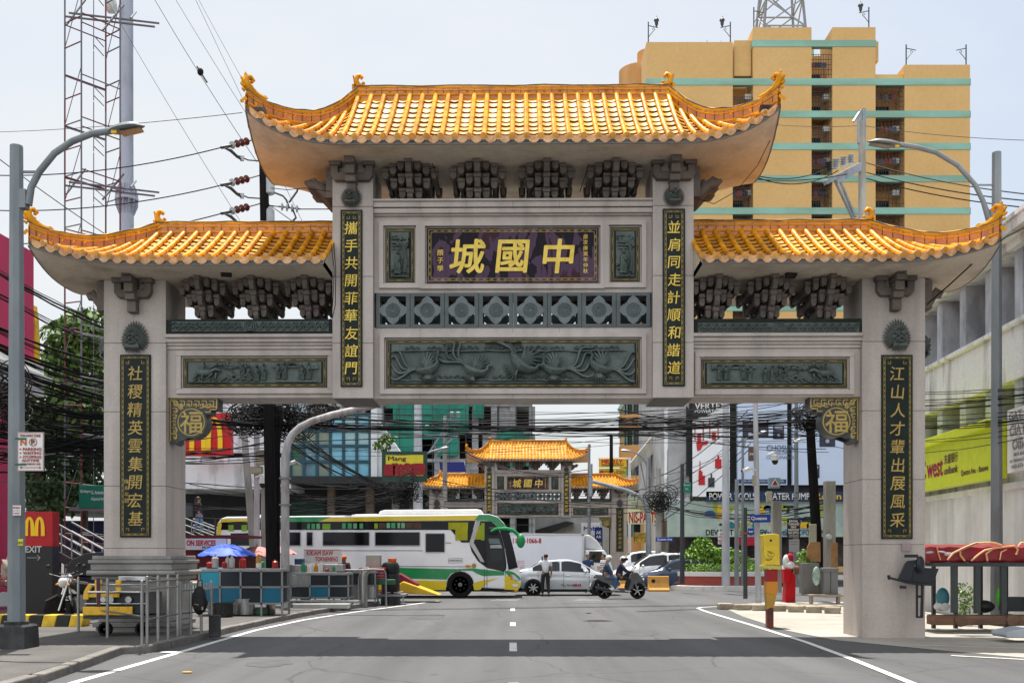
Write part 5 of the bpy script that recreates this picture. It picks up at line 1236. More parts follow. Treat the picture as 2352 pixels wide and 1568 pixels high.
for nm, lab, px0, px1, py0, py1, face, rows_, mm_ in (('pole_sticker','small red and white flyer stuck on the left street lamp',29,48,1160,1183,WHITE,[('SPEC BUNGA',38,1165,4,16,0,.03),('0917 5551234',38,1172,3,16,0,.0),('FOR RENT',38,1178,3,14,0,.02)],[REDL]),('camera_sticker','yellow CCTV sticker on the left street lamp',41,53,1237,1252,paint('sticker_yellow',(.62,.58,.03),.5),[('CCTV',47,1246,5,11,0,.03)],[BLL])):
    flat_sign(nm, lab, 'sticker', px0, px1, py0, py1, 16.42, face, rows_, mm_, .005)
# totem exit sign
Ye = 23.6
t = thing('exit_sign', 'tall black totem sign reading EXIT under a red panel with a yellow M', 'sign', (GX(86,Ye),Ye,0))
mb = MB(); bxp(mb, 52, 121, 1254, 1424, Ye, Ye+.35); mb.build('body', paint('totem_black', (.012,.012,.013), .35), t, bevel=.008)
mb = MB(); bxp(mb, 52, 121, 1174, 1254, Ye-.005, Ye+.355); mb.build('red_panel', paint('totem_red', (.38,.004,.008), .4, var=.03), t, bevel=.008)
mb = MB(); arches(mb, GX(57,Ye), GX(104,Ye), GZ(1230,Ye), GZ(1186,Ye), Ye-.03, .085, .025); mb.build('emblem', MATS['sign_yellow'], t)
mb = MB(); k_ = Ye/K; mb.text('EXIT', W(77,1260.5,Ye), 14*k_, 37*k_, bold=.02); z = GZ(1280,Ye); mb.bar((GX(62,Ye),Ye-.004,z),(GX(93,Ye),Ye-.004,z),.018,.008); mb.bar((GX(93,Ye),Ye-.004,z),(GX(86,Ye),Ye-.004,z+.06),.018,.008); mb.bar((GX(93,Ye),Ye-.004,z),(GX(86,Ye),Ye-.004,z-.06),.018,.008); mb.build('lettering', paint('totem_letter', (.5,.5,.5), .5), t)
t = flat_sign('street_direction_sign', 'green overhead direction sign reading G. Araneta and Elliptical Rd', 'sign', 181, 242, 1114, 1166, 34, paint('road_sign_green', (.01,.20,.13), .5), [('G. Araneta',224,1130,8,28,0,.02),('Elliptical Rd',224,1146,8,28,0,.02),('Quiapo',196,1128,8,24,0,.02)], [WHL])
mb = MB(); mb.bar(W(160,1168,34.1), W(330,1168,34.1), .12); mb.cyl((GX(330,34.1),34.1,0),(GX(330,34.1),34.1,GZ(1150,34)), .12); mb.build('support', STEEL, t)
# steel monopole and scaffold tower
t = thing('steel_monopole', 'thick grey steel monopole with bolted flange beside the scaffold tower', 'pole', (GX(292,42),42,0))
mb = MB(); x = GX(291,42); mb.lathe([(.30,0),(.28,GZ(470,42)),(.27,GZ(440,42)),(.255,GZ(0,42)),(.24,GZ(-150,42))], (x,42,0), 12); mb.build('shaft', mat('monopole_paint', (.36,.40,.47), .5, col2=(.25,.27,.31), scale=1.4, stretch=(1,1,.25), lo=.3, hi=.5), t, smooth=True)
mb = MB(); zf = GZ(458,42)
mb.lathe([(.3,zf-.05),(.46,zf-.05),(.46,zf+.06),(.3,zf+.06)], (x,42,0), 16)
for k in range(12):
    a = 2*pi*k/12; 
    for s in (-1,1): mb.prism([(.27,s*.06),(.45,s*.06),(.45,s*.25),(.30,s*.62),(.27,s*.62)], (x,42,zf), (cos(a),sin(a),0), (0,0,1), V((-sin(a),cos(a),0))*.02)
mb.build('flange', MATS['monopole_paint'], t)
mb = MB(); p = W(262,10,41.5); mb.lathe([(0,-.3),(.35,-.25),(.35,0),(0,.05)], p, 14, 0, 'x'); mb.build('dish', WHITE, t, smooth=True)
t = thing('scaffold_tower', 'slender steel scaffold tower with red painted rungs rising out of the frame', 'scaffold', (GX(212,40),40,0))
MAROON = paint('red_oxide_steel', (.17,.03,.03), .6, col2=(.10,.05,.05)); GREYS = paint('scaffold_steel', (.15,.15,.17), .6)
rs = random.Random(2)
xs = [(149,39.4),(187,38.6),(243,40.4),(276,39.6)]
topz = GZ(-60,40); L = [(GX(a,y),y) for a,y in xs]
for i, (x, y) in enumerate(L):
    mb = MB(); z = 0
    while z < topz: mb.cyl((x,y,z),(x,y,min(topz,z+1.9)), .032, None, 7, 0 if (rs.random() < .6) else 1); z += 1.9
    mb.build('standard', [GREYS, MAROON], t)
z = .5; k = 0
while z < topz:
    mb = MB()
    P_ = [V((x,y,z)) for x,y in L]
    order = [(0,1),(2,3),(1,3),(0,2)]
    for q, (a, b) in enumerate(order):
        if rs.random() < .85: mb.cyl(P_[a]+V((0,0,.3*q*(k % 2))), P_[b]+V((0,0,.3*q*(k % 2)-.12)), .026, None, 6, 1 if rs.random() < .5 else 0)
    # ladder frame inside
    xm = lerp(L[1][0], L[2][0], .45); mb.cyl((xm,39.5,z),(xm,39.5,z+.95),.018,None,5,0)
    if k % 2: mb.cyl((xm,39.5,z+.2),(L[2][0],40.2,z+.1),.018,None,5,1); mb.cyl((xm,39.5,z+.55),(L[2][0],40.2,z+.45),.018,None,5,0)
    if k % 3 == 0: mb.cyl(P_[0], P_[1]+V((0,0,1.9)), .016, None, 5, 0); mb.cyl(P_[2], P_[3]+V((0,0,1.9)), .016, None, 5, 0)
    mb.build('ledger', [GREYS, MAROON], t); z += .95 if k % 2 else 1.0; k += 1
for py in (30, 418):
    mb = MB()
    for a, b in (((158,py),(366,py+24)),((150,py+8),(356,py+32)),((152,py+28),(196,py-30)),((236,py+40),(284,py-18)),((300,py+12),(312,py-2))): mb.cyl(W(*a,39.2), W(*b,40.2), .04, None, 7)
    mb.build('tie_tube', GREYS, t)
# ------------------------------------------------------------------ utility poles
def pole(name, label, px, ptop, pbot, w, Y, m, group=None, px2=None, sq=False, cat='pole'):
    xt, xb = GX(px,Y), GX(px2 if px2 else px,Y); zt = GZ(ptop,Y); z0 = GZ(pbot,Y) if pbot else 0
    z0 = max(0, z0) if pbot else 0
    r = w*Y/K/2; mb = MB()
    if sq: mb.bar((xb,Y,z0),(xt,Y,zt), r*2, r*2)
    else: mb.tube([(xb,Y,z0),(lerp(xb,xt,.5),Y,lerp(z0,zt,.5)),(xt,Y,zt)], [r*1.12,r,r*.85], 12)
    return solo(mb, name, m, label, cat, group, smooth=not sq)
gp_ = 'utility poles round the crossing'
pole('wooden_pole', 'black tarred wooden power pole rising above the left wing roof', 605, 350, 1340, 24, 30, WOODP, gp_, px2=625)
pole('concrete_pole', 'leaning concrete pole just right of the red M sign', 556, 935, 1330, 17, 37, CPOLE, gp_, px2=588)
pole('square_pole', 'pale square steel post carrying the meter boxes and dome camera', 590, 925, 1330, 11, 34, POLEW, gp_, sq=True)
pole('concrete_pole', 'short concrete pole right behind the pale square post', 606, 1100, 1330, 14, 36, CPOLE, gp_)
pole('steel_pole', 'black steel pole in front of the left stair', 495, 1190, 1270, 5, 33, STEEL_D, gp_)
pole('steel_pole', 'tall pale steel pole beside the green framed board', 960, 925, 1190, 20, 60, POLEW, gp_)
pole('concrete_pole', 'thin concrete pole just left of the distant gateway', 1022, 955, 1150, 10, 62, CPOLE, gp_)
pole('wooden_pole', 'dark power pole beside the yellow roadside sign, over the distant gateway', 1404, 1000, 1280, 9, 94, WOODP, gp_)
pole('steel_pole', 'thin steel pole standing on the distant gateway right wing', 1353, 1020, 1280, 7, 68, STEEL, gp_)
pole('concrete_pole', 'grey pole with tangled cables in front of the cream red lettered shop sign', 1512, 1075, 1345, 13, 52, CPOLE, gp_)
pole('steel_pole', 'black post with small green street sign left of the tool banner', 1567, 1065, 1340, 10, 44, STEEL_D, gp_)
pole('steel_pole', 'tall pale round pole in front of the tool banner', 1667, 925, 1345, 17, 43, POLEW, gp_)
pole('steel_pole', 'slim grey pole right of the tall pale round pole', 1692, 1100, 1345, 10, 44, GALV, gp_)
pole('steel_pole', 'slim blue grey pole between tool banner and welding billboard', 1706, 1003, 1345, 7, 45, POLEG, gp_)
pole('steel_pole', 'tall pale pole with camera and junction boxes before the welding billboard', 1735, 925, 1384, 13, 33.5, POLEW, gp_, px2=1742)
pole('steel_pole', 'slim dark grey pole behind the warning sign', 1829, 925, 1345, 10, 42, POLEG, gp_)
pole('concrete_pole', 'short square concrete post topped by the blue utility box', 1783, 1150, 1360, 20, 37, CPOLE, gp_, sq=True)
pole('wooden_pole', 'leaning black wooden pole wrapped in cable near the right pillar', 1860, 965, 1350, 23, 36, WOODP, gp_, px2=1882)
pole('concrete_pole', 'square concrete post with a round meter beside the right pillar', 1905, 1105, 1350, 22, 34.5, CPOLE, gp_, sq=True)
pole('steel_pole', 'black street sign post with a red band on the broken kerb', 1712, 1166, 1374, 9, 33, STEEL_D, gp_)
pole('concrete_pole', 'concrete power pole with insulators rising behind the right wing roof', 1980, 280, None, 19, 34, CPOLE, gp_)
pole('steel_pole', 'grey pole with a thin lamp arm by the slanted concrete fins', 1488, 1050, 1300, 9, 58, GALV, gp_)
# red band
# signal mast with curved arm
t = thing('signal_mast', 'weathered grey steel mast arching up to the right behind the left span', 'mast', (GX(655,29.2),29.2,0))
mb = MB(); mb.tube([(GX(655,29.2),29.2,0)]+[W(a,b,29.2) for a,b in ((655,1300),(655,1100),(656,1045),(661,1018),(672,997),(690,981),(716,967),(762,953),(815,941),(900,921),(1000,898))], [.125,.125,.12,.12]+[.11]*3+[.10]*3+[.09,.08], 12); mb.build('arm', mat('worn_mast_steel', (.46,.46,.48), .5, metal=.2, col2=(.24,.21,.19), scale=3, stretch=(2,2,.4)), t, smooth=True)
mb = MB(); mb.lathe([(.17,GZ(1100,29.2)),(.17,GZ(1096,29.2))], (GX(655,29.2),29.2,0), 12); mb.build('collar', STEEL, t); mb = MB(); mb.lathe([(.17,GZ(1160,29.2)),(.17,GZ(1157,29.2))], (GX(655,29.2),29.2,0), 12); mb.build('collar', STEEL, t)
t = thing('signal_mast', 'pale curved mast arm reaching left across the distant gateway', 'mast', (GX(1487,56),56,0))
mb = MB(); mb.tube([(GX(1490,56),56,0)]+[W(a,b,56) for a,b in ((1490,1190),(1483,1155),(1468,1138),(1440,1126),(1400,1115),(1356,1104))], [.16,.14,.13,.12,.11,.10,.10], 10); mb.cyl(W(1356,1065,56), W(1356,1140,56), .12); mb.build('arm', GALV, t, smooth=True)
def small_lamp(name, label, pts, Y, lum):
    t = thing(name, label, 'street lamp', tuple(W(*pts[0],Y)), 'small lamps beyond the crossing')
    mb = MB(); mb.tube([W(a,b,Y) for a,b in pts], .05, 6); mb.build('arm', GALV, t, smooth=True)
    mb = MB(); a, b = W(lum[0],lum[1],Y), W(lum[2],lum[3],Y); mb.tube([a,a.lerp(b,.3),a.lerp(b,.8),b], [.05,.14,.13,.03], 8, sq=(1,1,.5)); mb.build('luminaire', GALV, t, smooth=True)
small_lamp('lamp_arm', 'small street lamp on a pale pole over the green framed board', [(965,1062),(975,1045),(990,1036),(1010,1031)], 59, (1008,1031,1030,1026))
small_lamp('lamp_arm', 'small street lamp arching left by the slanted concrete fins', [(1488,1075),(1482,1060),(1470,1045),(1450,1036)], 58, (1452,1036,1425,1033))
small_lamp('lamp_arm', 'small lamp arm near the top of the slim blue grey pole', [(1708,1025),(1712,1008),(1722,1000),(1742,995)], 45, (1742,995,1762,990))
# crossarms and insulators
def insul(mb, p, q, n=4, r=.11, m=0, rod=1):
    p, q = V(p), V(q); mb.cyl(p, q, .025, None, 6, rod); d = (q-p)
    for k in range(n):
        c = p + d*((k+.7)/(n+.4)); u = d.normalized()*.022; mb.tube([c-u*1.5, c-u*.2, c+u*.6, c+u*2], [.04,r,r*.9,.035], 10, m if k else 2)
hv = []
for py, px in ((332,510),(418,512),(483,512)):
    lab = {332:'topmost',418:'middle',483:'lowest'}[py]
    t = thing('insulator_string', lab+' dead end insulator string left of the black wooden pole', 'insulator', tuple(W(545,py,28.6)), 'insulator strings on the wooden pole')
    mb = MB(); insul(mb, W(526,py+3,28.6), W(574,py-9,29.4), 4); mb.tube([W(508,py+7,28.4), W(530,py+3,28.6)], .045, 6, 1); mb.tube([W(574,py-9,29.4), W(600,py-16,30)], .02, 5, 1); mb.tube([W(515,py+8,28.4),W(530,py+14,28.5),W(545,py+28,28.7),W(556,py+36,28.8)], [.02,.05,.045,.02], 6, 1); mb.tube([W(548,py+26,28.7),W(570,py+36,29.2),W(598,py+38,29.8)], .02, 5, 1); mb.box(W(556,py+32,28.8), (.10,.06,.14), 2)
    mb.build('discs', [CERB, STEEL_D, CERG], t, smooth=True)
t = thing('insulator_string', 'grey insulator string right of the black wooden pole under the roof corner', 'insulator', tuple(W(655,478,30)), 'insulator strings on the wooden pole')
mb = MB(); insul(mb, W(640,474,30), W(690,480,30), 4, .12, 2); mb.tube([W(612,472,30),W(640,474,30)], .02, 5, 1); mb.tube([W(672,480,30),W(680,500,30),W(660,520,30)], .03, 6, 1); mb.tube([W(690,480,30),W(770,480,30)], .02, 5, 1); mb.tube([W(612,435,30),W(650,450,30),W(658,460,30),W(664,478,30)], .03, 5, 1); mb.tube([W(664,465,30),W(682,440,30),W(690,415,30)], .03, 5, 1)
for py in (425,500): mb.lathe([(.05,-.3),(.14,-.25),(.14,.2),(.06,.3)], W(620,py,30), 10, 2)
mb.build('discs', [CERB, STEEL_D, CERG], t, smooth=True)
t = thing('pole_crossarm', 'steel crossarm with grey insulators and braces on the right power pole', 'crossarm', tuple(W(1940,405,34)))
mb = MB(); mb.bar(W(1982,375,34), W(1895,420,33.2), .14); mb.bar(W(1982,385,34), W(1920,418,33.4), .12); mb.bar(W(1918,415,33.4), W(1958,500,34), .07); mb.bar(W(1928,412,33.5), W(1965,500,34), .07); mb.bar(W(1974,255,34), W(1974,330,34), .12); mb.bar(W(1984,250,34), W(1984,330,34), .12); mb.bar(W(1976,255,34), W(1960,280,33.6), .06); mb.build('arm', GALV, t)
for px, py in ((1903,395),(1920,388),(1938,383),(1955,378)):
    mb = MB(); c = W(px,py,33.4)
    for k in range(5): mb.lathe([(.05,.07*k),(.12,.07*k+.02),(.05,.07*k+.05)], c, 10)
    mb.build('insulator', [CERG if px > 1910 else STEEL_D], t, smooth=True)
t = thing('pole_crossarm', 'blue grey double crossarms with insulators before the netted tower', 'crossarm', tuple(W(1020,985,61)))
mb = MB(); mb.bar(W(975,1000,61), W(1052,1003,61), .16); mb.bar(W(1030,965,61), W(1056,967,61), .12); mb.bar(W(985,1040,61), W(1030,970,61), .1); mb.bar(W(1000,1045,61), W(1040,1005,61), .1); mb.build('arm', paint('blue_grey_steel', (.22,.25,.31), .5), t)
for px, py in ((981,990),(997,990),(1024,995),(1048,995),(1038,960),(1052,960)):
    mb = MB(); c = W(px,py,61)
    for k in range(4): mb.lathe([(.06,.1*k),(.16,.1*k+.03),(.06,.1*k+.08)], c, 8)
    mb.build('insulator', CERG, t, smooth=True)
# ------------------------------------------------------------------ wires and cables
def cable(mb, p, q, sag, r, n=14, m=0, wob=0, rnd=random):
    p, q = V(p), V(q); pts = []
    for i in range(n+1):
        t = i/n; c = p.lerp(q, t); c.z -= sag*4*t*(1-t)
        if wob and 0 < i < n: c += V((0, rnd.uniform(-wob,wob), rnd.uniform(-wob,wob)))
        pts.append(c)
    mb.tube(pts, r, 5, m, caps=False)
rw = random.Random(11)
gc = 'sagging cable bundles on the left'
# (y at left edge, y at the tangle pole, strands, spread, sag)
for k, (ya, yb, n, sp, sag, what) in enumerate([(612,905,5,.05,.25,'highest slim cable bundle crossing the magenta wall'),(660,925,5,.05,.3,'second slim cable bundle, crossing the magenta wall below the highest'),(740,945,6,.10,.35,'loose cable bundle crossing the middle of the magenta wall'),(785,955,8,.07,.4,'cable bundle passing the lion head on the left pillar side'),(842,975,14,.06,.4,'thick black cable bundle along the lower edge of the magenta wall'),(860,985,8,.22,.45,'loosely spread cables just below the thick bundle'),(915,985,16,.12,.35,'thick cable bundle over the white canopy'),(940,1000,12,.28,.5,'widely spread cables under the white canopy'),(1005,1010,18,.11,.25,'lowest thick cable bundle above the parking sign'),(1035,1020,10,.25,.2,'spread thin cables just above the parking sign'),(1075,1035,8,.35,.15,'thin cables crossing the trees beside the parking sign')]):
    mb = MB(); A = W(-60, ya-20, 22.5); B = W(622, yb, 31)
    if k not in (1, 4, 9): B = A.lerp(B, .56); n = int(n*1.35)
    for i in range(n):
        da = V((0, rw.gauss(0,sp), rw.gauss(0,sp))); db = V((0, rw.gauss(0,sp), rw.gauss(0,sp*1.3)))
        cable(mb, A+da, B+db, sag*rw.uniform(.5,1.6), rw.choice((.008,.010,.014,.022)), 16, 0, .012, rw)
    solo(mb, 'cable_bundle', RUBBER, what, 'cable bundle', gc, smooth=True)
gc2 = 'cables strung across the street behind the gateway'
for k, (xa, ya, xb, yb, n, sp, sag, what) in enumerate([(622,945,1900,945,6,.12,.35,'uppermost cables seen just under the beam'),(622,975,1900,965,13,.055,.15,'thick black cable bundle stretched across just under the beam'),(622,965,1880,990,6,.3,.3,'widely spread cables under the thick bundle'),(622,1000,1730,950,6,.25,.3,'thin cables rising to the right under the beam'),(1420,980,1900,940,9,.12,.1,'cables fanning to the pole before the welding billboard'),(1420,955,1900,1000,7,.3,.2,'thin cables over the tool banner')]):
    mb = MB(); A = W(xa,ya,31); B = W(xb,yb,36)
    for i in range(n):
        da = V((0, rw.gauss(0,sp), rw.gauss(0,sp))); db = V((0, rw.gauss(0,sp), rw.gauss(0,sp*1.3)))
        cable(mb, A+da, B+db, sag*rw.uniform(.3,1.8), rw.choice((.008,.010,.013,.018)), 18, 0, .012, rw)
    solo(mb, 'cable_bundle', RUBBER, what, 'cable bundle', gc2, smooth=True)
for k, (xa, ya, xb, yb, Y0, Y1, n, sp, what) in enumerate([(640,990,945,1130,31,52,10,.25,'cables dropping from the tangle across the glass building'),(430,1150,945,1120,38,52,9,.35,'horizontal cables in front of the dark ground floor'),(640,1130,940,1110,31,52,7,.3,'pale cables beneath the glass building'),(930,1120,1520,1150,52,54,9,.5,'cables crossing the front of the distant gateway'),(1070,1045,1356,1085,60,56,4,.2,'thin cables over the distant main roof'),(1520,1150,1900,1165,52,40,10,.35,'cables along the tool shop fascia'),(1500,1110,1720,1010,54,45,6,.6,'thin cables across the white tarpaulins')]):
    mb = MB()
    for i in range(n):
        cable(mb, W(xa,ya,Y0)+V((0,rw.gauss(0,sp),rw.gauss(0,sp))), W(xb,yb,Y1)+V((0,rw.gauss(0,sp),rw.gauss(0,sp))), rw.uniform(.05,.7), rw.choice((.012,.016,.02)), 12, 0, .02, rw)
    solo(mb, 'cable_bundle', RUBBER, what, 'cable bundle', gc2, smooth=True)
def tangle(c, r, n, label, lw=.012):
    mb = MB(); c = V(c)
    for i in range(n):
        p = c + V((rw.gauss(0,r[0]*.5), rw.gauss(0,r[1]*.5), rw.gauss(0,r[2]*.5))); k = rw.uniform(.15,.5); a0 = rw.uniform(0,6.28); tw = rw.uniform(-.5,.5); asp = rw.uniform(.4,1.2)
        pts = [p + V((k*cos(a0+j*.5), k*.4*sin(a0+j*.5+tw), k*asp*sin(a0+j*.5)-.06*j*tw)) for j in range(rw.randint(5,13))]
        mb.tube(pts, rw.choice((lw,lw*1.4,lw*.8)), 4, 0, caps=False)
    for i in range(n//3):
        p = c + V((rw.gauss(0,r[0]), rw.gauss(0,r[1]*.4), rw.gauss(0,r[2]*.6))); q = c + V((rw.gauss(0,r[0]), rw.gauss(0,r[1]*.4), rw.gauss(0,r[2]*.7)))
        cable(mb, p, q, rw.uniform(0,.4), lw, 8)
    return solo(mb, 'cable_tangle', RUBBER, label, 'cable tangle', 'tangles of black cable on the poles', smooth=True)
tangle(W(625,955,31), (.9,.4,.45), 170, 'huge tangle of black cables round the wooden pole under the left span')
tangle(W(560,965,33), (.45,.3,.35), 40, 'tangle of cables on the leaning concrete pole')
tangle(W(735,945,31.5), (.35,.2,.25), 45, 'coil of cables hanging from the curved mast arm')
tangle(W(928,1125,51), (.6,.4,.45), 70, 'tangle of cables left of the distant gateway', .016)
tangle(W(1515,1150,51.5), (.6,.4,.4), 55, 'tangle of cables in front of the cream shop sign', .016)
tangle(W(1862,965,36), (.45,.3,.3), 60, 'tangle of cables at the top of the leaning black pole')
tangle(W(20,920,22.5), (.15,.2,.5), 40, 'small tangle of cables at the left edge over the canopy')
mb = MB()                                   # vertical drops strapped to the wooden pole
for i in range(34): cable(mb, W(rw.uniform(608,648),940,30.6), W(rw.uniform(612,642),1320,30.5), 0, rw.uniform(.015,.045), 10, 0, .035, rw)
solo(mb, 'cable_drop', RUBBER, 'thick sheaf of black cables running down the wooden pole', 'cable bundle', smooth=True)
g3 = 'power wires against the sky'
for k, (a, Y0, b, Y1, sag, r, what) in enumerate([((-40,402),30,(508,339),28.4,.25,.016,'top power wire running left from the insulator strings'),((-40,482),30,(510,425),28.4,.25,.016,'middle power wire running left from the insulator strings'),((-40,560),30,(510,490),28.4,.25,.016,'bottom power wire running left from the insulator strings'),((-30,304),26,(556,259),17.2,.06,.006,'faint thin wire running left from the main roof corner'),((-60,320),24,(520,690),33,.3,.012,'wire falling from the left edge behind the left lamp'),((344,-20),34,(590,372),30.5,.1,.010,'slanting wire with a black splice, left of the main roof'),((240,-10),36,(572,540),31,.1,.008,'slanting wire crossing the steel monopole'),((392,-20),36,(610,330),31,.05,.008,'slanting wire right of the spliced one'),((440,-20),38,(700,520),33,.05,.008,'left of the two slanting wires meeting at the main roof corner'),((446,-20),38,(640,330),33,.05,.007,'right of the two slanting wires meeting at the main roof corner'),((618,470),30,(745,560),24,.0,.012,'wire slanting down right beneath the main roof corner'),((1740,404),30,(1905,385),33.4,.2,.016,'top wire between the main roof corner and the right power pole'),((1740,408),30,(1925,392),33.4,.3,.016,'middle wire between the main roof corner and the right power pole'),((1740,412),30,(1945,400),33.4,.1,.016,'bottom wire between the main roof corner and the right power pole'),((1990,374),34,(2420,452),28,.15,.018,'top of three wires running right from the power pole'),((1990,396),34,(2420,466),28,.15,.018,'middle of three wires running right from the power pole'),((1990,410),34,(2420,482),28,.15,.018,'bottom of three wires running right from the power pole'),((1785,287),40,(1975,289),34,.05,.009,'thin wire in front of the yellow block, left of the power pole'),((1985,289),34,(2420,324),28,.1,.009,'thin wire in front of the yellow block, right of the power pole')]):
    mb = MB(); A, B = W(*a,Y0), W(*b,Y1); cable(mb, A, B, sag, r, 18)
    if k == 5: p = A.lerp(B,.47); q = A.lerp(B,.56); mb.tube([p,q], .03, 6); mb.blob(A.lerp(B,.5), (.1,.1,.12))
    solo(mb, 'overhead_wire', RUBBER, what, 'wire', g3, smooth=True)
for k, (yl, yr, n, what) in enumerate([(905,898,3,'topmost cables crossing the weathered balcony wall'),(925,905,5,'thin cables in front of the weathered balcony'),(962,950,6,'cables just above the bank sign'),(1005,978,3,'cables touching the top of the bank sign')]):
    mb = MB()
    for i in range(n): cable(mb, W(1900,yl+rw.uniform(-15,10),36)+V((0,0,rw.gauss(0,.08))), W(2420,yr+rw.uniform(-12,12),21), rw.uniform(0,.4), rw.choice((.010,.014)), 14, 0, .01, rw)
    solo(mb, 'cable_bundle', RUBBER, what, 'cable bundle', 'cables in front of the weathered building', smooth=True)
g4 = 'wires draped on the gateway'
for k, (pts, what) in enumerate([([(622,432),(660,436),(700,432),(760,440)],'wire under the left soffit of the main roof'),([(1595,455),(1640,468),(1690,440),(1740,380),(1775,310)],'wire looping up the right soffit of the main roof'),([(2128,700),(2180,655),(2240,600),(2310,545),(2400,500)],'twisted black cable running up from the right pillar to the roof corner'),([(980,340),(1000,395),(1012,440)],'black conduit down the soffit left of centre'),([(1362,345),(1345,400),(1332,440)],'black conduit down the soffit right of centre'),([(760,560),(768,620),(764,700),(758,740)],'loose wires down the side of the left hanging column')]):
    Y = 19.35 if k not in (3,4) else 19.9
    mb = MB(); mb.tube([W(a,b,Y+.02*i) for i, (a,b) in enumerate(pts)], .007 if k != 2 else .011, 5)
    if k == 2: mb.tube([W(a+3,b-4,Y) for a,b in pts], .008, 5)
    if k == 5: mb.tube([W(a+5+2*sin(b),b,19.8) for a,b in pts], .008, 5)
    solo(mb, 'draped_wire', RUBBER, what, 'wire', g4, smooth=True)
# floodlights on the gateway
for k, (px, py, Y, what) in enumerate([(994,348,19.75,'black floodlight under the main roof, left of centre'),(1360,346,19.75,'black floodlight under the main roof, right of centre'),(520,625,19.6,'black floodlight under the left wing roof'),(1816,628,19.6,'black floodlight under the right wing roof')]):
    t = thing('floodlight', what, 'floodlight', tuple(W(px,py,Y)), 'black floodlights under the eaves')
    mb = MB(); c = W(px,py,Y); mb.box(c, (.20,.12,.15), 0, .2, -.4); mb.build('housing', BLK, t, bevel=.008)
    mb = MB(); mb.tube([c+V((-.1,.02,0)), c+V((-.1,.04,.1)), c+V((.1,.04,.1)), c+V((.1,.02,0))], .01, 5); mb.bar(c+V((0,.04,.1)), c+V((0,.04,.17)), .04); mb.box(c+V((.14,.03,.1)), (.1,.06,.04)); mb.build('bracket', STEEL_D, t)
# street name signs and boxes
flat_sign('street_name_sign', 'blue street name sign reading Quezon beside the pale camera pole', 'sign', 1723, 1770, 1181, 1199, 33.2, paint('street_sign_blue', (.01,.045,.30), .4), [('Quezon',1743,1190,9,36,0,.02)], [WHL], .04)
flat_sign('street_name_sign', 'small blue sign reading Quezon Ave beyond the motorcycle', 'sign', 1506, 1546, 1233, 1243, 50, MATS['street_sign_blue'], [('Quezon Ave',1526,1238,6,34,0,.02)], [WHL], .04)
flat_sign('warning_sign', 'black warning sign reading BAWAL TUMAWID MAY NAMATAY NA DITO', 'sign', 1808, 1838, 1190, 1235, 35, paint('maroon_black_panel', (.03,.012,.018), .5), [('BAWAL',1823,1196,5.2,20,0,.02),('TUMAWID',1823,1203,5.2,25,0,.02),('MAY',1823,1209.5,5.2,12,0,.02),('NAMATAY',1823,1216,5.2,25,0,.02),('NA DITO.',1823,1222.5,5.2,24,0,.02),('GAMITIN ANG',1823,1228,2.8,22,0,.0),('FOOTBRIDGE',1823,1231.8,2.8,22,0,.0)], [WHL], .02)
mb = MB(); mb.cyl((GX(1823,35.05),35.05,0),(GX(1823,35.05),35.05,GZ(1190,35)), .03); mb.build('post', STEEL, bpy.data.objects['warning_sign'])
flat_sign('notice_sheets', 'grey printed notice sheets under the black warning sign', 'notice', 1812, 1836, 1238, 1267, 34.9, paint('grey_paper', (.30,.30,.32), .8), [('PUBLIC NOTICE',1824,1243,2.5,20,0,0),('to pedestrians',1824,1249,2.5,20,0,0)], [BLL], .01)
t = flat_sign('loading_sign', 'white NO LOADING AND UNLOADING ANYTIME sign on the traffic island', 'sign', 1649, 1675, 1220, 1249, 46, WHITE, [('NO',1661,1226,6,12,0,.03),('LOADING',1661,1232,4,22,0,.02),('AND',1661,1236.5,3,10,0,.02),('UNLOADING',1661,1241,4,22,0,.02),('ANYTIME',1661,1246,3,18,0,.02)], [REDL], .02)
mb = MB(); mb.cyl((GX(1661,46.05),46.05,.7),(GX(1661,46.05),46.05,GZ(1222,46)), .025); mb.build('post', STEEL, t)
flat_sign('bus_stop_plate', 'small blue plate on the black street sign post', 'sign', 1718, 1731, 1212, 1228, 32.9, MATS['street_sign_blue'], [('true',1724,1220,5,9,0,.02)], [WHL], .03)
flat_sign('green_street_sign', 'small green street sign on the black post left of the banner', 'sign', 1570, 1587, 1107, 1130, 43.8, MATS['road_sign_green'], [('Banawe',1578,1113,4,14,0,.0),('St.',1578,1122,4,8,0,.0)], [WHL], .04)
flat_sign('brown_sign', 'narrow brown and white script sign on the pale camera pole', 'sign', 1720, 1731, 1025, 1058, 33.2, paint('brown_panel', (.13,.085,.07), .6), [('Jump',1726,1042,8,9,0,.02)], [WHL], .1)
flat_sign('utility_box', 'blue grey utility box with a red and white triangle', 'box', 1768, 1792, 1096, 1120, 36.6, paint('utility_blue', (.20,.29,.36), .5), [], [WHL], .25)
mb = MB(); c = W(1780,1109,36.59); mb.prism([(-.16,-.1),(0,.17),(.16,-.1)][::-1], c, (1,0,0), (0,0,1), (0,-.004,0), 0); mb.prism([(-.11,-.075),(0,.115),(.11,-.075)][::-1], c+V((0,-.005,0)), (1,0,0), (0,0,1), (0,-.004,0), 1); mb.build('emblem', [WHITE, paint('triangle_red', (.3,.02,.03), .5)], bpy.data.objects['utility_box'])
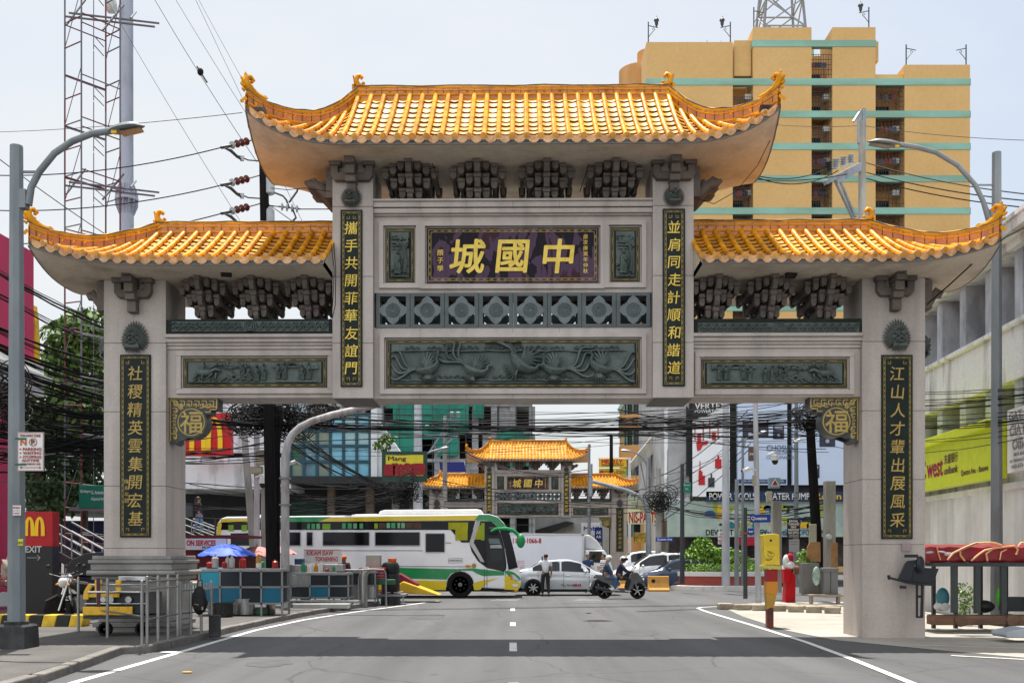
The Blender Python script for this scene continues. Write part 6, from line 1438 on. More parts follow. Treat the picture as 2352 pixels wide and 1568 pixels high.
def cctv(name, label, px, py, Y, dome):
    t = thing(name, label, 'camera', tuple(W(px,py,Y)), 'security cameras on the poles'); c = W(px,py,Y); mb = MB()
    if dome: mb.tube([c+V((-.25,0,.2)), c+V((-.05,0,.28)), c+V((0,0,.2))], .035, 8); mb.lathe([(.0,.2),(.11,.18),(.13,.08),(.13,0)], c, 14); mb.build('housing', WHITE, t, smooth=True); mb = MB(); mb.lathe([(.115,0),(.1,-.08),(.05,-.14),(0,-.15)], c, 14); mb.build('lens', BLK, t, smooth=True)
    else: mb.cyl(c+V((-.16,-.05,-.05)), c+V((.14,.02,.06)), .06, None, 10); mb.bar(c+V((.14,.02,.06)), c+V((.3,.05,-.02)), .04); mb.build('housing', WHITE, t, smooth=True); mb = MB(); mb.cyl(c+V((-.175,-.053,-.055)), c+V((-.16,-.05,-.05)), .05, None, 10); mb.build('lens', BLK, t)
cctv('dome_camera', 'white dome camera hanging from the pale square post', 604, 1110, 33.6, True)
cctv('bullet_camera', 'white bullet camera on the curved mast', 668, 1064, 31.8, False)
cctv('bullet_camera', 'white bullet camera on the pale pole before the billboard', 1715, 1078, 33.2, False)
cctv('dome_camera', 'dark dome camera on the pole by the blue utility box', 1780, 1057, 36.4, True)
cctv('bullet_camera', 'white bullet camera on the slim dark grey pole', 1832, 1012, 41.6, False)
for px0, px1, py0, py1, Y, lab in ((587,606,1032,1067,33.8,'cream meter box on the pale square post'),(575,602,1070,1087,33.9,'lower cream meter boxes on the pale square post'),(1762,1774,1128,1152,36.5,'cream box on the square concrete post'),(1731,1737,1090,1115,33.3,'small grey box on the pale camera pole'),(1861,1876,1203,1250,35.6,'long white box beside the leaning black pole')):
    t = thing('meter_box', lab, 'box', (GX((px0+px1)/2,Y),Y,GZ(py1,Y)), 'meter boxes on the poles')
    mb = MB(); bxp(mb, px0, px1, py0, py1, Y-.2, Y); mb.build('case', paint('meter_cream', (.36,.34,.25), .5), t, bevel=.015)
    mb = MB(); bxp(mb, px0+2, px1-2, py0+3, py1-3, Y-.21, Y-.2); mb.build('door', paint('meter_door', (.42,.40,.31), .5), t)
t = thing('street_meter', 'round glass electric meter on the square concrete post', 'meter', tuple(W(1904,1232,34.2)))
mb = MB(); mb.lathe([(.0,-.1),(.08,-.09),(.1,0)], W(1904,1232,34.2), 14, 0, 'y'); mb.build('dial', CERG, t, smooth=True)
mb = MB(); mb.lathe([(.15,0),(.15,.06)], (GX(1712,33),33,GZ(1226,33)), 10); mb.v=[((x-GX(1712,33))*.55+GX(1712,33),(y-33)*.55+33,z) for x,y,z in mb.v]; solo(mb, 'reflector_band', paint('reflector_red', (.35,.07,.03), .5), 'red reflector band round the black street sign post', 'band')
# ================================================================== vehicles
TYRE = paint('tyre_rubber', (.014,.014,.015), .8, var=.1, spec=.15); ALLOY = mat('alloy', (.55,.56,.57), .3, metal=.7, var=0)
LAMP_W = paint('headlamp_glass', (.6,.62,.63), .12); LAMP_R = paint('tail_lamp', (.32,.01,.01), .2); LAMP_A = paint('amber_lamp', (.7,.22,.02), .2)
CARGLASS = mat('car_glass', (.008,.011,.015), .06, var=0, spec=.35)
def wheel(par, c, r, w, ax, spokes=6, hub=None, name='wheel'):
    """ax 'y': axle along y, outer face toward -y"""
    c = V(c); mb = MB(); mb.lathe([(r*.62,-w*.5),(r*.93,-w*.5),(r,-w*.32),(r,w*.32),(r*.93,w*.5),(r*.62,w*.5)], c, 28, 0, ax)
    o = mb.build(name, TYRE, par, smooth=True)
    m2 = MB(); s = -1
    m2.lathe([(r*.64,s*w*.50),(r*.60,s*w*.44),(r*.60,0)], c, 28, 0, ax)
    m2.lathe([(0,s*w*.30),(r*.60,s*w*.25)], c, 20, 1, ax)
    for k in range(spokes):
        a = 2*pi*k/spokes+.3; d = V((cos(a),0,sin(a))) if ax == 'y' else V((0,cos(a),sin(a))); t_ = V((-sin(a),0,cos(a))) if ax == 'y' else V((0,-sin(a),cos(a)))
        off = V((0,s*w*.46,0)) if ax == 'y' else V((s*w*.46,0,0))
        m2.bar(c+off+t_*r*.06, c+off+d*r*.62-t_*r*.06, r*.13, r*.09)
    m2.lathe([(0,s*w*.52),(r*.16,s*w*.50),(r*.16,s*w*.3)], c, 12, 0, ax)
    m2.build('rim', [hub or ALLOY, BLK], o, smooth=True); return o
# ---- the bus
YB = 39.0; BW = 2.45
def X9(px): return GX(px, YB)
def Z9(py): return GZ(py, YB)
BUSW = mat('bus_white', (.82,.83,.86), .25, var=.05, scale=.6, coat=.5); BGREEN = paint('bus_green', (.005,.26,.075), .25, coat=.5, var=.04); BYEL = paint('bus_yellow', (.72,.55,.01), .25, coat=.5, var=.04); BBLK = mat('bus_black_glass', (.006,.006,.008), .08, var=0, spec=.15)
bus = thing('bus', 'long green white and yellow coach stopped across the junction', 'bus', (X9(850), YB+BW/2, 0))
def side(mb, pts, y0, y1, m=0): mb.fp([(X9(a),Z9(b)) for a,b in pts], y0, y1, m)
mb = MB()
arch = [(1057+31*cos(radians(a)), 1343-31*sin(radians(a))) for a in range(190, -11, -20)]
arch2 = [(590+31*cos(radians(a)), 1343-31*sin(radians(a))) for a in range(190, -11, -20)]
side(mb, [(496,1352),(493,1330),(495,1225),(500,1200),(507,1190),(520,1186),(1100,1180),(1125,1180),(1143,1186),(1157,1200),(1164,1212),(1172,1230),(1180,1262),(1187,1292),(1194,1310),(1197,1325),(1196,1345),(1190,1354)]+arch[::-1]+arch2[::-1], YB, YB+BW)
mb.build('body', BUSW, bus, bevel=.05)
mb = MB(); y0, y1 = YB-.012, YB
side(mb, [(507,1201),(508,1191),(760,1188),(1098,1183),(1098,1194),(507,1199)], y0, y1, 0)                 # yellow roof line
side(mb, [(1090,1194),(1100,1181),(1125,1181),(1143,1187),(1157,1201),(1163,1211),(1148,1216),(1140,1205),(1128,1197),(1110,1194)], y0-.004, y1, 1)
side(mb, [(497,1352),(494,1330),(500,1200),(508,1198),(508,1213),(505,1352)], y0-.003, y1, 0)
side(mb, [(585,1199),(600,1187.4),(760,1186.4),(730,1198)], y0-.003, y1, 1)
side(mb, [(880,1302),(1056,1306),(1085,1304),(1158,1312),(1158,1320),(1110,1322),(1095,1316),(1085,1310),(1057,1309),(1035,1316),(1026,1330),(880,1326)], y0, y1, 1)
side(mb, [(700,1330),(1026,1333),(1024,1354),(700,1354)], y0, y1, 0)
side(mb, [(1086,1340),(1098,1334),(1146,1326),(1120,1336),(1106,1350),(1103,1354),(1089,1354)], y0, y1, 0)
side(mb, [(1159,1312),(1165,1309),(1180,1313),(1192,1322),(1197,1330),(1185,1334),(1168,1322)], y0-.004, y1, 1); side(mb, [(1159,1322),(1168,1322),(1185,1334),(1196,1338),(1195,1346),(1188,1354),(1159,1353)], y0-.004, y1, 0)
mb.build('livery', [BYEL, BGREEN], bus)
mb = MB(); y0 = YB-.018
side(mb, [(508,1216),(510,1199),(1092,1195),(1086,1216)], y0, YB)
side(mb, [(1060,1245),(1035,1216),(1088,1216),(1078,1245)], y0, YB)
side(mb, [(1095,1195),(1128,1197),(1142,1208),(1150,1225),(1158,1255),(1163,1290),(1163,1304),(1158,1312),(1118,1303),(1098,1288),(1083,1265),(1078,1245)], y0, YB)
side(mb, [(1148,1216),(1164,1211),(1172,1230),(1180,1262),(1187,1292),(1190,1302),(1168,1308),(1160,1260)], y0-.004, YB)
mb.build('window_band', BBLK, bus)
mb = MB(); side(mb, [(1087,1217),(1094,1196),(1104,1196),(1088,1245),(1113,1290),(1104,1289),(1078,1247)], YB-.028, YB-.016); mb.build('pillar_trim', paint('silver_trim', (.45,.45,.44), .3, metal=.4), bus)
cur = [paint('curtain_lime', (.22,.42,.04), .7), paint('curtain_green', (.08,.36,.14), .7), paint('curtain_yellow', (.40,.40,.02), .7), paint('curtain_brown', (.10,.05,.035), .7), paint('curtain_mint', (.18,.45,.25), .7)]
for k, (a, b, t_, bt, m) in enumerate([(525,537,1205,1219,0),(555,568,1205,1219,0),(706,712,1202,1214,1),(716,724,1202,1214,1),(727,735,1202,1214,4),(741,759,1202,1215,0),(786,794,1201,1213,1),(799,808,1201,1213,1),(812,820,1201,1213,4),(826,834,1201,1213,1),(860,868,1201,1213,0),(870,886,1200,1213,3),(888,896,1200,1212,4),(899,908,1200,1212,1),(913,919,1200,1212,4),(922,930,1200,1212,4),(932,948,1200,1213,3),(950,968,1200,1213,3),(1030,1075,1199,1215,2),(1046,1074,1215,1240,2),(1090,1110,1205,1238,2),(1105,1113,1200,1240,0)]):
    mb = MB(); n = 6
    pts = [(lerp(a,b,i/n), t_) for i in range(n+1)]
    rows = [[V((X9(lerp(a,b,i/n)), YB-.024+.004*(i % 2), Z9(t_))) for i in range(n+1)], [V((X9(lerp(a,b,i/n)), YB-.024+.004*(i % 2), Z9(bt))) for i in range(n+1)]]
    mb.grid(rows[::-1]); mb.build('curtain', cur[m], bus)
for a, b in ((662,690),(705,718),(742,848),(862,964),(978,1021)):
    mb = MB(); t_, bt = (1222,1252) if a < 970 else (1225,1267)
    side(mb, [(a,bt),(a,t_),(b,t_-1 if a > 742 else t_),(b,bt)], YB-.016, YB); w_ = mb.build('window', BBLK, bus)
    mb = MB()
    for p, q in (((a,bt+.6),(b,bt+.6)),((a,t_-.8),(b,t_-.8)),((a-.6,bt),(a-.6,t_)),((b+.6,bt),(b+.6,t_))): mb.bar(V((X9(p[0]),YB-.01,Z9(p[1]))), V((X9(q[0]),YB-.01,Z9(q[1]))), .03, .03)
    mb.build('frame', paint('window_frame_grey', (.42,.43,.46), .4), w_)
for px in (530,): 
    mb = MB(); side(mb, [(px,1252),(px,1224),(px+55,1223),(px+55,1252)], YB-.016, YB); mb.build('window', BBLK, bus)
mb = MB(); side(mb, [(1118,1302),(1117,1228),(1148,1228),(1157,1262),(1160,1300),(1157,1311)], YB-.026, YB-.018); dr = mb.build('door', paint('door_black', (.014,.014,.016), .25), bus)
mb = MB(); side(mb, [(1124,1248),(1122,1236),(1146,1236),(1150,1248)], YB-.032, YB-.026); side(mb, [(1126,1258),(1126,1251),(1151,1250),(1153,1258)], YB-.032, YB-.026, 1); side(mb, [(1127,1288),(1126,1263),(1153,1262),(1156,1288)], YB-.032, YB-.026, 2); mb.build('pane', [paint('pane_reflecting', (.12,.17,.18), .1), paint('pane_bright', (.35,.42,.38), .1), GLASS_D], dr)
mb = MB()
for px in (1056,1112,1118,1160): side(mb, [(px,1353),(px,1305),(px+1.2,1305),(px+1.2,1353)], YB-.014, YB-.001)
side(mb, [(880,1300),(880,1299),(1088,1300),(1088,1301)], YB-.014, YB); side(mb, [(700,1264),(700,1263.2),(970,1263),(970,1264)], YB-.014, YB)
mb.build('panel_gap', STEEL_D, bus)
mb = MB(); side(mb, [(864,1181),(868,1172),(880,1169),(1095,1167),(1106,1170),(1109,1179)], YB+.5, YB+2.0); mb.build('roof_unit', WHITE, bus, bevel=.05)
mb = MB(); side(mb, [(800,1184),(803,1179),(862,1178),(866,1183)], YB+.6, YB+1.8); side(mb, [(580,1188),(582,1180),(615,1180),(618,1187)], YB+.6, YB+1.8); mb.build('roof_hatch', WHITE, bus, bevel=.04)
mb = MB(); pts = [(1128,1220),(1140,1214),(1162,1214),(1178,1217),(1188,1226),(1193,1236)]; mb.tube([V((X9(a),YB-.25,Z9(b))) for a,b in pts], [.05,.06,.075,.07,.065,.06], 8); mb.blob((X9(1196),YB-.25,Z9(1242)), (.17,.14,.27), 0, 10, 7); mb.build('mirror', BGREEN, bus, smooth=True)
mb = MB(); mb.box((X9(1133),YB-.14,Z9(1219)), (.35,.16,.26)); mb.build('mirror_mount', BLK, bus, bevel=.03)
mb = MB(); side(mb, [(1176,1328),(1174,1318),(1182,1320),(1192,1330),(1190,1335)], YB-.03, YB); mb.bx(X9(1192), X9(1196), YB+.1, YB+.5, Z9(1334), Z9(1320)); mb.build('headlight', LAMP_W, bus, bevel=.02)
mb = MB(); side(mb, [(1172,1330),(1173,1318),(1176,1318),(1178,1330)], YB-.034, YB); mb.build('indicator', LAMP_A, bus)
mb = MB(); side(mb, [(1178,1346),(1177,1340),(1190,1341),(1189,1347)], YB-.03, YB); mb.build('fog_lamp', ALLOY, bus)
mb = MB(); mb.lathe([(0,-.02),(.11,-.015),(.11,0)], (X9(1075),YB-.012,Z9(1299.5)), 12, 0, 'y'); mb.v = [(x,y,lerp(Z9(1299.5),z,.45)) for x,y,z in mb.v]; mb.build('marker_lamp', LAMP_A, bus)
mb = MB(); mb.lathe([(0,-.02),(.09,-.015),(.09,0)], (X9(1089),YB-.012,Z9(1298)), 12, 0, 'y'); mb.build('badge', GOLD, bus)
mb = MB(); k_ = YB/K
for a, b in (((1030,1282),(1062,1281)),((1030,1292),(1062,1291)),((1030,1282),(1030,1292)),((1062,1281),(1062,1291))): mb.bar(V((X9(a[0]),YB-.004,Z9(a[1]))), V((X9(b[0]),YB-.004,Z9(b[1]))), .015, .008)
mb.text('A2 BONGAPO-CAVITE CITY', (X9(1046),YB-.004,Z9(1286.5)), 4*k_, 29*k_, bold=.02); mb.text('COACH', (X9(1027),YB-.004,Z9(1246)), 3*k_, 18*k_, bold=.02)
mb.build('lettering', BLL, bus)
wheel(bus, (X9(1057),YB+.12,.5), .5, .3, 'y', 0, paint('bus_rim_grey', (.20,.20,.20), .5, metal=.4)); wheel(bus, (X9(590),YB+.12,.5), .5, .3, 'y', 0, MATS['bus_rim_grey'])
mb = MB()
for k in range(8): a = 2*pi*k/8; mb.lathe([(0,-.03),(.035,-.02),(.035,0)], (X9(1057)+.2*cos(a),YB-.02,.5+.2*sin(a)), 8, 0, 'y')
mb.build('wheel_nuts', BLK, bus)
mb = MB(); side(mb, [(505,1358),(505,1350),(1185,1350),(1180,1358)], YB+.3, YB+2.2); mb.build('underframe', BLK, bus)
# ---- generic car
def car(name, label, x0, y, L, H, wid, fl, body, spokes=7, group=None, rz=0, kind='sedan', z=0):
    """side on, nose toward +x when fl=1"""
    t = thing(name, label, 'car', (x0+L/2, y+wid/2, z), group)
    if kind == 'sedan': prof = [(0,.30,.62,.62),(.03,.24,.66,.68),(.08,.20,.68,.73),(.14,.20,.68,.76),(.22,.18,.68,.89),(.30,.18,.67,.96),(.42,.18,.66,1.0),(.52,.18,.65,1.0),(.62,.18,.64,.93),(.70,.18,.63,.79),(.77,.18,.61,.66),(.86,.19,.57,.60),(.94,.20,.50,.53),(.985,.26,.42,.44),(1,.30,.36,.36)]
    else: prof = [(0,.34,.60,.60),(.02,.25,.64,.68),(.06,.22,.65,.86),(.12,.2,.65,.95),(.25,.2,.65,1.0),(.45,.2,.64,1.0),(.58,.2,.63,.95),(.68,.2,.61,.78),(.75,.2,.59,.63),(.86,.2,.55,.58),(.95,.22,.47,.50),(.99,.3,.40,.42),(1,.33,.36,.36)]
    def X(u): return x0 + (u*L if fl > 0 else (1-u)*L)
    def hw(u): return wid/2*(1-.16*max(0,(abs(u-.5)-.36)/.14)**2)
    rows = []; rowsg = []
    for u, sill, belt, top in prof:
        w = hw(u); cy = y+wid/2; zs, zb, zt = z+sill*H, z+belt*H, z+top*H
        def ring(s): return [(X(u), cy+s*w*.93, zs), (X(u), cy+s*w, lerp(zs,zb,.35)), (X(u), cy+s*w*.995, lerp(zs,zb,.72)), (X(u), cy+s*w*.94, zb)]
        tw = .72
        up = [(X(u), cy-lerp(w*.94,w*tw,1)*(1 if zt-zb > .08*H else 1.2), lerp(zb,zt,.93)), (X(u), cy-w*tw*.86, zt), (X(u), cy, zt+.012), (X(u), cy+w*tw*.86, zt), (X(u), cy+lerp(w*.94,w*tw,1)*(1 if zt-zb > .08*H else 1.2), lerp(zb,zt,.93))]
        rows.append([V(p) for p in ring(-1)+up+ring(1)[::-1]])
    mb = MB(); rr = rows if fl < 0 else rows[::-1]
    mb.grid(rr, 0); mb.add(rows[0], [tuple(range(len(rows[0])))]); mb.add(rows[-1], [tuple(range(len(rows[-1])))[::-1]])
    mb.grid([[r[0], r[-1]] for r in rr], 0)
    bodyo = mb.build('body', body, t, smooth=True)
    # glazing laid 8 mm proud of the cabin
    us = [p[0] for p in prof]
    def at(u, k):
        for i in range(len(us)-1):
            if us[i] <= u <= us[i+1]: f = (u-us[i])/(us[i+1]-us[i]); return rows[i][k].lerp(rows[i+1][k], f)
    lo, hi = (.17,.71) if kind == 'sedan' else (.10,.70)
    for s, (kb, kt) in ((-1,(3,4)),(1,(9,8))):
        for a, b in ((lo, lerp(lo,hi,.47)), (lerp(lo,hi,.50), hi)):
            mb = MB(); g = []
            for i in range(9):
                u = lerp(a,b,i/8); p, q = at(u,kb), at(u,kt); o = V((0,s*.012,0)); zz = q.z
                lowp = p.lerp(q,.06)+o; hp = p.lerp(q,.93)+o
                if i in (0,8): hp = p.lerp(q,.86)+o
                g.append([lowp,hp])
            mb.grid(g if (s < 0) == (fl > 0) else g[::-1]); mb.build('side_window', CARGLASS, t, smooth=True)
    mb = MB()
    for a, b in (((.62,.76) if kind == 'sedan' else (.59,.74)), ((.15,.30) if kind == 'sedan' else (.025,.10))):
        g = []
        for i in range(5):
            u = lerp(a,b,i/4); p, q, m_ = at(u,5), at(u,7), at(u,6); o = V((0,0,.014)); g.append([p+o, m_+o, q+o])
        mb.grid(g[::-1] if fl > 0 else g)
    mb.build('windscreen', CARGLASS, t, smooth=True)
    r = .215*H if kind == 'sedan' else .215*H
    for u in (.175, .80 if kind == 'sedan' else .80):
        for s in (-1, 1):
            c = (X(u), y+wid/2+s*(wid/2-.09), z+r)
            mb = MB(); mb.lathe([(0,-s*.0-.012),(r*1.16,-.012),(r*1.16,.10)], (c[0], y-.006 if s < 0 else y+wid-.09, c[2]+.01), 24, 0, 'y'); mb.build('wheel_arch', BLK, t)
            wheel(t, (c[0], c[1]-(.03 if s < 0 else -.03), c[2]), r, .2, 'y', spokes)
    mb = MB(); mb.bx(min(X(.08),X(.92)), max(X(.08),X(.92)), y+.2, y+wid-.2, z+.16, z+.3); mb.build('underbody', BLK, t)
    for s in (-1, 1):
        cy = y+wid/2+s*wid*.40
        mb = MB(); mb.add([at(.90,3 if s < 0 else 9)+V((0,s*.012,.0)), at(.985,3 if s < 0 else 9)+V((0,s*.012,-.0)), at(.985,2 if s < 0 else 10)+V((0,s*.012,.03)), at(.90,3 if s < 0 else 9)+V((0,s*.012,-.08))], [(0,1,2,3) if (s < 0) != (fl > 0) else (3,2,1,0)]); mb.build('headlight', LAMP_W, t)
        mb = MB(); mb.add([at(.005,3 if s < 0 else 9)+V((0,s*.012,.0)), at(.07,3 if s < 0 else 9)+V((0,s*.014,-.01)), at(.07,3 if s < 0 else 9)+V((0,s*.014,-.10)), at(.005,3 if s < 0 else 9)+V((0,s*.012,-.10))], [(0,1,2,3) if (s < 0) != (fl > 0) else (3,2,1,0)]); mb.build('tail_lamp', LAMP_R, t)
        p = at(.665,3 if s < 0 else 9); mb = MB(); mb.blob(p+V((0,s*.10,.05)), (.07,.09,.06), 0, 10, 6); mb.build('mirror', body, t, smooth=True)
        for u in (.30,.50):
            p = at(u,2 if s < 0 else 10)+V((0,s*.012,.05)); mb = MB(); mb.box(p, (.18,.03,.03)); mb.build('door_handle', ALLOY, t, bevel=.008)
        for u in (.22,.46,.70):
            mb = MB(); ks = (0,1,2,3) if s < 0 else (12,11,10,9); pp = [at(u,q)+V((0,s*.003,0)) for q in ks]; mb.tube(pp[0:], .006, 4); mb.build('door_gap', STEEL_D, t)
    if rz: t.rotation_euler.z = rz
    return t
SILVER = mat('silver_car_paint', (.56,.59,.62), .22, metal=.25, var=.03, coat=.8); CWHITE = mat('white_car_paint', (.82,.83,.84), .2, var=.03, coat=.8); CBLUE = mat('dark_blue_car_paint', (.025,.05,.11), .2, metal=.2, var=.05, coat=.8); CGREYG = mat('grey_green_car_paint', (.20,.25,.26), .25, metal=.3, var=.05, coat=.8); CORANGE = mat('orange_taxi_paint', (.50,.28,.08), .3, var=.05, coat=.5)
sc_ = car('sedan', 'silver sedan stopped in front of the bus, partly behind the motorcycle', GX(1182,41.0), 41.0, 4.25, 1.44, 1.7, 1, SILVER, 7, 'cars waiting at the junction')
mb = MB(); mb.text('The Perfect', (GX(1306,41),40.985,.42), .10, .62, shear=.3); mb.text('GRAB', (GX(1326,41),40.985,.42), .10, .30, m=1, bold=.04); mb.build('decal', [BLL, REDL], sc_)
car('suv', 'white sport utility car behind the motorcycle riders', GX(1396,50)+.2, 50, 4.5, 1.72, 1.8, -1, CWHITE, 5, 'cars waiting at the junction', kind='suv')
car('sedan', 'dark blue sedan to the left of the traffic island', GX(1470,47), 47.5, 4.3, 1.46, 1.7, -1, CBLUE, 5, 'cars waiting at the junction')
car('sedan', 'grey green sedan with an orange roof behind the dark blue one', GX(1452,52.5), 53, 4.3, 1.46, 1.7, 1, CGREYG, 5, 'cars waiting at the junction')
car('suv', 'second white car, half hidden behind the white sport utility car', GX(1432,58), 58, 4.4, 1.85, 1.8, 1, CWHITE, 5, 'cars waiting at the junction', kind='suv')
car('sedan', 'pale car behind the hedge of the traffic island', GX(1632,54), 54, 4.4, 1.45, 1.7, -1, CWHITE, 5, 'cars waiting at the junction')
# ---- box truck
tk = thing('box_truck', 'white box truck with red telephone number behind the silver sedan', 'truck', (GX(1290,46),47,0))
def s6(mb, pts, y0, y1, m=0): mb.fp([(GX(a,46),GZ(b,46)) for a,b in pts], y0, y1, m)
mb = MB(); s6(mb, [(1130,1338),(1130,1224),(1340,1226),(1340,1338)], 46, 48.1); mb.build('cargo_box', mat('box_white', (.74,.76,.82), .4, var=.04, scale=.6), tk, bevel=.03)
mb = MB(); s6(mb, [(1130,1227),(1130,1223),(1341,1225),(1341,1229)], 45.97, 46.0); s6(mb, [(1337,1338),(1337,1226),(1341,1226),(1341,1338)], 45.97, 46.0); mb.build('box_rail', ALLOY, tk)
mb = MB(); s6(mb, [(1344,1345),(1346,1262),(1388,1262),(1400,1280),(1409,1310),(1410,1345)], 46.1, 47.9); cb_ = mb.build('cab', CWHITE, tk, bevel=.05)
mb = MB(); s6(mb, [(1346,1260),(1346,1226),(1356,1228),(1372,1240),(1384,1256),(1386,1262)], 46.25, 47.75); mb.build('wind_deflector', paint('deflector_white', (.62,.62,.62), .35), tk, bevel=.06)
mb = MB(); s6(mb, [(1352,1290),(1354,1265),(1382,1266),(1394,1286),(1394,1292)], 46.07, 46.1); s6(mb, [(1386,1262),(1401,1282),(1403,1282),(1389,1262)], 46.2, 47.8); mb.build('window', CARGLASS, tk)
mb = MB(); k_ = 46/K; mb.text('NO. 111-2-1066-8', W(1197,1241,45.99), 11*k_, 92*k_, bold=.03); mb.text('TODDI', W(1366,1303,46.07), 7*k_, 28*k_, bold=.02)
for i, s_ in enumerate(('GROSS WT','NET WT','PAYLOAD','TIRES','BODY NO')): mb.text(s_, W(1196,1288+5*i,45.99), 2.8*k_, 18*k_)
mb.build('lettering', REDL, tk)
for px in (1372,1200): wheel(tk, (GX(px,46.2),46.25,.42), .42, .25, 'y', 5, WHITE)
mb = MB(); s6(mb, [(1130,1350),(1130,1337),(1345,1337),(1345,1350)], 46.3, 47.8); mb.build('chassis', BLK, tk)
# ---- motorcycles
DKGR = mat('dark_grey_fairing', (.07,.078,.08), .3, var=.08, coat=.5)
def scooter(name, label, px_r, px_f, Y, body, group):
    xr, xf = GX(px_r,Y), GX(px_f,Y); t = thing(name, label, 'motorcycle', ((xr+xf)/2,Y,0), group); r = .29; wb_ = xf-xr
    for x, nm in ((xr,'wheel'),(xf,'wheel')): wheel(t, (x,Y,r), r, .12, 'y', 5, ALLOY if x == xf else STEEL)
    def q(u, z, dy=0): return V((xr+wb_*u, Y+dy, z))
    def slab(pts, w, name_, m, bev=.02):
        mb = MB(); mb.fp([(xr+wb_*u, z) for u,z in pts], Y-w/2, Y+w/2); return mb.build(name_, m, t, bevel=bev)
    slab([(-.28,.86),(-.30,.80),(-.05,.62),(.22,.50),(.45,.48),(.47,.60),(.40,.74),(.10,.80),(-.20,.90)], .26, 'tail_fairing', body)
    slab([(-.30,.90),(-.26,.86),(.10,.79),(.42,.72),(.52,.74),(.50,.79),(.40,.80),(.15,.86)], .24, 'seat', BLK, .025)
    slab([(.40,.40),(.30,.24),(.72,.22),(.86,.40),(.90,.62),(1.0,.86),(.92,.98),(.80,.94),(.74,.70),(.66,.40)], .22, 'leg_shield', body)
    slab([(.86,.98),(.84,.84),(1.06,.60),(1.18,.66),(1.14,.78),(.98,.98)], .24, 'front_cowl', body)
    slab([(.78,.52),(.92,.64),(1.12,.66),(1.26,.50),(1.22,.48),(1.10,.58),(.92,.56)], .13, 'front_mudguard', body, .01)
    slab([(-.34,.70),(-.46,.36),(-.52,.30),(-.40,.34),(-.28,.62)], .14, 'rear_mudguard', DKGR, .01)
    mb = MB(); mb.cyl(q(1,.29,-.08), q(.86,.86,-.07), .03); mb.cyl(q(1,.29,.08), q(.86,.86,.07), .03); mb.build('fork', STEEL, t, smooth=True)
    mb = MB(); mb.tube([q(.80,1.02,-.32), q(.84,.98,-.12), q(.84,.98,.12), q(.80,1.02,.32)], .018, 6); mb.build('handlebar', BLK, t, smooth=True)
    for s in (-1, 1):
        mb = MB(); mb.cyl(q(.83,1.0,s*.25), q(.90,1.16,s*.3), .01); mb.blob(q(.90,1.18,s*.32), (.03,.07,.05)); mb.build('mirror', BLK, t, smooth=True)
    mb = MB(); mb.tube([q(.35,.30,-.14), q(.05,.34,-.17), q(-.25,.42,-.18)], [.03,.06,.07], 10); mb.build('exhaust', STEEL_D, t, smooth=True)
    mb = MB(); mb.tube([q(0,.30,-.1), q(.22,.34,-.1), q(.40,.36,-.08)], [.06,.11,.08], 10); mb.cyl(q(.26,.36,-.17), q(.26,.36,-.08), .10, None, 12); mb.build('engine', ALLOY, t, smooth=True)
    mb = MB(); mb.blob(q(1.17,.70), (.05,.10,.06)); mb.build('headlight', LAMP_W, t, smooth=True)
    mb = MB(); mb.box(q(-.30,.80), (.06,.18,.08)); mb.build('tail_lamp', LAMP_R, t)
    mb = MB(); mb.box(q(-.42,.52), (.02,.2,.13), 0, 0, 0, .3); mb.build('number_plate', WHITE, t)
    return t
scooter('motorcycle', 'dark grey scooter carrying two helmeted riders across the junction', 1388, 1464, 38.2, DKGR, 'motorcycles')
def parked_bike(name, label, x, y, rz, tank, group='motorcycles'):
    """a small motorcycle pointing along +x in its own frame"""
    t = thing(name, label, 'motorcycle', (x,y,.115), group); WL[t.name] = V((0,0,0)); r = .30
    for u in (-.62,.62): wheel(t, (u,0,r), r, .09, 'y', 6, STEEL)
    def slab(pts, w, nm, m, bev=.02):
        mb = MB(); mb.fp(pts, -w/2, w/2); mb.build(nm, m, t, bevel=bev)
    slab([(-.05,.72),(-.02,.90),(.28,.95),(.36,.84),(.30,.74)], .26, 'tank', tank, .05)
    slab([(-.75,.86),(-.70,.80),(-.05,.74),(.0,.82),(-.3,.86),(-.72,.92)], .24, 'seat', BLK, .03)
    slab([(-.85,.80),(-.60,.66),(-.1,.60),(-.08,.74),(-.7,.84)], .2, 'tail_fairing', tank)
    slab([(-.25,.28),(.25,.26),(.30,.55),(.1,.64),(-.2,.6)], .24, 'engine', STEEL, .03)
    slab([(.35,.60),(.60,.66),(.88,.52),(.84,.50),(.6,.61),(.38,.55)], .12, 'front_mudguard', BLK, .01)
    mb = MB()
    for s in (-1,1): mb.cyl((.62,s*.07,.3), (.40,s*.06,1.0), .025)
    mb.build('fork', ALLOY, t, smooth=True)
    mb = MB(); mb.tube([(.30,-.34,1.08),(.38,-.14,1.02),(.38,.14,1.02),(.30,.34,1.08)], .016, 6); mb.build('handlebar', STEEL_D, t, smooth=True)
    mb = MB(); mb.blob((.52,0,.90), (.10,.10,.11)); mb.build('headlight', LAMP_W, t, smooth=True)
    for s in (-1,1):
        mb = MB(); mb.cyl((.36,s*.26,1.06), (.34,s*.34,1.22), .008); mb.blob((.34,s*.36,1.25), (.02,.06,.04)); mb.build('mirror', BLK, t, smooth=True)
        mb = MB(); mb.blob((.46,s*.18,.86), (.03,.05,.025)); mb.build('indicator', LAMP_A, t, smooth=True)
    mb = MB(); mb.tube([(.1,-.14,.3),(-.2,-.16,.28),(-.75,-.18,.40)], [.03,.04,.055], 10); mb.build('exhaust', ALLOY, t, smooth=True)
    t.rotation_euler.z = rz; return t
parked_bike('motorcycle', 'black motorcycle with a bright round headlamp parked right of the totem sign', GX(140,22.7), 22.9, radians(-62), BLK)
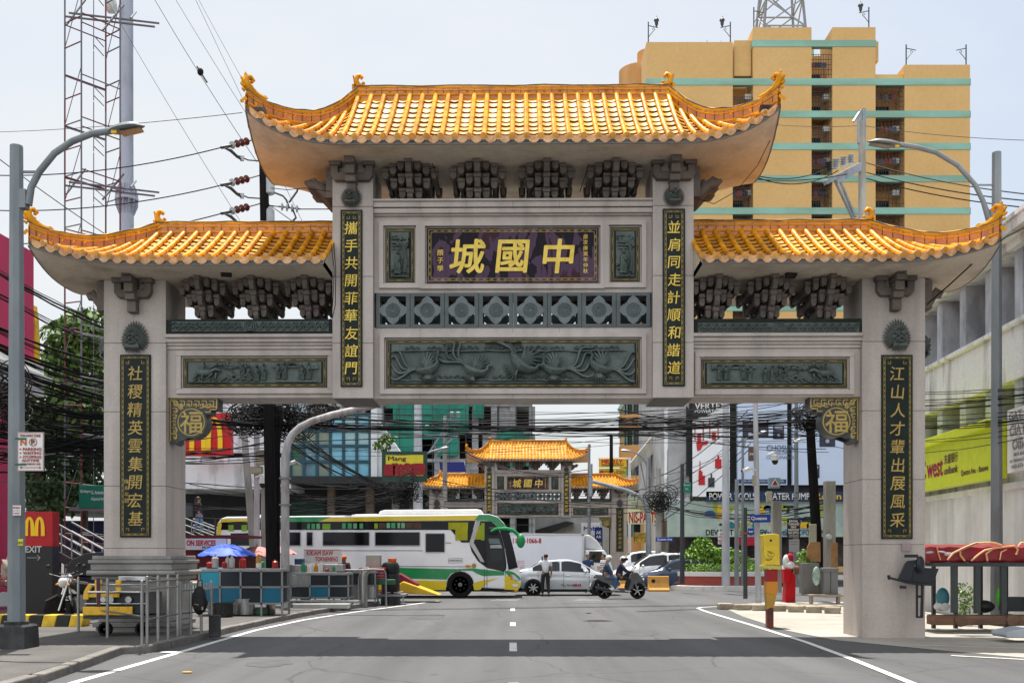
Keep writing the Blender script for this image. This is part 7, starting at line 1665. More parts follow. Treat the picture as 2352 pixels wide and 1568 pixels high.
parked_bike('motorcycle', 'red tanked motorcycle parked behind the black one by the totem sign', GX(128,26.4), 26.6, radians(-40), paint('bike_red', (.45,.03,.02), .25, coat=.5))
parked_bike('motorcycle', 'motorcycle with silver exhaust at the left edge, left of the lamp post', GX(12,24.2), 24.4, radians(170), paint('bike_dark_red', (.12,.01,.015), .25, coat=.5))
parked_bike('motorcycle', 'black motorcycle leaning near the plinth, left of the steel railing', GX(192,22.4), 22.6, radians(-140), BLK)
# covered tricycle cab and yellow cart
t = thing('tricycle_cab', 'black covered tricycle cab behind the parked motorcycles', 'tricycle', (GX(205,27),27.2,.115))
mb = MB(); Y_ = 26.9
mb.fp([(GX(a,Y_),GZ(b,Y_)) for a,b in ((150,1322),(152,1300),(165,1284),(195,1270),(238,1266),(240,1276),(225,1280),(222,1322))], Y_, Y_+1.1); mb.build('canopy', paint('tricycle_black', (.015,.016,.02), .3), t, bevel=.02)
mb = MB(); mb.bx(GX(152,Y_), GX(232,Y_), Y_+.1, Y_+1.0, .2, GZ(1322,Y_)); mb.build('body', paint('tricycle_blue_black', (.012,.016,.03), .3), t, bevel=.03)
wheel(t, (GX(175,Y_),Y_+.0,.38), .27, .1, 'y', 5); wheel(t, (GX(220,Y_),Y_+.0,.38), .27, .1, 'y', 5)
# ================================================================== people
SKIN = mat('skin', (.30,.165,.105), .55, var=.05, scale=6); SKIN_D = mat('tanned_skin', (.20,.10,.065), .55, var=.05); HAIR = paint('black_hair', (.012,.010,.010), .5)
CLOTH = {}
def cloth(name, col, **k): 
    return mat(name, col, .85, var=k.pop('var',.1), scale=k.pop('scale',3), **k) if name not in MATS else MATS[name]
def skinned(name, chains, mat_, parent, sub=2):
    """one continuous surface grown over connected joints; chains: list of [(point, radius), ...] sharing points"""
    vs = []; rs = []; es = []; idx = {}
    for ch in chains:
        prev = None
        for p, r in ch:
            k = tuple(round(c, 4) for c in p)
            if k not in idx: idx[k] = len(vs); vs.append(V(p)); rs.append(r if isinstance(r, tuple) else (r, r))
            i = idx[k]
            if prev is not None and prev != i: es.append((prev, i))
            prev = i
    me = bpy.data.meshes.new(name); off = WL[parent.name]
    me.from_pydata([v-off for v in vs], es, []); me.materials.append(mat_)
    o = bpy.data.objects.new(name, me); COL.objects.link(o); o.parent = parent; WL[o.name] = V(off)
    sk = o.modifiers.new('skin', 'SKIN'); sk.use_smooth_shade = True
    if not me.skin_vertices: 
        me.attributes.new('skin_dummy', 'FLOAT', 'POINT')
    lay = me.skin_vertices[0].data if me.skin_vertices else None
    if lay:
        for i, r in enumerate(rs): lay[i].radius = r
        lay[0].use_root = True
    ss = o.modifiers.new('smooth', 'SUBSURF'); ss.levels = sub; ss.render_levels = sub
    return o
def person(label, base, J, shirt, trousers, shoes=None, skin=SKIN, hair=HAIR, sleeve='short', face=(0,-1,0), cap=None, group=None, vest=None):
    """J: dict of joints relative to base (x right, y away, z up), all metres"""
    B = V(base); t = thing('person', label, 'person', tuple(B), group)
    P = {k: B + V(v) for k, v in J.items()}
    pel, che, nek, hed = P['pelvis'], P['chest'], P['neck'], P['head']
    f = V(face).normalized(); sd = V((f.y, -f.x, 0)); up = (hed-nek).normalized()
    ch = [[(pel,(.105,.13)),(pel.lerp(che,.5),(.10,.125)),(che,(.115,.15)),(nek,.055),(hed-up*.02,(.072,.078)),(hed+up*.07,(.082,.078)),(hed+up*.13,.05)]]
    for s in ('L','R'):
        ch.append([(che,(.115,.15)),(P['sho'+s],.058),(P['elb'+s],.044),(P['wri'+s],.030),(P['wri'+s].lerp(P['han'+s],.5),(.036,.022)),(P['han'+s],(.030,.018))])
        ch.append([(pel,(.105,.13)),(P['hip'+s],.085),(P['kne'+s],.062),(P['ank'+s],.040),(P['toe'+s],.035)])
    body = skinned('body', ch, skin, t)
    # hands: five fingers each, curled
    for s in ('L','R'):
        w, h = P['wri'+s], P['han'+s]; d = (h-w).normalized(); o = d.orthogonal().normalized(); q = d.cross(o)
        mb = MB()
        for k in range(4):
            b = h + o*(.021*(k-1.5)); L = (.055,.066,.062,.048)[k]; mb.tube([b, b+d*L*.5+q*.008, b+d*L*.85+q*.026], [.0095,.0088,.007], 6)
        b = w.lerp(h,.45)+o*.03; mb.tube([b, b+d*.03+o*.022, b+d*.058+o*.018], [.011,.010,.008], 6)
        mb.build('fingers', skin, t, smooth=True)
    mb = MB(); fc = hed+up*.035
    mb.blob(fc+f*.092-up*.01, (.014,.014,.022), 0, 6, 5)
    for s in (-1,1): mb.blob(fc+sd*s*.084-up*.005, (.012,.02,.028), 0, 6, 5)
    mb.blob(fc+f*.075-up*.085, (.032,.03,.022), 0, 8, 5)
    mb.build('face', skin, body, smooth=True)
    mb = MB()
    for s in (-1,1): mb.blob(fc+f*.083+sd*s*.032+up*.018, (.011,.008,.006), 0, 6, 4); mb.tube([fc+f*.083+sd*s*.018+up*.036, fc+f*.08+sd*s*.048+up*.034], .005, 4)
    mb.tube([fc+f*.088+sd*-.022-up*.048, fc+f*.092-up*.050, fc+f*.088+sd*.022-up*.048], .005, 4)
    mb.build('features', HAIR, body)
    if hair and not cap:
        mb = MB(); c = hed+up*.068-f*.014
        mb.blob(c, (.094,.094,.082), 0, 12, 8); mb.v = [tuple(V(v) if (V(v)-c).dot(f) < .05 or (V(v)-c).dot(up) > .035 else V(v)-f*.035+up*.02) for v in mb.v]; mb.build('hair', hair, t, smooth=True)
    if cap: cap(t, hed, up, f, sd)
    sh = [[(pel+V((0,0,-.04)),(.125,.15)),(pel.lerp(che,.5),(.122,.15)),(che,(.135,.175)),(che.lerp(nek,.6),.085)]]
    for s in ('L','R'):
        e = P['sho'+s].lerp(P['elb'+s],.72) if sleeve == 'short' else P['elb'+s]
        c_ = [(che,(.135,.175)),(P['sho'+s],.074),(e,.064 if sleeve == 'short' else .058)]
        if sleeve == 'long': c_.append((P['wri'+s].lerp(P['elb'+s],.08),.044))
        sh.append(c_)
    skinned('shirt', sh, shirt, t)
    tr = [[(pel+V((0,0,.03)),(.118,.145)),(pel+V((0,0,-.03)),(.12,.15))]]
    for s in ('L','R'): tr.append([(pel+V((0,0,-.03)),(.12,.15)),(P['hip'+s],.10),(P['kne'+s],.077),(P['ank'+s].lerp(P['kne'+s],.06),.060)])
    skinned('trousers', tr, trousers, t)
    for s in ('L','R'):
        a, b = P['ank'+s], P['toe'+s]; mb = MB(); mb.tube([a+(a-b)*.28+V((0,0,-.03)), a+V((0,0,-.02)), a.lerp(b,.6)+V((0,0,-.005)), b+(b-a)*.2], [.035,.05,.045,.028], 10, sq=(1,1,.75)); mb.build('shoe', shoes or BLK, t, smooth=True)
    return t
def stand(h=1.68, f=(0,-1), step=.12, armL=None, armR=None, tilt=0):
    """default standing joints for a person facing f; L is the figure's left"""
    fx, fy = V((f[0], f[1], 0)).normalized().xy; sx, sy = -fy, fx        # figure's left
    k = h/1.68
    def q(fw, le, z): return V((fx*fw+sx*le, fy*fw+sy*le, z))*k
    J = dict(pelvis=q(0,0,.93), chest=q(tilt*.5,0,1.24), neck=q(tilt*.8,0,1.44), head=q(tilt,0,1.535))
    for s, le in (('L',1),('R',-1)):
        st = step*le
        J['sho'+s] = q(tilt*.6,.19*le,1.37); J['hip'+s] = q(0,.095*le,.88); J['kne'+s] = q(st*.5+.03,.10*le,.49); J['ank'+s] = q(st-.02,.10*le,.08); J['toe'+s] = q(st+.13,.12*le,.035)
        J['elb'+s] = q(-.03,.25*le,1.09); J['wri'+s] = q(.06,.25*le,.86); J['han'+s] = q(.08,.245*le,.78)
    for s, arm in (('L',armL),('R',armR)):
        if arm:
            for n_, p in zip(('elb','wri','han'), arm): J[n_+s] = q(*p)
    return J
CW = cloth('white_shirt_cloth', (.72,.73,.76)); CB = cloth('black_trouser_cloth', (.018,.018,.02)); CPB = cloth('police_blue_cloth', (.02,.045,.12)); CST = bpy.data.materials.new('striped_cloth')
CST.use_nodes = True; n_ = CST.node_tree.nodes; l_ = CST.node_tree.links; w_ = n_.new('ShaderNodeTexWave'); w_.bands_direction = 'Z'; w_.inputs['Scale'].default_value = 4.2; tcx = n_.new('ShaderNodeTexCoord'); r_ = n_.new('ShaderNodeValToRGB'); r_.color_ramp.interpolation = 'CONSTANT'; r_.color_ramp.elements[0].color = (.03,.03,.04,1); r_.color_ramp.elements[1].position = .4; r_.color_ramp.elements[1].color = (.70,.70,.70,1)
l_.new(tcx.outputs['Object'], w_.inputs['Vector']); l_.new(w_.outputs['Fac'], r_.inputs['Fac']); l_.new(r_.outputs['Color'], n_['Principled BSDF'].inputs['Base Color'])
CDN = cloth('denim_blue', (.05,.12,.28)); CTE = cloth('slate_blue_cloth', (.03,.075,.14)); CNV = cloth('dark_navy_cloth', (.022,.022,.06)); CMA = cloth('dark_maroon_cloth', (.07,.008,.015))
# man on the phone, seen from behind
J = stand(1.66, (-.25,1), .10, armL=((.02,.30,1.20),(.11,.17,1.42),(.11,.11,1.49)))
man = person('man in white shirt and black trousers talking on a phone beside the silver sedan', (GX(1253,40.5),40.5,0), J, CW, CB, BLK, face=(-.6,.8,0))
mb = MB(); h_ = V((GX(1253,40.5),40.5,0))+J['hanL']; mb.box(h_+V((-.0,0,.02)), (.03,.08,.15), 0, .3, .3); solo(mb, 'mobile_phone', BLK, 'black mobile phone held to the ear of the man in white', 'phone')
J = stand(1.66, (.25,-1), .02, armL=((.02,.25,1.10),(.24,.16,1.08),(.32,.12,1.08)), armR=((.02,-.25,1.10),(.24,-.10,1.08),(.32,-.02,1.08)))
pol = person('traffic officer in dark blue uniform holding papers beside the box truck', (GX(1350,44.6),44.6,0), J, CPB, CPB, BLK, face=(.35,-1,0))
mb = MB(); c = V((GX(1350,44.6),44.6,0))+J['shoR']+V((-.06,-.03,-.10)); mb.lathe([(0,-.012),(.05,-.01),(.05,.02)], c, 12, 0, 'y'); mb.box(c+V((0,0,-.13)), (.09,.03,.06), 1); mb.build('arm_badge', [LAMP_A, REDL], pol)
mb = MB(); c = V((GX(1350,44.6),44.6,0))+J['hanL']; mb.add([c+V((-.02,0,.12)), c+V((.2,-.03,.05)), c+V((.22,-.03,-.24)), c+V((0,0,-.18)), c+V((-.02,.012,.12)), c+V((.2,-.018,.05)), c+V((.22,-.018,-.24)), c+V((0,.012,-.18))], [(3,2,1,0),(4,5,6,7),(0,1,5,4),(2,3,7,6)]); solo(mb, 'paper_sheets', WHITE, 'white paper sheets in the hands of the traffic officer', 'paper')
J = stand(1.66, (-.9,-.3), .06, armL=((.02,.24,1.10),(.2,.2,1.0),(.28,.16,1.0)))
person('man in striped white shirt facing the traffic officer', (GX(1386,43.4),43.4,0), J, CST, CDN, face=(-1,-.2,0))
# riders
HELM = mat('white_helmet', (.60,.60,.52), .25, var=.1, coat=.6)
def helmet(mt_, visor=True):
    def fn(t, hed, up, f, sd):
        mb = MB(); c = hed+up*.045; mb.blob(c, (.135,.135,.135), 0, 16, 10)
        mb.v = [tuple(V(v)-f*.10 if ((V(v)-c).dot(f) > .06 and (V(v)-c).dot(up) < .03) else V(v)) for v in mb.v]
        mb.build('helmet', mt_, t, smooth=True)
        if visor: mb = MB(); mb.tube([c+sd*-.12+f*.03, c+f*.14-sd*.04+up*.02, c+f*.14+sd*.04+up*.02, c+sd*.12+f*.03], [.02,.05,.05,.02], 8); mb.build('visor', BBLK, t, smooth=True)
    return fn
xr, xf = GX(1388,38.2), GX(1464,38.2); wbm = xf-xr
def rider(u, seat, lean, hands, foot, sgn=1):
    def q(a, dy, z): return V((a, dy, z))
    J = dict(pelvis=q(0,0,seat+.06), chest=q(lean*.6,0,seat+.37), neck=q(lean*.9,0,seat+.55), head=q(lean+.05,0,seat+.65))
    for s, le in (('L',1),('R',-1)):
        J['sho'+s] = q(lean*.75,.19*le,seat+.49); J['hip'+s] = q(.03,.10*le,seat+.03); J['kne'+s] = q(.38,.20*le,seat-.03); J['ank'+s] = q(foot,.18*le,seat-.45); J['toe'+s] = q(foot+.15,.19*le,seat-.49)
        J['elb'+s] = q(lean+hands[0]*.4,.25*le,seat+.25); J['wri'+s] = q(hands[0],.22*le,seat+hands[1]); J['han'+s] = q(hands[0]+.07,.20*le,seat+hands[1]-.01)
    return J
person('pillion rider in slate blue jacket, jeans and white helmet on the dark grey scooter', (xr+wbm*.03,38.2,0), rider(0,.80,.06,(.26,.06),.34), CTE, CDN, paint('white_shoe', (.5,.5,.48), .6), sleeve='long', face=(1,-.1,0), cap=helmet(HELM, False))
person('scooter rider in dark navy jacket and white helmet steering the dark grey scooter', (xr+wbm*.43,38.2,0), rider(0,.76,.10,(.47,.22),.26), CNV, CB, MATS['white_shoe'], skin=SKIN_D, sleeve='long', face=(.6,-.8,0), cap=helmet(HELM, True))
def capfn(m, brim=True):
    def fn(t, hed, up, f, sd):
        mb = MB(); c = hed+up*.075; mb.blob(c, (.098,.098,.075), 0, 12, 8)
        if brim: mb.tube([c+f*.06, c+f*.17], [.07,.05], 8, sq=(1,1,.2))
        mb.build('cap', m, t, smooth=True)
    return fn
CAPO = paint('orange_cap_cloth', (.65,.14,.02), .8)
person('vendor in dark maroon top and orange cap behind the steel stall', (GX(790,34.6),34.6,0), stand(1.60, (-.4,-1), .04, armL=((.05,.25,1.1),(.25,.2,1.0),(.32,.2,1.0))), CMA, CB, face=(-.7,-.7,0), skin=SKIN_D, cap=capfn(CAPO))
# woman on the stair
person('long haired woman in dark jacket and pale blue trousers on the stair', (GX(456,44),44,GZ(1226,44)), stand(1.6, (1,-.1), .14), cloth('dark_plum_cloth', (.03,.015,.03)), cloth('pale_blue_cloth', (.18,.26,.42)), face=(1,-.1,0), sleeve='long', cap=lambda t,h,u,f,s: (lambda mb: (mb.blob(h+u*.06-f*.02, (.10,.10,.09), 0, 12, 8), mb.tube([h+u*.04-f*.06, h-u*.1-f*.09, h-u*.3-f*.1], [.085,.09,.05], 10), mb.build('hair', paint('brown_hair', (.05,.03,.02), .5), t, smooth=True)))(MB()))
person('seated rider in pale shirt at the left edge behind the lamp post', (GX(6,24.5),24.7,.15), rider(0,.80,.05,(.4,.15),.25), cloth('beige_cloth', (.35,.31,.25)), CB, face=(1,-.2,0))
person('man in black vest standing by the rust stained wall under the cream shop sign', (GX(1523,55),55,0), stand(1.62, (-.3,-1), .02, armL=((.02,.25,1.1),(.15,.12,.95),(.2,.05,.95)), armR=((.02,-.25,1.1),(.15,-.12,.95),(.2,-.05,.95))), CB, CDN, face=(-.2,-1,0), skin=SKIN_D)
person('person in orange shirt walking before the shopfront left of the island', (GX(1558,54.5),54.5,0), stand(1.6, (-1,-.2), .1), cloth('orange_shirt_cloth', (.55,.17,.03)), CB, face=(-1,-.2,0))
person('person in dark shirt and green cap near the dark blue sedan', (GX(1540,54),54,0), stand(1.6, (.2,-1), .03), cloth('dark_red_cloth', (.22,.02,.02)), CB, face=(.2,-1,0), cap=capfn(paint('lime_cap_cloth', (.35,.5,.03), .8)))
# ================================================================== barriers, stalls, railings and small things
ORNG = mat('worn_orange_paint', (.62,.30,.05), .7, col2=(.42,.25,.10), scale=3, lo=.3, hi=.5)
def barrier(label, px0, px1, py0, Y, dot=True):
    t = thing('road_barrier', label, 'barrier', (GX((px0+px1)/2,Y),Y,0), 'orange road barriers')
    x0, x1, z1 = GX(px0,Y), GX(px1,Y), GZ(py0,Y); mb = MB()
    mb.prism([(-.30,0),(-.30,.08),(-.24,.14),(-.10,.36),(-.08,z1),(.08,z1),(.10,.36),(.24,.14),(.30,.08),(.30,0)], (x0,Y,0), (0,1,0), (0,0,1), (x1-x0,0,0)); mb.build('body', ORNG, t, bevel=.025)
    if dot: mb = MB(); c = (x0+.25*(x1-x0),Y-.09,z1-.22*1.0); mb.lathe([(0,-.012),(.09,-.01),(.09,.0)], c, 14, 0, 'y'); mb.build('emblem', BLK, t)
    return t
barrier('orange concrete barrier with a round black emblem left of the traffic island', 1488, 1536, 1322, 46)
barrier('orange barrier seen between the scooter wheels', 1402, 1440, 1330, 47, False)
for k, (a, b) in enumerate(((1150,1163),(1175,1189))): 
    mb = MB(); mb.box((GX((a+b)/2,45),45,.12), (.3,.3,.2)); tag(mb.build('orange_block', ORNG, None, bevel=.03), ['small orange block on the road under the bus nose','small orange block between bus and silver sedan'][k], 'block', 'orange road barriers')
# yellow box on a red and orange post
Yp = 22.9
t = thing('yellow_call_box', 'yellow graffitied metal box on a red and orange post at the kerb', 'box post', (GX(1768,Yp),Yp,0))
def p22(mb, pts, d, m=0): mb.fp([(GX(a,Yp),GZ(b,Yp)) for a,b in pts], Yp-d/2, Yp+d/2, m)
CYEL = mat('sun_yellow_paint', (.72,.53,.02), .45, col2=(.60,.42,.02), scale=4)
mb = MB(); p22(mb, [(1752,1296),(1749,1227),(1775,1225),(1786,1228),(1787,1298)], .34); mb.build('box', CYEL, t, bevel=.015)
mb = MB(); p22(mb, [(1748,1304),(1748,1297),(1790,1299),(1789,1307)], .40); mb.build('ledge', paint('yellow_ledge', (.55,.45,.10), .5), t, bevel=.01)
mb = MB(); p22(mb, [(1759,1334),(1758,1307),(1783,1307),(1783,1334)], .26, 0); p22(mb, [(1757,1360),(1758,1334),(1784,1334),(1782,1362),(1776,1364)], .25, 1); p22(mb, [(1760,1398),(1757,1360),(1782,1360),(1776,1390)], .22, 2); p22(mb, [(1760,1441),(1760,1398),(1775,1394),(1775,1441)], .17, 3)
mb.build('post', [paint('post_red', (.30,.012,.012), .4), paint('post_orange', (.55,.22,.02), .4), paint('post_amber', (.42,.24,.03), .4), paint('post_brown_red', (.24,.035,.02), .4, col2=(.05,.02,.02), scale=4)], t, bevel=.012)
mb = MB(); mb.bx(GX(1764,Yp), GX(1768,Yp), Yp-.185, Yp-.17, GZ(1243,Yp), GZ(1238,Yp)); 
rg = random.Random(6)
for k in range(3):
    c = W(1764+rg.uniform(-5,8), 1268+k*8, Yp-.174); mb.tube([c+V((.05*sin(j*1.7+k)+.012*j-.05,0,.035*cos(j*2.1+k*2))) for j in range(9)], .004, 4)
mb.build('graffiti', BLL, t)
# red bin with sacks
Yr = 35.0
t = thing('red_street_bin', 'bright red upright bin with a sack on top beside the warning sign', 'bin', (GX(1812,Yr),Yr,0))
def p35(mb, pts, y0, y1, m=0): mb.fp([(GX(a,Yr),GZ(b,Yr)) for a,b in pts], y0, y1, m)
mb = MB(); p35(mb, [(1803,1384),(1806,1322),(1811,1312),(1820,1312),(1828,1322),(1827,1384)], Yr, Yr+.4); p35(mb, [(1800,1338),(1799,1306),(1818,1306),(1813,1338)], Yr-.06, Yr+.3); mb.build('body', paint('bin_red', (.50,.004,.01), .35), t, bevel=.02)
t2 = thing('rubbish_sack', 'white and red stuffed sack lying on the red bin', 'sack', tuple(W(1812,1306,Yr)))
mb = MB(); mb.blob(W(1806,1290,Yr+.1), (.13,.12,.26), 0, 10, 8); mb.blob(W(1815,1297,Yr+.05), (.16,.14,.14), 0, 10, 8); mb.build('white_bag', WHITE, t2, smooth=True)
mb = MB(); mb.blob(W(1815,1280,Yr+.1), (.14,.12,.16), 0, 10, 8); mb.build('red_cloth', paint('sack_red', (.42,.01,.04), .8), t2, smooth=True)
mb = MB(); mb.blob(W(1828,1308,Yr+.2), (.2,.15,.16), 0, 10, 8); solo(mb, 'brown_bag', paint('bag_brown', (.20,.08,.05), .7), 'brown bag lying beside the red street bin', 'bag', smooth=True)
# cleaning cart stand
t = thing('street_cart', 'grey cart with two bins, brown boards and a glass bag by the right pillar', 'cart', (GX(1880,32.5),32.8,0))
Yk = 32.5
def pk(mb, a, b, c, d, y0, y1, m=0): mb.bx(GX(a,Yk), GX(b,Yk), y0, y1, GZ(d,Yk), GZ(c,Yk), m)
mb = MB(); pk(mb, 1858, 1935, 1364, 1369, Yk-.2, Yk+.9); pk(mb, 1860, 1866, 1369, 1386, Yk-.1, Yk+.1); pk(mb, 1922, 1928, 1369, 1386, Yk-.1, Yk+.1); pk(mb, 1862, 1930, 1340, 1364, Yk+.6, Yk+.7); mb.build('platform', paint('weathered_timber', (.30,.25,.20), .8), t, bevel=.01)
mb = MB(); pk(mb, 1892, 1908, 1310, 1364, Yk, Yk+.4); pk(mb, 1890, 1926, 1303, 1312, Yk-.03, Yk+.45); pk(mb, 1909, 1925, 1310, 1364, Yk, Yk+.4); mb.build('bin', paint('bin_grey', (.17,.17,.18), .5), t, bevel=.02)
mb = MB(); mb.fp([(GX(a,Yk),GZ(b,Yk)) for a,b in ((1864,1278),(1865,1256),(1872,1244),(1895,1243),(1896,1290),(1878,1288))], Yk+.5, Yk+.58); pk(mb, 1922, 1936, 1245, 1303, Yk+.5, Yk+.6); mb.build('board', paint('brown_board', (.30,.16,.06), .7, col2=(.17,.09,.05), scale=2), t)
mb = MB(); pk(mb, 1852, 1892, 1292, 1364, Yk+.45, Yk+.85); mb.build('grey_case', paint('case_grey', (.16,.155,.15), .7), t, bevel=.02)
mb = MB(); mb.blob(W(1875,1322,Yk-.05), (.13,.08,.30), 0, 10, 8); mb.build('glass_bag', paint('pale_green_plastic', (.42,.50,.45), .3, col2=(.15,.25,.2), scale=6), t, smooth=True)
# ---- right edge: barrow with a red tarpaulin
Yg = 21.5
t = thing('vendor_barrow', 'steel framed barrow with a dark red tarpaulin tied by orange straps at the right edge', 'barrow', (GX(2250,Yg),Yg+.6,0))
def pg(mb, a, b, c, d, y0, y1, m=0): mb.bx(GX(a,Yg), GX(b,Yg), y0, y1, GZ(d,Yg), GZ(c,Yg), m)
TARP = mat('dark_red_tarpaulin', (.27,.008,.018), .4, col2=(.16,.005,.012), scale=2.5, bump=.25, bscale=7)
mb = MB(); rows = []
for j, (z, o) in enumerate(((1291,0),(1284,-.05),(1270,-.07),(1256,-.03),(1251,.12),(1249,.6),(1252,1.1),(1290,1.2))):
    rows.append([V((lerp(GX(2118,Yg), GX(2480,Yg), u/24), Yg+o+.02*sin(u*1.3+j), GZ(z,Yg)+.015*sin(u*2.1+j*1.7))) for u in range(25)])
mb.grid(rows[::-1]); mb.add([r[0] for r in rows], [tuple(range(len(rows)))]); mb.build('tarpaulin', TARP, t, smooth=True)
FRM = paint('dark_green_steel', (.05,.062,.066), .45, metal=.2)
mb = MB(); pg(mb, 2138, 2480, 1291, 1300, Yg-.08, Yg+1.2); mb.build('deck', FRM, t, bevel=.01)
for px in (2191,2244,2304,2365):
    mb = MB(); pg(mb, px-6, px+6, 1300, 1406+(px-2191)*.03, Yg-.05, Yg+.05); mb.build('leg', FRM, t); mb = MB(); mb.bx(GX(px-4,Yg), GX(px+4,Yg), Yg+1.0, Yg+1.08, 0, GZ(1300,Yg)); mb.build('leg', FRM, t)
mb = MB(); pg(mb, 2140, 2480, 1412, 1434, Yg-.12, Yg+.3); 
for px in (2200,2318): mb.lathe([(.14,-.02),(.14,.16)], (GX(px,Yg),Yg-.16,GZ(1423,Yg)), 8, 0, 'y')
mb.build('rail', mat('rusty_timber_rail', (.20,.11,.065), .8, col2=(.10,.06,.045), scale=3, stretch=(.4,2,2)), t, bevel=.03)
STRAP = mat('orange_strap', (.70,.30,.12), .6, col2=(.60,.40,.22), scale=5)
rs = random.Random(8)
for k, pts in enumerate([[(2176,1286),(2190,1270),(2215,1258),(2240,1248),(2275,1246),(2300,1252)],[(2230,1288),(2250,1272),(2262,1264),(2290,1258),(2330,1254),(2338,1262),(2334,1274)],[(2216,1288),(2206,1276),(2205,1264),(2222,1256),(2245,1247)],[(2268,1288),(2265,1272),(2280,1260),(2318,1254)],[(2338,1256),(2345,1247),(2360,1246)],[(2160,1286),(2154,1268),(2152,1256)],[(2296,1286),(2300,1268),(2312,1262)],[(2245,1252),(2258,1246),(2272,1248),(2290,1247)]]):
    mb = MB(); mb.tube([W(a,b-1,Yg-.10) for a,b in pts], .022 if k < 5 else .014, 6); mb.build('strap', STRAP, t, smooth=True)
mb = MB()
for px, py, w in ((2150,1268,.22),(2178,1272,.12)): mb.blob(W(px,py,Yg-.06), (w,.02,.04), 0, 10, 5)
mb.build('patch', paint('faded_patch', (.5,.45,.45), .6), t, smooth=True)
# goods beneath the barrow
for k, (nm, lab, px, py, r, m) in enumerate([('water_jug','teal topped water jug under the red tarpaulin barrow',2165,1372,(.14,.14,.22),paint('jug_teal',(.05,.20,.26),.3)),('helmet','white rimmed helmet lying under the red tarpaulin barrow',2163,1392,(.17,.15,.10),WHITE),('green_bag','bright green bag hanging on the barrow leg',2295,1370,(.07,.05,.20),paint('bag_green',(.10,.55,.02),.5)),('black_sack','black sack under the middle of the barrow',2260,1392,(.22,.2,.14),BLK),('dark_crate','dark crate under the right end of the barrow',2330,1386,(.26,.2,.22),STEEL_D)]):
    mb = MB(); c = W(px,py,Yg+.5)
    if nm == 'dark_crate': mb.box(c, (.5,.4,.3))
    else: mb.blob(c, r, 0, 12, 8)
    if nm == 'helmet': mb.lathe([(.06,-.17),(.09,-.165),(.06,-.14)], c, 12, 0, 'y')
    solo(mb, nm, m, lab, nm.split('_')[-1], smooth=nm != 'dark_crate')
tree('potted_plant', 'small leafy plant seen between the barrow legs', GX(2218,23.5), 23.5, .9, [wc(2216,1350,23.5,.2),wc(2220,1375,23.5,.2),wc(2215,1395,23.5,.17)], 2600, .09, LEAF_Y, 21, None, .02, 0, 0)
mb = MB(); c = W(2345,1458,18.8); mb.fp([(c.x-.28,c.z+.0),(c.x-.26,c.z+.06),(c.x+.1,c.z+.13),(c.x+.7,c.z+.13),(c.x+.7,c.z-.05),(c.x-.24,c.z-.05)], 18.8, 19.4); solo(mb, 'metal_tray', paint('tray_blue_grey', (.38,.42,.47), .4), 'low blue grey metal tray on the forecourt at the right edge', 'tray', bevel=.02)
# folding umbrella-like black panel clamped on the pillar
t = thing('folding_stand', 'black folding panel stand leaning against the right pillar', 'stand', (GX(2100,19.6),19.65,GZ(1415,19.6)))
Yf = 19.62
def pf(mb, pts, y0, y1, m=0): mb.fp([(GX(a,Yf),GZ(b,Yf)) for a,b in pts], y0, y1, m)
NVB = paint('navy_black_plastic', (.018,.021,.028), .4)
mb = MB(); pf(mb, [(2063,1330),(2079,1294),(2085,1287),(2105,1285),(2098,1310),(2092,1336)], Yf, Yf+.05); pf(mb, [(2095,1336),(2104,1300),(2112,1302),(2160,1305),(2155,1318),(2147,1340),(2130,1341)], Yf+.06, Yf+.12); mb.build('panel', NVB, t, bevel=.01)
mb = MB(); mb.tube([W(a,b,Yf-.05) for a,b in ((2040,1325),(2062,1331),(2090,1338),(2115,1341),(2145,1342))], .022, 6); mb.cyl(W(2041,1320,Yf-.05), W(2043,1330,Yf-.05), .03); mb.bar(W(2078,1276,Yf), W(2108,1276,Yf), .05, .06); mb.bar(W(2068,1347,Yf), W(2080,1348,Yf), .08, .06); mb.build('arm', NVB, t, smooth=False)
mb = MB(); pf(mb, [(2105,1418),(2105,1342),(2109,1342),(2109,1418)], Yf, Yf+.04); pf(mb, [(2115,1418),(2117,1342),(2122,1342),(2121,1418)], Yf, Yf+.04); pf(mb, [(2109,1418),(2109,1414),(2117,1414),(2117,1418)], Yf, Yf+.04); pf(mb, [(2109,1372),(2109,1366),(2117,1366),(2117,1372)], Yf, Yf+.04); mb.blob(W(2113,1295,Yf), (.09,.07,.16), 0, 10, 8); mb.build('post', NVB, t)
mb = MB(); mb.bx(GX(2071,19.9), GX(2092,19.9), 19.88, 19.89, GZ(1265,19.9), GZ(1247,19.9)); solo(mb, 'paper_square', paint('faded_pink_paper', (.35,.26,.28), .8), 'faded pink paper square stuck on the right pillar', 'paper')
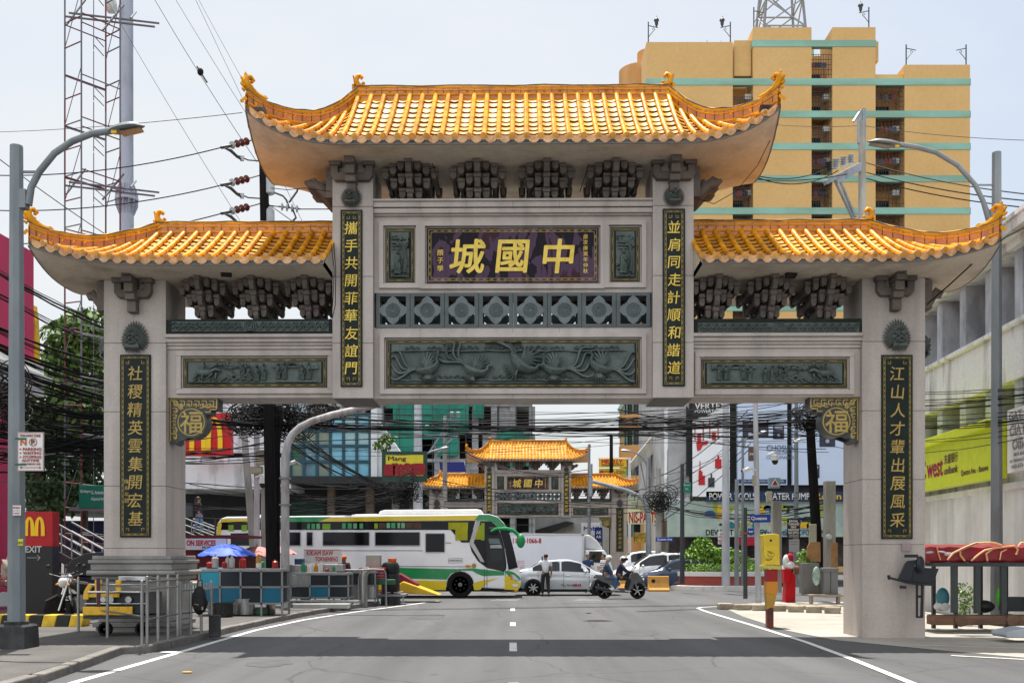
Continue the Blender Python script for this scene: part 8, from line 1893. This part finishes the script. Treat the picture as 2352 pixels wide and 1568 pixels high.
# ---- left edge: steel railing, yellow cart, backpack
SSTL = mat('stainless_tube', (.34,.34,.34), .3, metal=.75, col2=(.22,.22,.21), scale=4, stretch=(3,3,.5))
GR_ = 'stainless railings on the left kerb'
def g_pt(px, py): Y = 1.6*K/(py-1275); return V((GX(px,Y), Y, 0))
def rail(label, A, B, h, n, rails, spikes=0, zz=.12):
    t = thing('railing', label, 'railing', tuple((A+B)/2+V((0,0,zz))), GR_); 
    for i in range(n+1):
        p = A.lerp(B, i/n); mb = MB(); mb.cyl(p+V((0,0,zz)), p+V((0,0,zz+h)), .027, None, 10); mb.blob(p+V((0,0,zz+h)), (.027,.027,.025), 0, 8, 5); mb.build('post', SSTL, t, smooth=True)
    for z in rails: mb = MB(); mb.cyl(A+V((0,0,zz+z)), B+V((0,0,zz+z)), .017, None, 8); mb.build('rail', SSTL, t, smooth=True)
    for i in range(spikes):
        p = A.lerp(B, (i+.5)/spikes); mb = MB(); mb.cyl(p+V((0,0,zz+rails[0])), p+V((0,0,zz+h*.98)), .016, None, 6); mb.build('spike', SSTL, t, smooth=True)
    return t
A0 = V((GX(180,20.05),20.05,0)); A1 = V((GX(326,16.9),16.9,0)); A2 = V((GX(408,18.8),18.8,0)); A3 = V((GX(485,19.8),19.8,0))
rail('long stainless railing running from the tall bollard to the kerb corner', A0, A1, 1.05, 2, (.95,.48))
rail('stainless railing along the kerb at the foot of the plinth', V((GX(338,17.1),17.1,0)), A2, 1.12, 3, (1.05,.92,.42))
rail('spiked stainless railing the backpack hangs on', A2+V((.02,.1,0)), A3, .98, 3, (.84,.42), 10)
mb = MB(); mb.box(A3+V((.10,-.1,.25)), (.20,.16,.42)); solo(mb, 'stone_post', MATS['dark_stained_concrete'], 'small stone post at the end of the spiked railing', 'post', bevel=.02)
t = thing('backpack', 'black backpack hanging from the spiked stainless railing', 'backpack', tuple(W(457,1410,19.2)))
mb = MB(); c = W(458,1378,19.2); mb.blob(c, (.14,.10,.27), 0, 14, 10); mb.blob(c+V((.01,-.07,-.08)), (.11,.06,.14), 0, 12, 8); mb.build('bag', paint('backpack_black', (.014,.014,.016), .7), t, smooth=True)
mb = MB(); mb.tube([c+V((-.03,-.06,.22)), c+V((-.03,0,.36)), c+V((.04,.02,.38)), c+V((.06,-.02,.24))], .014, 6); mb.tube([c+V((.1,-.05,.15)), c+V((.16,-.02,-.05)), c+V((.1,-.05,-.22))], .016, 6); mb.build('strap', BLK, t, smooth=True)
mb = MB(); mb.bar(c+V((-.05,-.135,-.06)), c+V((.03,-.135,-.08)), .012); mb.box(c+V((.09,-.11,-.14)), (.03,.02,.06)); mb.build('buckle', paint('buckle_tan', (.3,.25,.15), .5), t)
# yellow chrome cart
Yc_ = 18.8
t = thing('food_cart', 'yellow and chrome push cart parked in front of the plinth', 'cart', (GX(270,Yc_),Yc_+.4,.115))
def pc(mb, a, b, c, d, y0, y1, m=0): mb.bx(GX(a,Yc_), GX(b,Yc_), y0, y1, GZ(d,Yc_), GZ(c,Yc_), m)
CHR = mat('chrome', (.60,.60,.60), .15, metal=.9, var=.1, scale=6); CARTY = mat('cart_yellow', (.70,.40,.015), .4, col2=(.35,.18,.01), scale=7, lo=.3, hi=.5)
mb = MB(); pc(mb, 190, 345, 1413, 1420, Yc_, Yc_+.9); pc(mb, 192, 340, 1330, 1336, Yc_+.6, Yc_+.7); mb.build('chassis', STEEL_D, t, bevel=.01)
mb = MB(); pc(mb, 191, 305, 1392, 1412, Yc_-.03, Yc_+.02); pc(mb, 205, 275, 1361, 1371, Yc_-.02, Yc_+.03); pc(mb, 218, 234, 1331, 1361, Yc_-.02, Yc_+.03); pc(mb, 222, 232, 1361, 1384, Yc_-.02, Yc_+.02); pc(mb, 266, 278, 1331, 1362, Yc_-.02, Yc_+.03)
mb.fp([(GX(a,Yc_),GZ(b,Yc_)) for a,b in ((191,1376),(193,1358),(200,1345),(206,1338),(212,1346),(205,1360),(204,1376))], Yc_-.02, Yc_+.05); mb.build('yellow_panel', CARTY, t, bevel=.012)
mb = MB(); pc(mb, 203, 332, 1356, 1361, Yc_-.05, Yc_+.6); pc(mb, 205, 340, 1340, 1343, Yc_, Yc_+.03); pc(mb, 195, 340, 1384, 1387, Yc_-.03, Yc_+.03); pc(mb, 262, 325, 1323, 1333, Yc_+.2, Yc_+.55); mb.build('chrome_trim', CHR, t, bevel=.01)
mb = MB(); pc(mb, 196, 340, 1361, 1408, Yc_+.05, Yc_+.75); mb.build('body', paint('cart_dark', (.03,.03,.032), .35), t)
mb = MB(); mb.fp([(GX(a,Yc_),GZ(b,Yc_)) for a,b in ((223,1327),(224,1390),(232,1390),(231,1327))], Yc_-.035, Yc_-.021); mb.build('purple_strip', paint('strip_purple', (.07,.02,.05), .4), t)
for px, r in ((238,.05),(253,.075),(296,.06)): mb = MB(); mb.lathe([(r*.6,-.03),(r,-.03),(r,.0),(r*.6,.0)], (GX(px,Yc_),Yc_,GZ(1376,Yc_)), 16, 0, 'y'); mb.build('gauge', CHR, t, smooth=True)
for px in (232,318): wheel(t, (GX(px,Yc_),Yc_+.2,.245), .13, .10, 'y', 0, STEEL_D)
# ---- vendors' stalls in front of the bus
Yv = 28.5
UMB = mat('umbrella_blue', (.01,.09,.62), .6, col2=(.008,.06,.45), scale=2); UMBP = paint('umbrella_pink', (.55,.24,.22), .7)
def umbrella(label, px, py, R, Y, m, text=None):
    t = thing('umbrella', label, 'umbrella', (GX(px,Y),Y,.115), 'vendors umbrellas'); x = GX(px,Y); z = GZ(py,Y); n = 8; mb = MB()
    rows = []
    for j in range(6):
        f_ = j/5; rows.append([V((x+R*f_*cos(2*pi*k/32)*(1-.04*(k % 4 in (1,2,3))), Y+R*f_*sin(2*pi*k/32)*(1-.04*(k % 4 in (1,2,3))), z-.42*R*f_**1.7+(.04*f_ if k % 4 == 2 else 0))) for k in range(32)])
    mb.grid(rows[::-1], 0, close=True); mb.grid([[p-V((0,0,.01)) for p in r] for r in rows], 0, close=True); c_ = mb.build('canopy', m, t, smooth=True)
    if text: mb = MB(); p = V((x-R*.28, Y-R*.88, z-.30*R)); mb.text(text, p, .075, .42, u=(.97,-.24,0), v=(0,.35,.93), ext=.02); mb.build('lettering', WHL, c_)
    mb = MB(); mb.cyl((x,Y,.115), (x,Y,z+.08), .018, None, 8)
    for k in range(8): a = 2*pi*k/8; mb.bar((x,Y,z-.35*R), (x+R*.7*cos(a),Y+R*.7*sin(a),z-.26*R), .01)
    mb.build('pole', STEEL, t); return t
umbrella('bright blue vendors umbrella with small white lettering over the stalls', 521, 1248, .86, 30, UMB, 'Metrobank')
umbrella('faded pink umbrella behind the blue one', 590, 1254, .75, 32.5, UMBP)
umbrella('second pink umbrella behind the wooden pole', 640, 1254, .6, 33, UMBP)
t = flat_sign('service_banner', 'white banner lettered ON SERVICES in red left of the blue umbrella', 'banner', 425, 520, 1236, 1262, 31, paint('banner_white2', (.58,.58,.60), .6), [('ON SERVICES',462,1246,12,66,0,.04),('POINT',480,1257,6,30,1,.02)], [REDL, BLL])
mb = MB(); bxp(mb, 425, 565, 1228, 1234, 31, 33); bxp(mb, 425, 560, 1262, 1330, 31.5, 33); solo(mb, 'red_booth', paint('booth_dark_red', (.12,.008,.012), .6), 'dark red booth with a pale flat roof behind the blue umbrella', 'booth')
# the glass and steel counters
def counter(label, px0, px1, py0, py1, Y, panels, d=.8):
    t = thing('stall_counter', label, 'stall', (GX((px0+px1)/2,Y),Y+d/2,.115), 'vendors stalls'); 
    mb = MB(); x0, x1, z0, z1 = GX(px0,Y), GX(px1,Y), GZ(py1,Y), GZ(py0,Y)
    for z in (z0, (z0+z1)/2, z1):
        for y in (Y, Y+d): mb.bar((x0,y,z), (x1,y,z), .045)
        for x in (x0, x1): mb.bar((x,Y,z), (x,Y+d,z), .045)
    n = len(panels)
    for i in range(n+1):
        x = lerp(x0,x1,i/n); mb.bar((x,Y,.115), (x,Y,z1), .045); mb.bar((x,Y+d,.115), (x,Y+d,z1), .045)
    mb.build('frame', STEEL, t)
    for i, (a, b) in enumerate(panels):
        xa, xb = lerp(x0,x1,i/n)+.03, lerp(x0,x1,(i+1)/n)-.03; zm = (z0+z1)/2
        for m_, za, zb in ((a, zm+.03, z1-.03), (b, z0+.03, zm-.03)):
            mb = MB(); mb.bx(xa, xb, Y+.0, Y+.02, za, zb); mb.build('panel', m_, t)
    mb = MB(); mb.bx(x0, x1, Y+.02, Y+d, z1+.02, z1+.05); mb.bx(x0+.03, x1-.03, Y+.05, Y+d-.05, z0, z0+.02); mb.bx(x0+.03, x1-.03, Y+d-.04, Y+d-.02, z0, z1, 0); mb.build('top', SSTL, t); return t
TEAL = paint('teal_panel', (.01,.13,.22), .3); TEALB = paint('bright_teal_panel', (.02,.30,.42), .3); DKP = paint('dark_panel', (.02,.028,.036), .2); SMK = paint('smoked_glass', (.03,.035,.04), .1)
counter('long steel framed counter with teal and dark panels behind the backpack', 458, 648, 1310, 1385, 25.4, [(TEALB,TEAL),(DKP,TEAL),(SMK,DKP),(SMK,TEAL)])
counter('stainless stall counter with dark blue panels left of the steel bollard', 668, 800, 1318, 1372, 30.6, [(SSTL,SMK),(SMK,TEAL),(SMK,DKP)])
counter('low stainless counter before the black drum', 800, 862, 1314, 1374, 32.4, [(SMK,SSTL)], .6)
def box_thing(nm, lab, cat, px0, px1, py0, py1, Y, d, m, group='goods on the vendors stalls', bev=.02):
    mb = MB(); bxp(mb, px0, px1, py0, py1, Y, Y+d); return solo(mb, nm, m, lab, cat, group, bevel=bev)
box_thing('car_boot_lid', 'bright teal rounded cool box on the long counter', 'cool box', 457, 500, 1303, 1322, 25.9, .5, TEALB)
box_thing('display_case', 'corrugated steel display case left of the red lettered panel', 'case', 663, 698, 1296, 1318, 31, .5, SSTL)
box_thing('steel_case', 'ribbed steel warmer box on the middle stall', 'case', 742, 788, 1295, 1312, 30.9, .5, SSTL)
box_thing('grey_cabinet', 'pale grey cabinet standing on a red crate before the bus', 'cabinet', 840, 872, 1273, 1302, 33.2, .5, paint('cabinet_grey', (.38,.37,.33), .6))
box_thing('blue_tub', 'blue tub behind the left end of the middle stall', 'tub', 676, 694, 1282, 1297, 31.1, .4, paint('tub_blue', (.03,.06,.14), .5))
box_thing('green_tray', 'dark green tray under the red crate', 'tray', 850, 905, 1330, 1342, 32.8, .5, paint('tray_green', (.03,.10,.05), .5))
box_thing('white_bench', 'low white stone bench at the kerb in front of the middle stall', 'bench', 672, 800, 1386, 1397, 29.0, .4, paint('bench_white', (.40,.40,.38), .7), None)
box_thing('steel_plank', 'long steel kerbside ramp plate below the stalls', 'plate', 655, 825, 1378, 1384, 29.8, .5, SSTL, None)
t = thing('letter_panel', 'white panel painted with red characters on the middle stall', 'panel', (GX(738,31.6),31.6,GZ(1292,31.6)))
mb = MB(); bxp(mb, 698, 785, 1262, 1293, 31.6, 31.63); mb.build('board', paint('panel_white', (.60,.58,.58), .6), t)
mb = MB(); mb.text('KIKIAM ISAW', W(735,1269,31.595), 11*31.6/K, 60*31.6/K, bold=.02); mb.text('TOKNENENG', W(750,1283,31.595), 10*31.6/K, 52*31.6/K, bold=.02); bxp(mb, 698, 783, 1261.3, 1262.6, 31.59, 31.6); mb.build('lettering', REDL, t)
t = thing('red_crate', 'red perforated plastic crate under the grey cabinet', 'crate', (GX(858,33.0),33.3,GZ(1332,33.0)), 'goods on the vendors stalls')
mb = MB(); bxp(mb, 824, 883, 1303, 1333, 32.9, 33.5); mb.build('body', paint('crate_red', (.25,.008,.02), .4), t, bevel=.02)
mb = MB()
for i in range(7):
    for j in range(4): c = W(860+i*3.3, 1308+j*6.5, 32.89); mb.box(c, (.022,.012,.035))
mb.build('slots', paint('crate_slot', (.5,.35,.35), .5), t)
t = thing('water_drum', 'black plastic drum with an orange cap in front of the bus', 'drum', (GX(897,33.7),33.7,0))
mb = MB(); mb.lathe([(.27,.95*.0+.35),(.30,.4),(.30,.95),(.27,1.0),(.30,1.05),(.30,1.25),(.24,1.36),(.12,1.40)], (GX(897,33.7),33.7,0), 20); mb.build('body', paint('drum_black', (.016,.017,.019), .4), t, smooth=True)
mb = MB(); mb.lathe([(.13,1.38),(.14,1.40),(.14,1.50),(0,1.51)], (GX(901,33.7),33.7,0), 16); mb.build('cap', paint('cap_orange', (.75,.12,.01), .4), t, smooth=True)
mb = MB(); mb.lathe([(.33,0),(.33,.35),(0,.35)], (GX(897,33.7),33.7,0), 16); solo(mb, 'drum_stand', STEEL_D, 'round dark stand under the black plastic drum', 'stand')
t = thing('goods_table', 'low table of pink and white wrapped goods at the kerb', 'table', (GX(895,33.4),33.7,0))
mb = MB(); bxp(mb, 864, 930, 1364, 1369, 33.2, 34.2); 
for px in (868,926): mb.bar(W(px,1368,33.3), V((GX(px,33.3),33.3,.0)), .05)
mb.build('top', STEEL, t)
mb = MB(); rn = random.Random(12)
for k in range(60): 
    c = W(rn.uniform(866,925), 1361, rn.uniform(33.25,34.1)); mb.box(c+V((0,0,rn.uniform(0,.05))), (rn.uniform(.06,.16),rn.uniform(.05,.1),.035), rn.choice((0,0,1,2)), rn.uniform(0,3), rn.uniform(-.2,.2))
mb.build('wrapped_goods', [paint('wrap_white', (.65,.60,.60), .5), paint('wrap_crimson', (.40,.02,.06), .5), paint('wrap_pink', (.55,.25,.28), .5)], t)
mb = MB(); mb.fp([(GX(a,35),GZ(b,35)) for a,b in ((900,1356),(915,1342),(925,1334),(955,1345),(990,1358),(1010,1366),(925,1362))], 35, 36.2); solo(mb, 'yellow_cover', paint('cover_yellow', (.60,.38,.02), .5), 'yellow sloping cover lying on the road before the bus', 'cover', bevel=.04)
mb = MB(); mb.fp([(GX(a,35.4),GZ(b,35.4)) for a,b in ((905,1345),(905,1318),(918,1316),(960,1340),(960,1350))], 35.3, 36); solo(mb, 'maroon_sheet', paint('sheet_maroon', (.16,.012,.03), .5), 'maroon sheet draped over a frame beside the yellow cover', 'sheet', bevel=.03)
t = thing('steel_bollard', 'thick stainless bollard post with a bent arm at the end of the stalls', 'bollard', (GX(842,32.0),32.0,0)); mb = MB(); x = GX(842,32.0); mb.tube([(x-.12,32.0,.0),(x-.12,32.0,.9),(x-.05,32.0,1.1),(x+.1,32.0,1.18)], [.15,.15,.14,.1], 14); mb.build('post', SSTL, t, smooth=True)
mb = MB(); mb.tube([(x-.1,31.9,1.15),(x+.2,31.9,1.17),(x+.55,31.9,1.15),(x+.6,31.9,1.05),(x+.62,31.9,.05)], .035, 8); mb.tube([(x-.9,31.9,1.15),(x-.1,31.9,1.15)], .03, 8); mb.build('arm', SSTL, t, smooth=True)
rn = random.Random(15)
for k, (nm, lab, px, py, Y, r, h, m) in enumerate([('stock_pot','large steel pot on the ground below the long counter',560,1418,25.6,.27,.42,SSTL),('green_basin','green basin under the long counter',597,1428,25.8,.2,.16,paint('basin_green',(.05,.14,.08),.4)),('black_bucket','black bucket beside the steel pot',512,1425,24.9,.24,.34,BLK),('blue_bucket','blue bucket beneath the middle stall',700,1370,30.9,.14,.3,paint('bucket_blue',(.10,.13,.25),.4)),('steel_jar','tall steel jar under the long counter near the pot',622,1412,26,.12,.35,SSTL)]):
    mb = MB(); c = (GX(px,Y),Y,.115); mb.lathe([(r*.85,0),(r,.03),(r,h),(r*1.06,h),(r*1.06,h-.02)], c, 18); mb.lathe([(r*.95,h-.03),(0,h-.03)], c, 18)
    solo(mb, nm, m, lab, nm.split('_')[-1], 'pots and buckets under the stalls', smooth=True)
mb = MB()
for k in range(40): mb.tube([W(500+rn.uniform(-14,22),1405+rn.uniform(-15,30),24.6+rn.random()*.4) for _ in range(3)], .012, 4)
solo(mb, 'bicycle_frame_heap', STEEL_D, 'heap of dark metal rods and wheels beside the backpack', 'scrap heap')
for k in range(24):
    mb = MB(); Y = rn.choice((25.9,26.0,30.9,31.0)); px = rn.uniform(470,640) if Y < 27 else rn.uniform(675,795); zt_ = GZ(1310,25.4)+.07 if Y < 27 else GZ(1318,30.6)+.07
    r = rn.uniform(.04,.09); h = rn.uniform(.12,.34); mb.lathe([(r*.9,0),(r,.02),(r,h*.7),(r*.45,h*.85),(r*.4,h),(0,h)], (GX(px,Y),Y,zt_), 10)
    col = rn.choice((('bottle_red',(.35,.02,.02)),('bottle_white',(.6,.6,.58)),('bottle_amber',(.4,.18,.02)),('bottle_steel',(.4,.4,.4)),('bottle_green',(.03,.2,.08))))
    solo(mb, 'bottle', paint(col[0],col[1],.3), {'bottle_red':'small red sauce bottle','bottle_white':'small white bottle','bottle_amber':'small amber bottle','bottle_steel':'small steel canister','bottle_green':'small green bottle'}[col[0]]+(' standing on the long teal counter' if Y < 27 else ' standing on the middle stall counter'), 'bottle', 'bottles on the vendors stalls', smooth=True)
# stair with railings behind the totem and by the bus
def stair(label, pts, Y, n, w, back=None):
    t = thing('footbridge_stair', label, 'stair', tuple(W(*pts[1],Y)), 'footbridge stairs'); A, B = W(*pts[0],Y), W(*pts[1],Y); mb = MB()
    for i in range(n):
        p = A.lerp(B,(i+.5)/n); mb.box((p.x,Y+w/2,p.z-.9), (abs(B.x-A.x)/n*1.3,w,.06))
    mb.bar(A-V((0,0,.95)), B-V((0,0,.95)), .08, .25); mb.bar(A-V((0,-w,.95)), B-V((0,-w,.95)), .08, .25); mb.build('flight', STEEL_D, t)
    for dz in (0,-.28,-.56):
        mb = MB(); mb.cyl(A+V((0,0,dz)), B+V((0,0,dz)), .03, None, 8); mb.cyl(A+V((0,w,dz)), B+V((0,w,dz)), .03, None, 8); mb.build('handrail', SSTL, t, smooth=True)
    for i in range(6): p = A.lerp(B,i/5); mb = MB(); mb.cyl(p, p-V((0,0,.95)), .025); mb.build('baluster', SSTL, t)
    return t
stair('steel stair with three handrails descending behind the totem sign', ((118,1195),(235,1260)), 31, 10, 1.4)
stair('steel stair with handrails behind the pillar where the woman walks down', ((420,1188),(520,1225)), 43.5, 9, 1.4)
mb = MB(); bxp(mb, 95, 330, 1195, 1288, 46, 50); solo(mb, 'blue_kiosk', paint('kiosk_navy', (.015,.02,.06), .6), 'dark navy kiosk in the shade behind the left stair', 'kiosk')
mb = MB(); bxp(mb, 60, 330, 1140, 1175, 52, 60); solo(mb, 'shed', paint('shed_grey', (.10,.11,.12), .8), 'dark grey shed roof behind the trees on the left', 'shed')
flat_sign('stair_notice', 'small white NO parking notice on the scaffold behind the black tricycle', 'sign', 312, 335, 1220, 1240, 30, WHITE, [('NO',323,1226,5,12,0,.02),('PARKING',323,1234,4,18,0,.02)], [REDL])
# stray litter on the road edge
for k, (px, py, s, m, lab) in enumerate([(392,1499,.12,WHITE,'crumpled white plastic wrapper by the left kerb'),(430,1545,.05,ORNG,'small orange scrap of litter on the road by the left line'),(1352,1408,.05,BLK,'small dark scrap of litter in the middle of the road')]):
    mb = MB(); c = g_pt(px,py); mb.blob(c+V((0,0,.015)), (s*1.6,s*.6,.015), 0, 8, 5); solo(mb, 'litter', m, lab, 'litter', smooth=True)
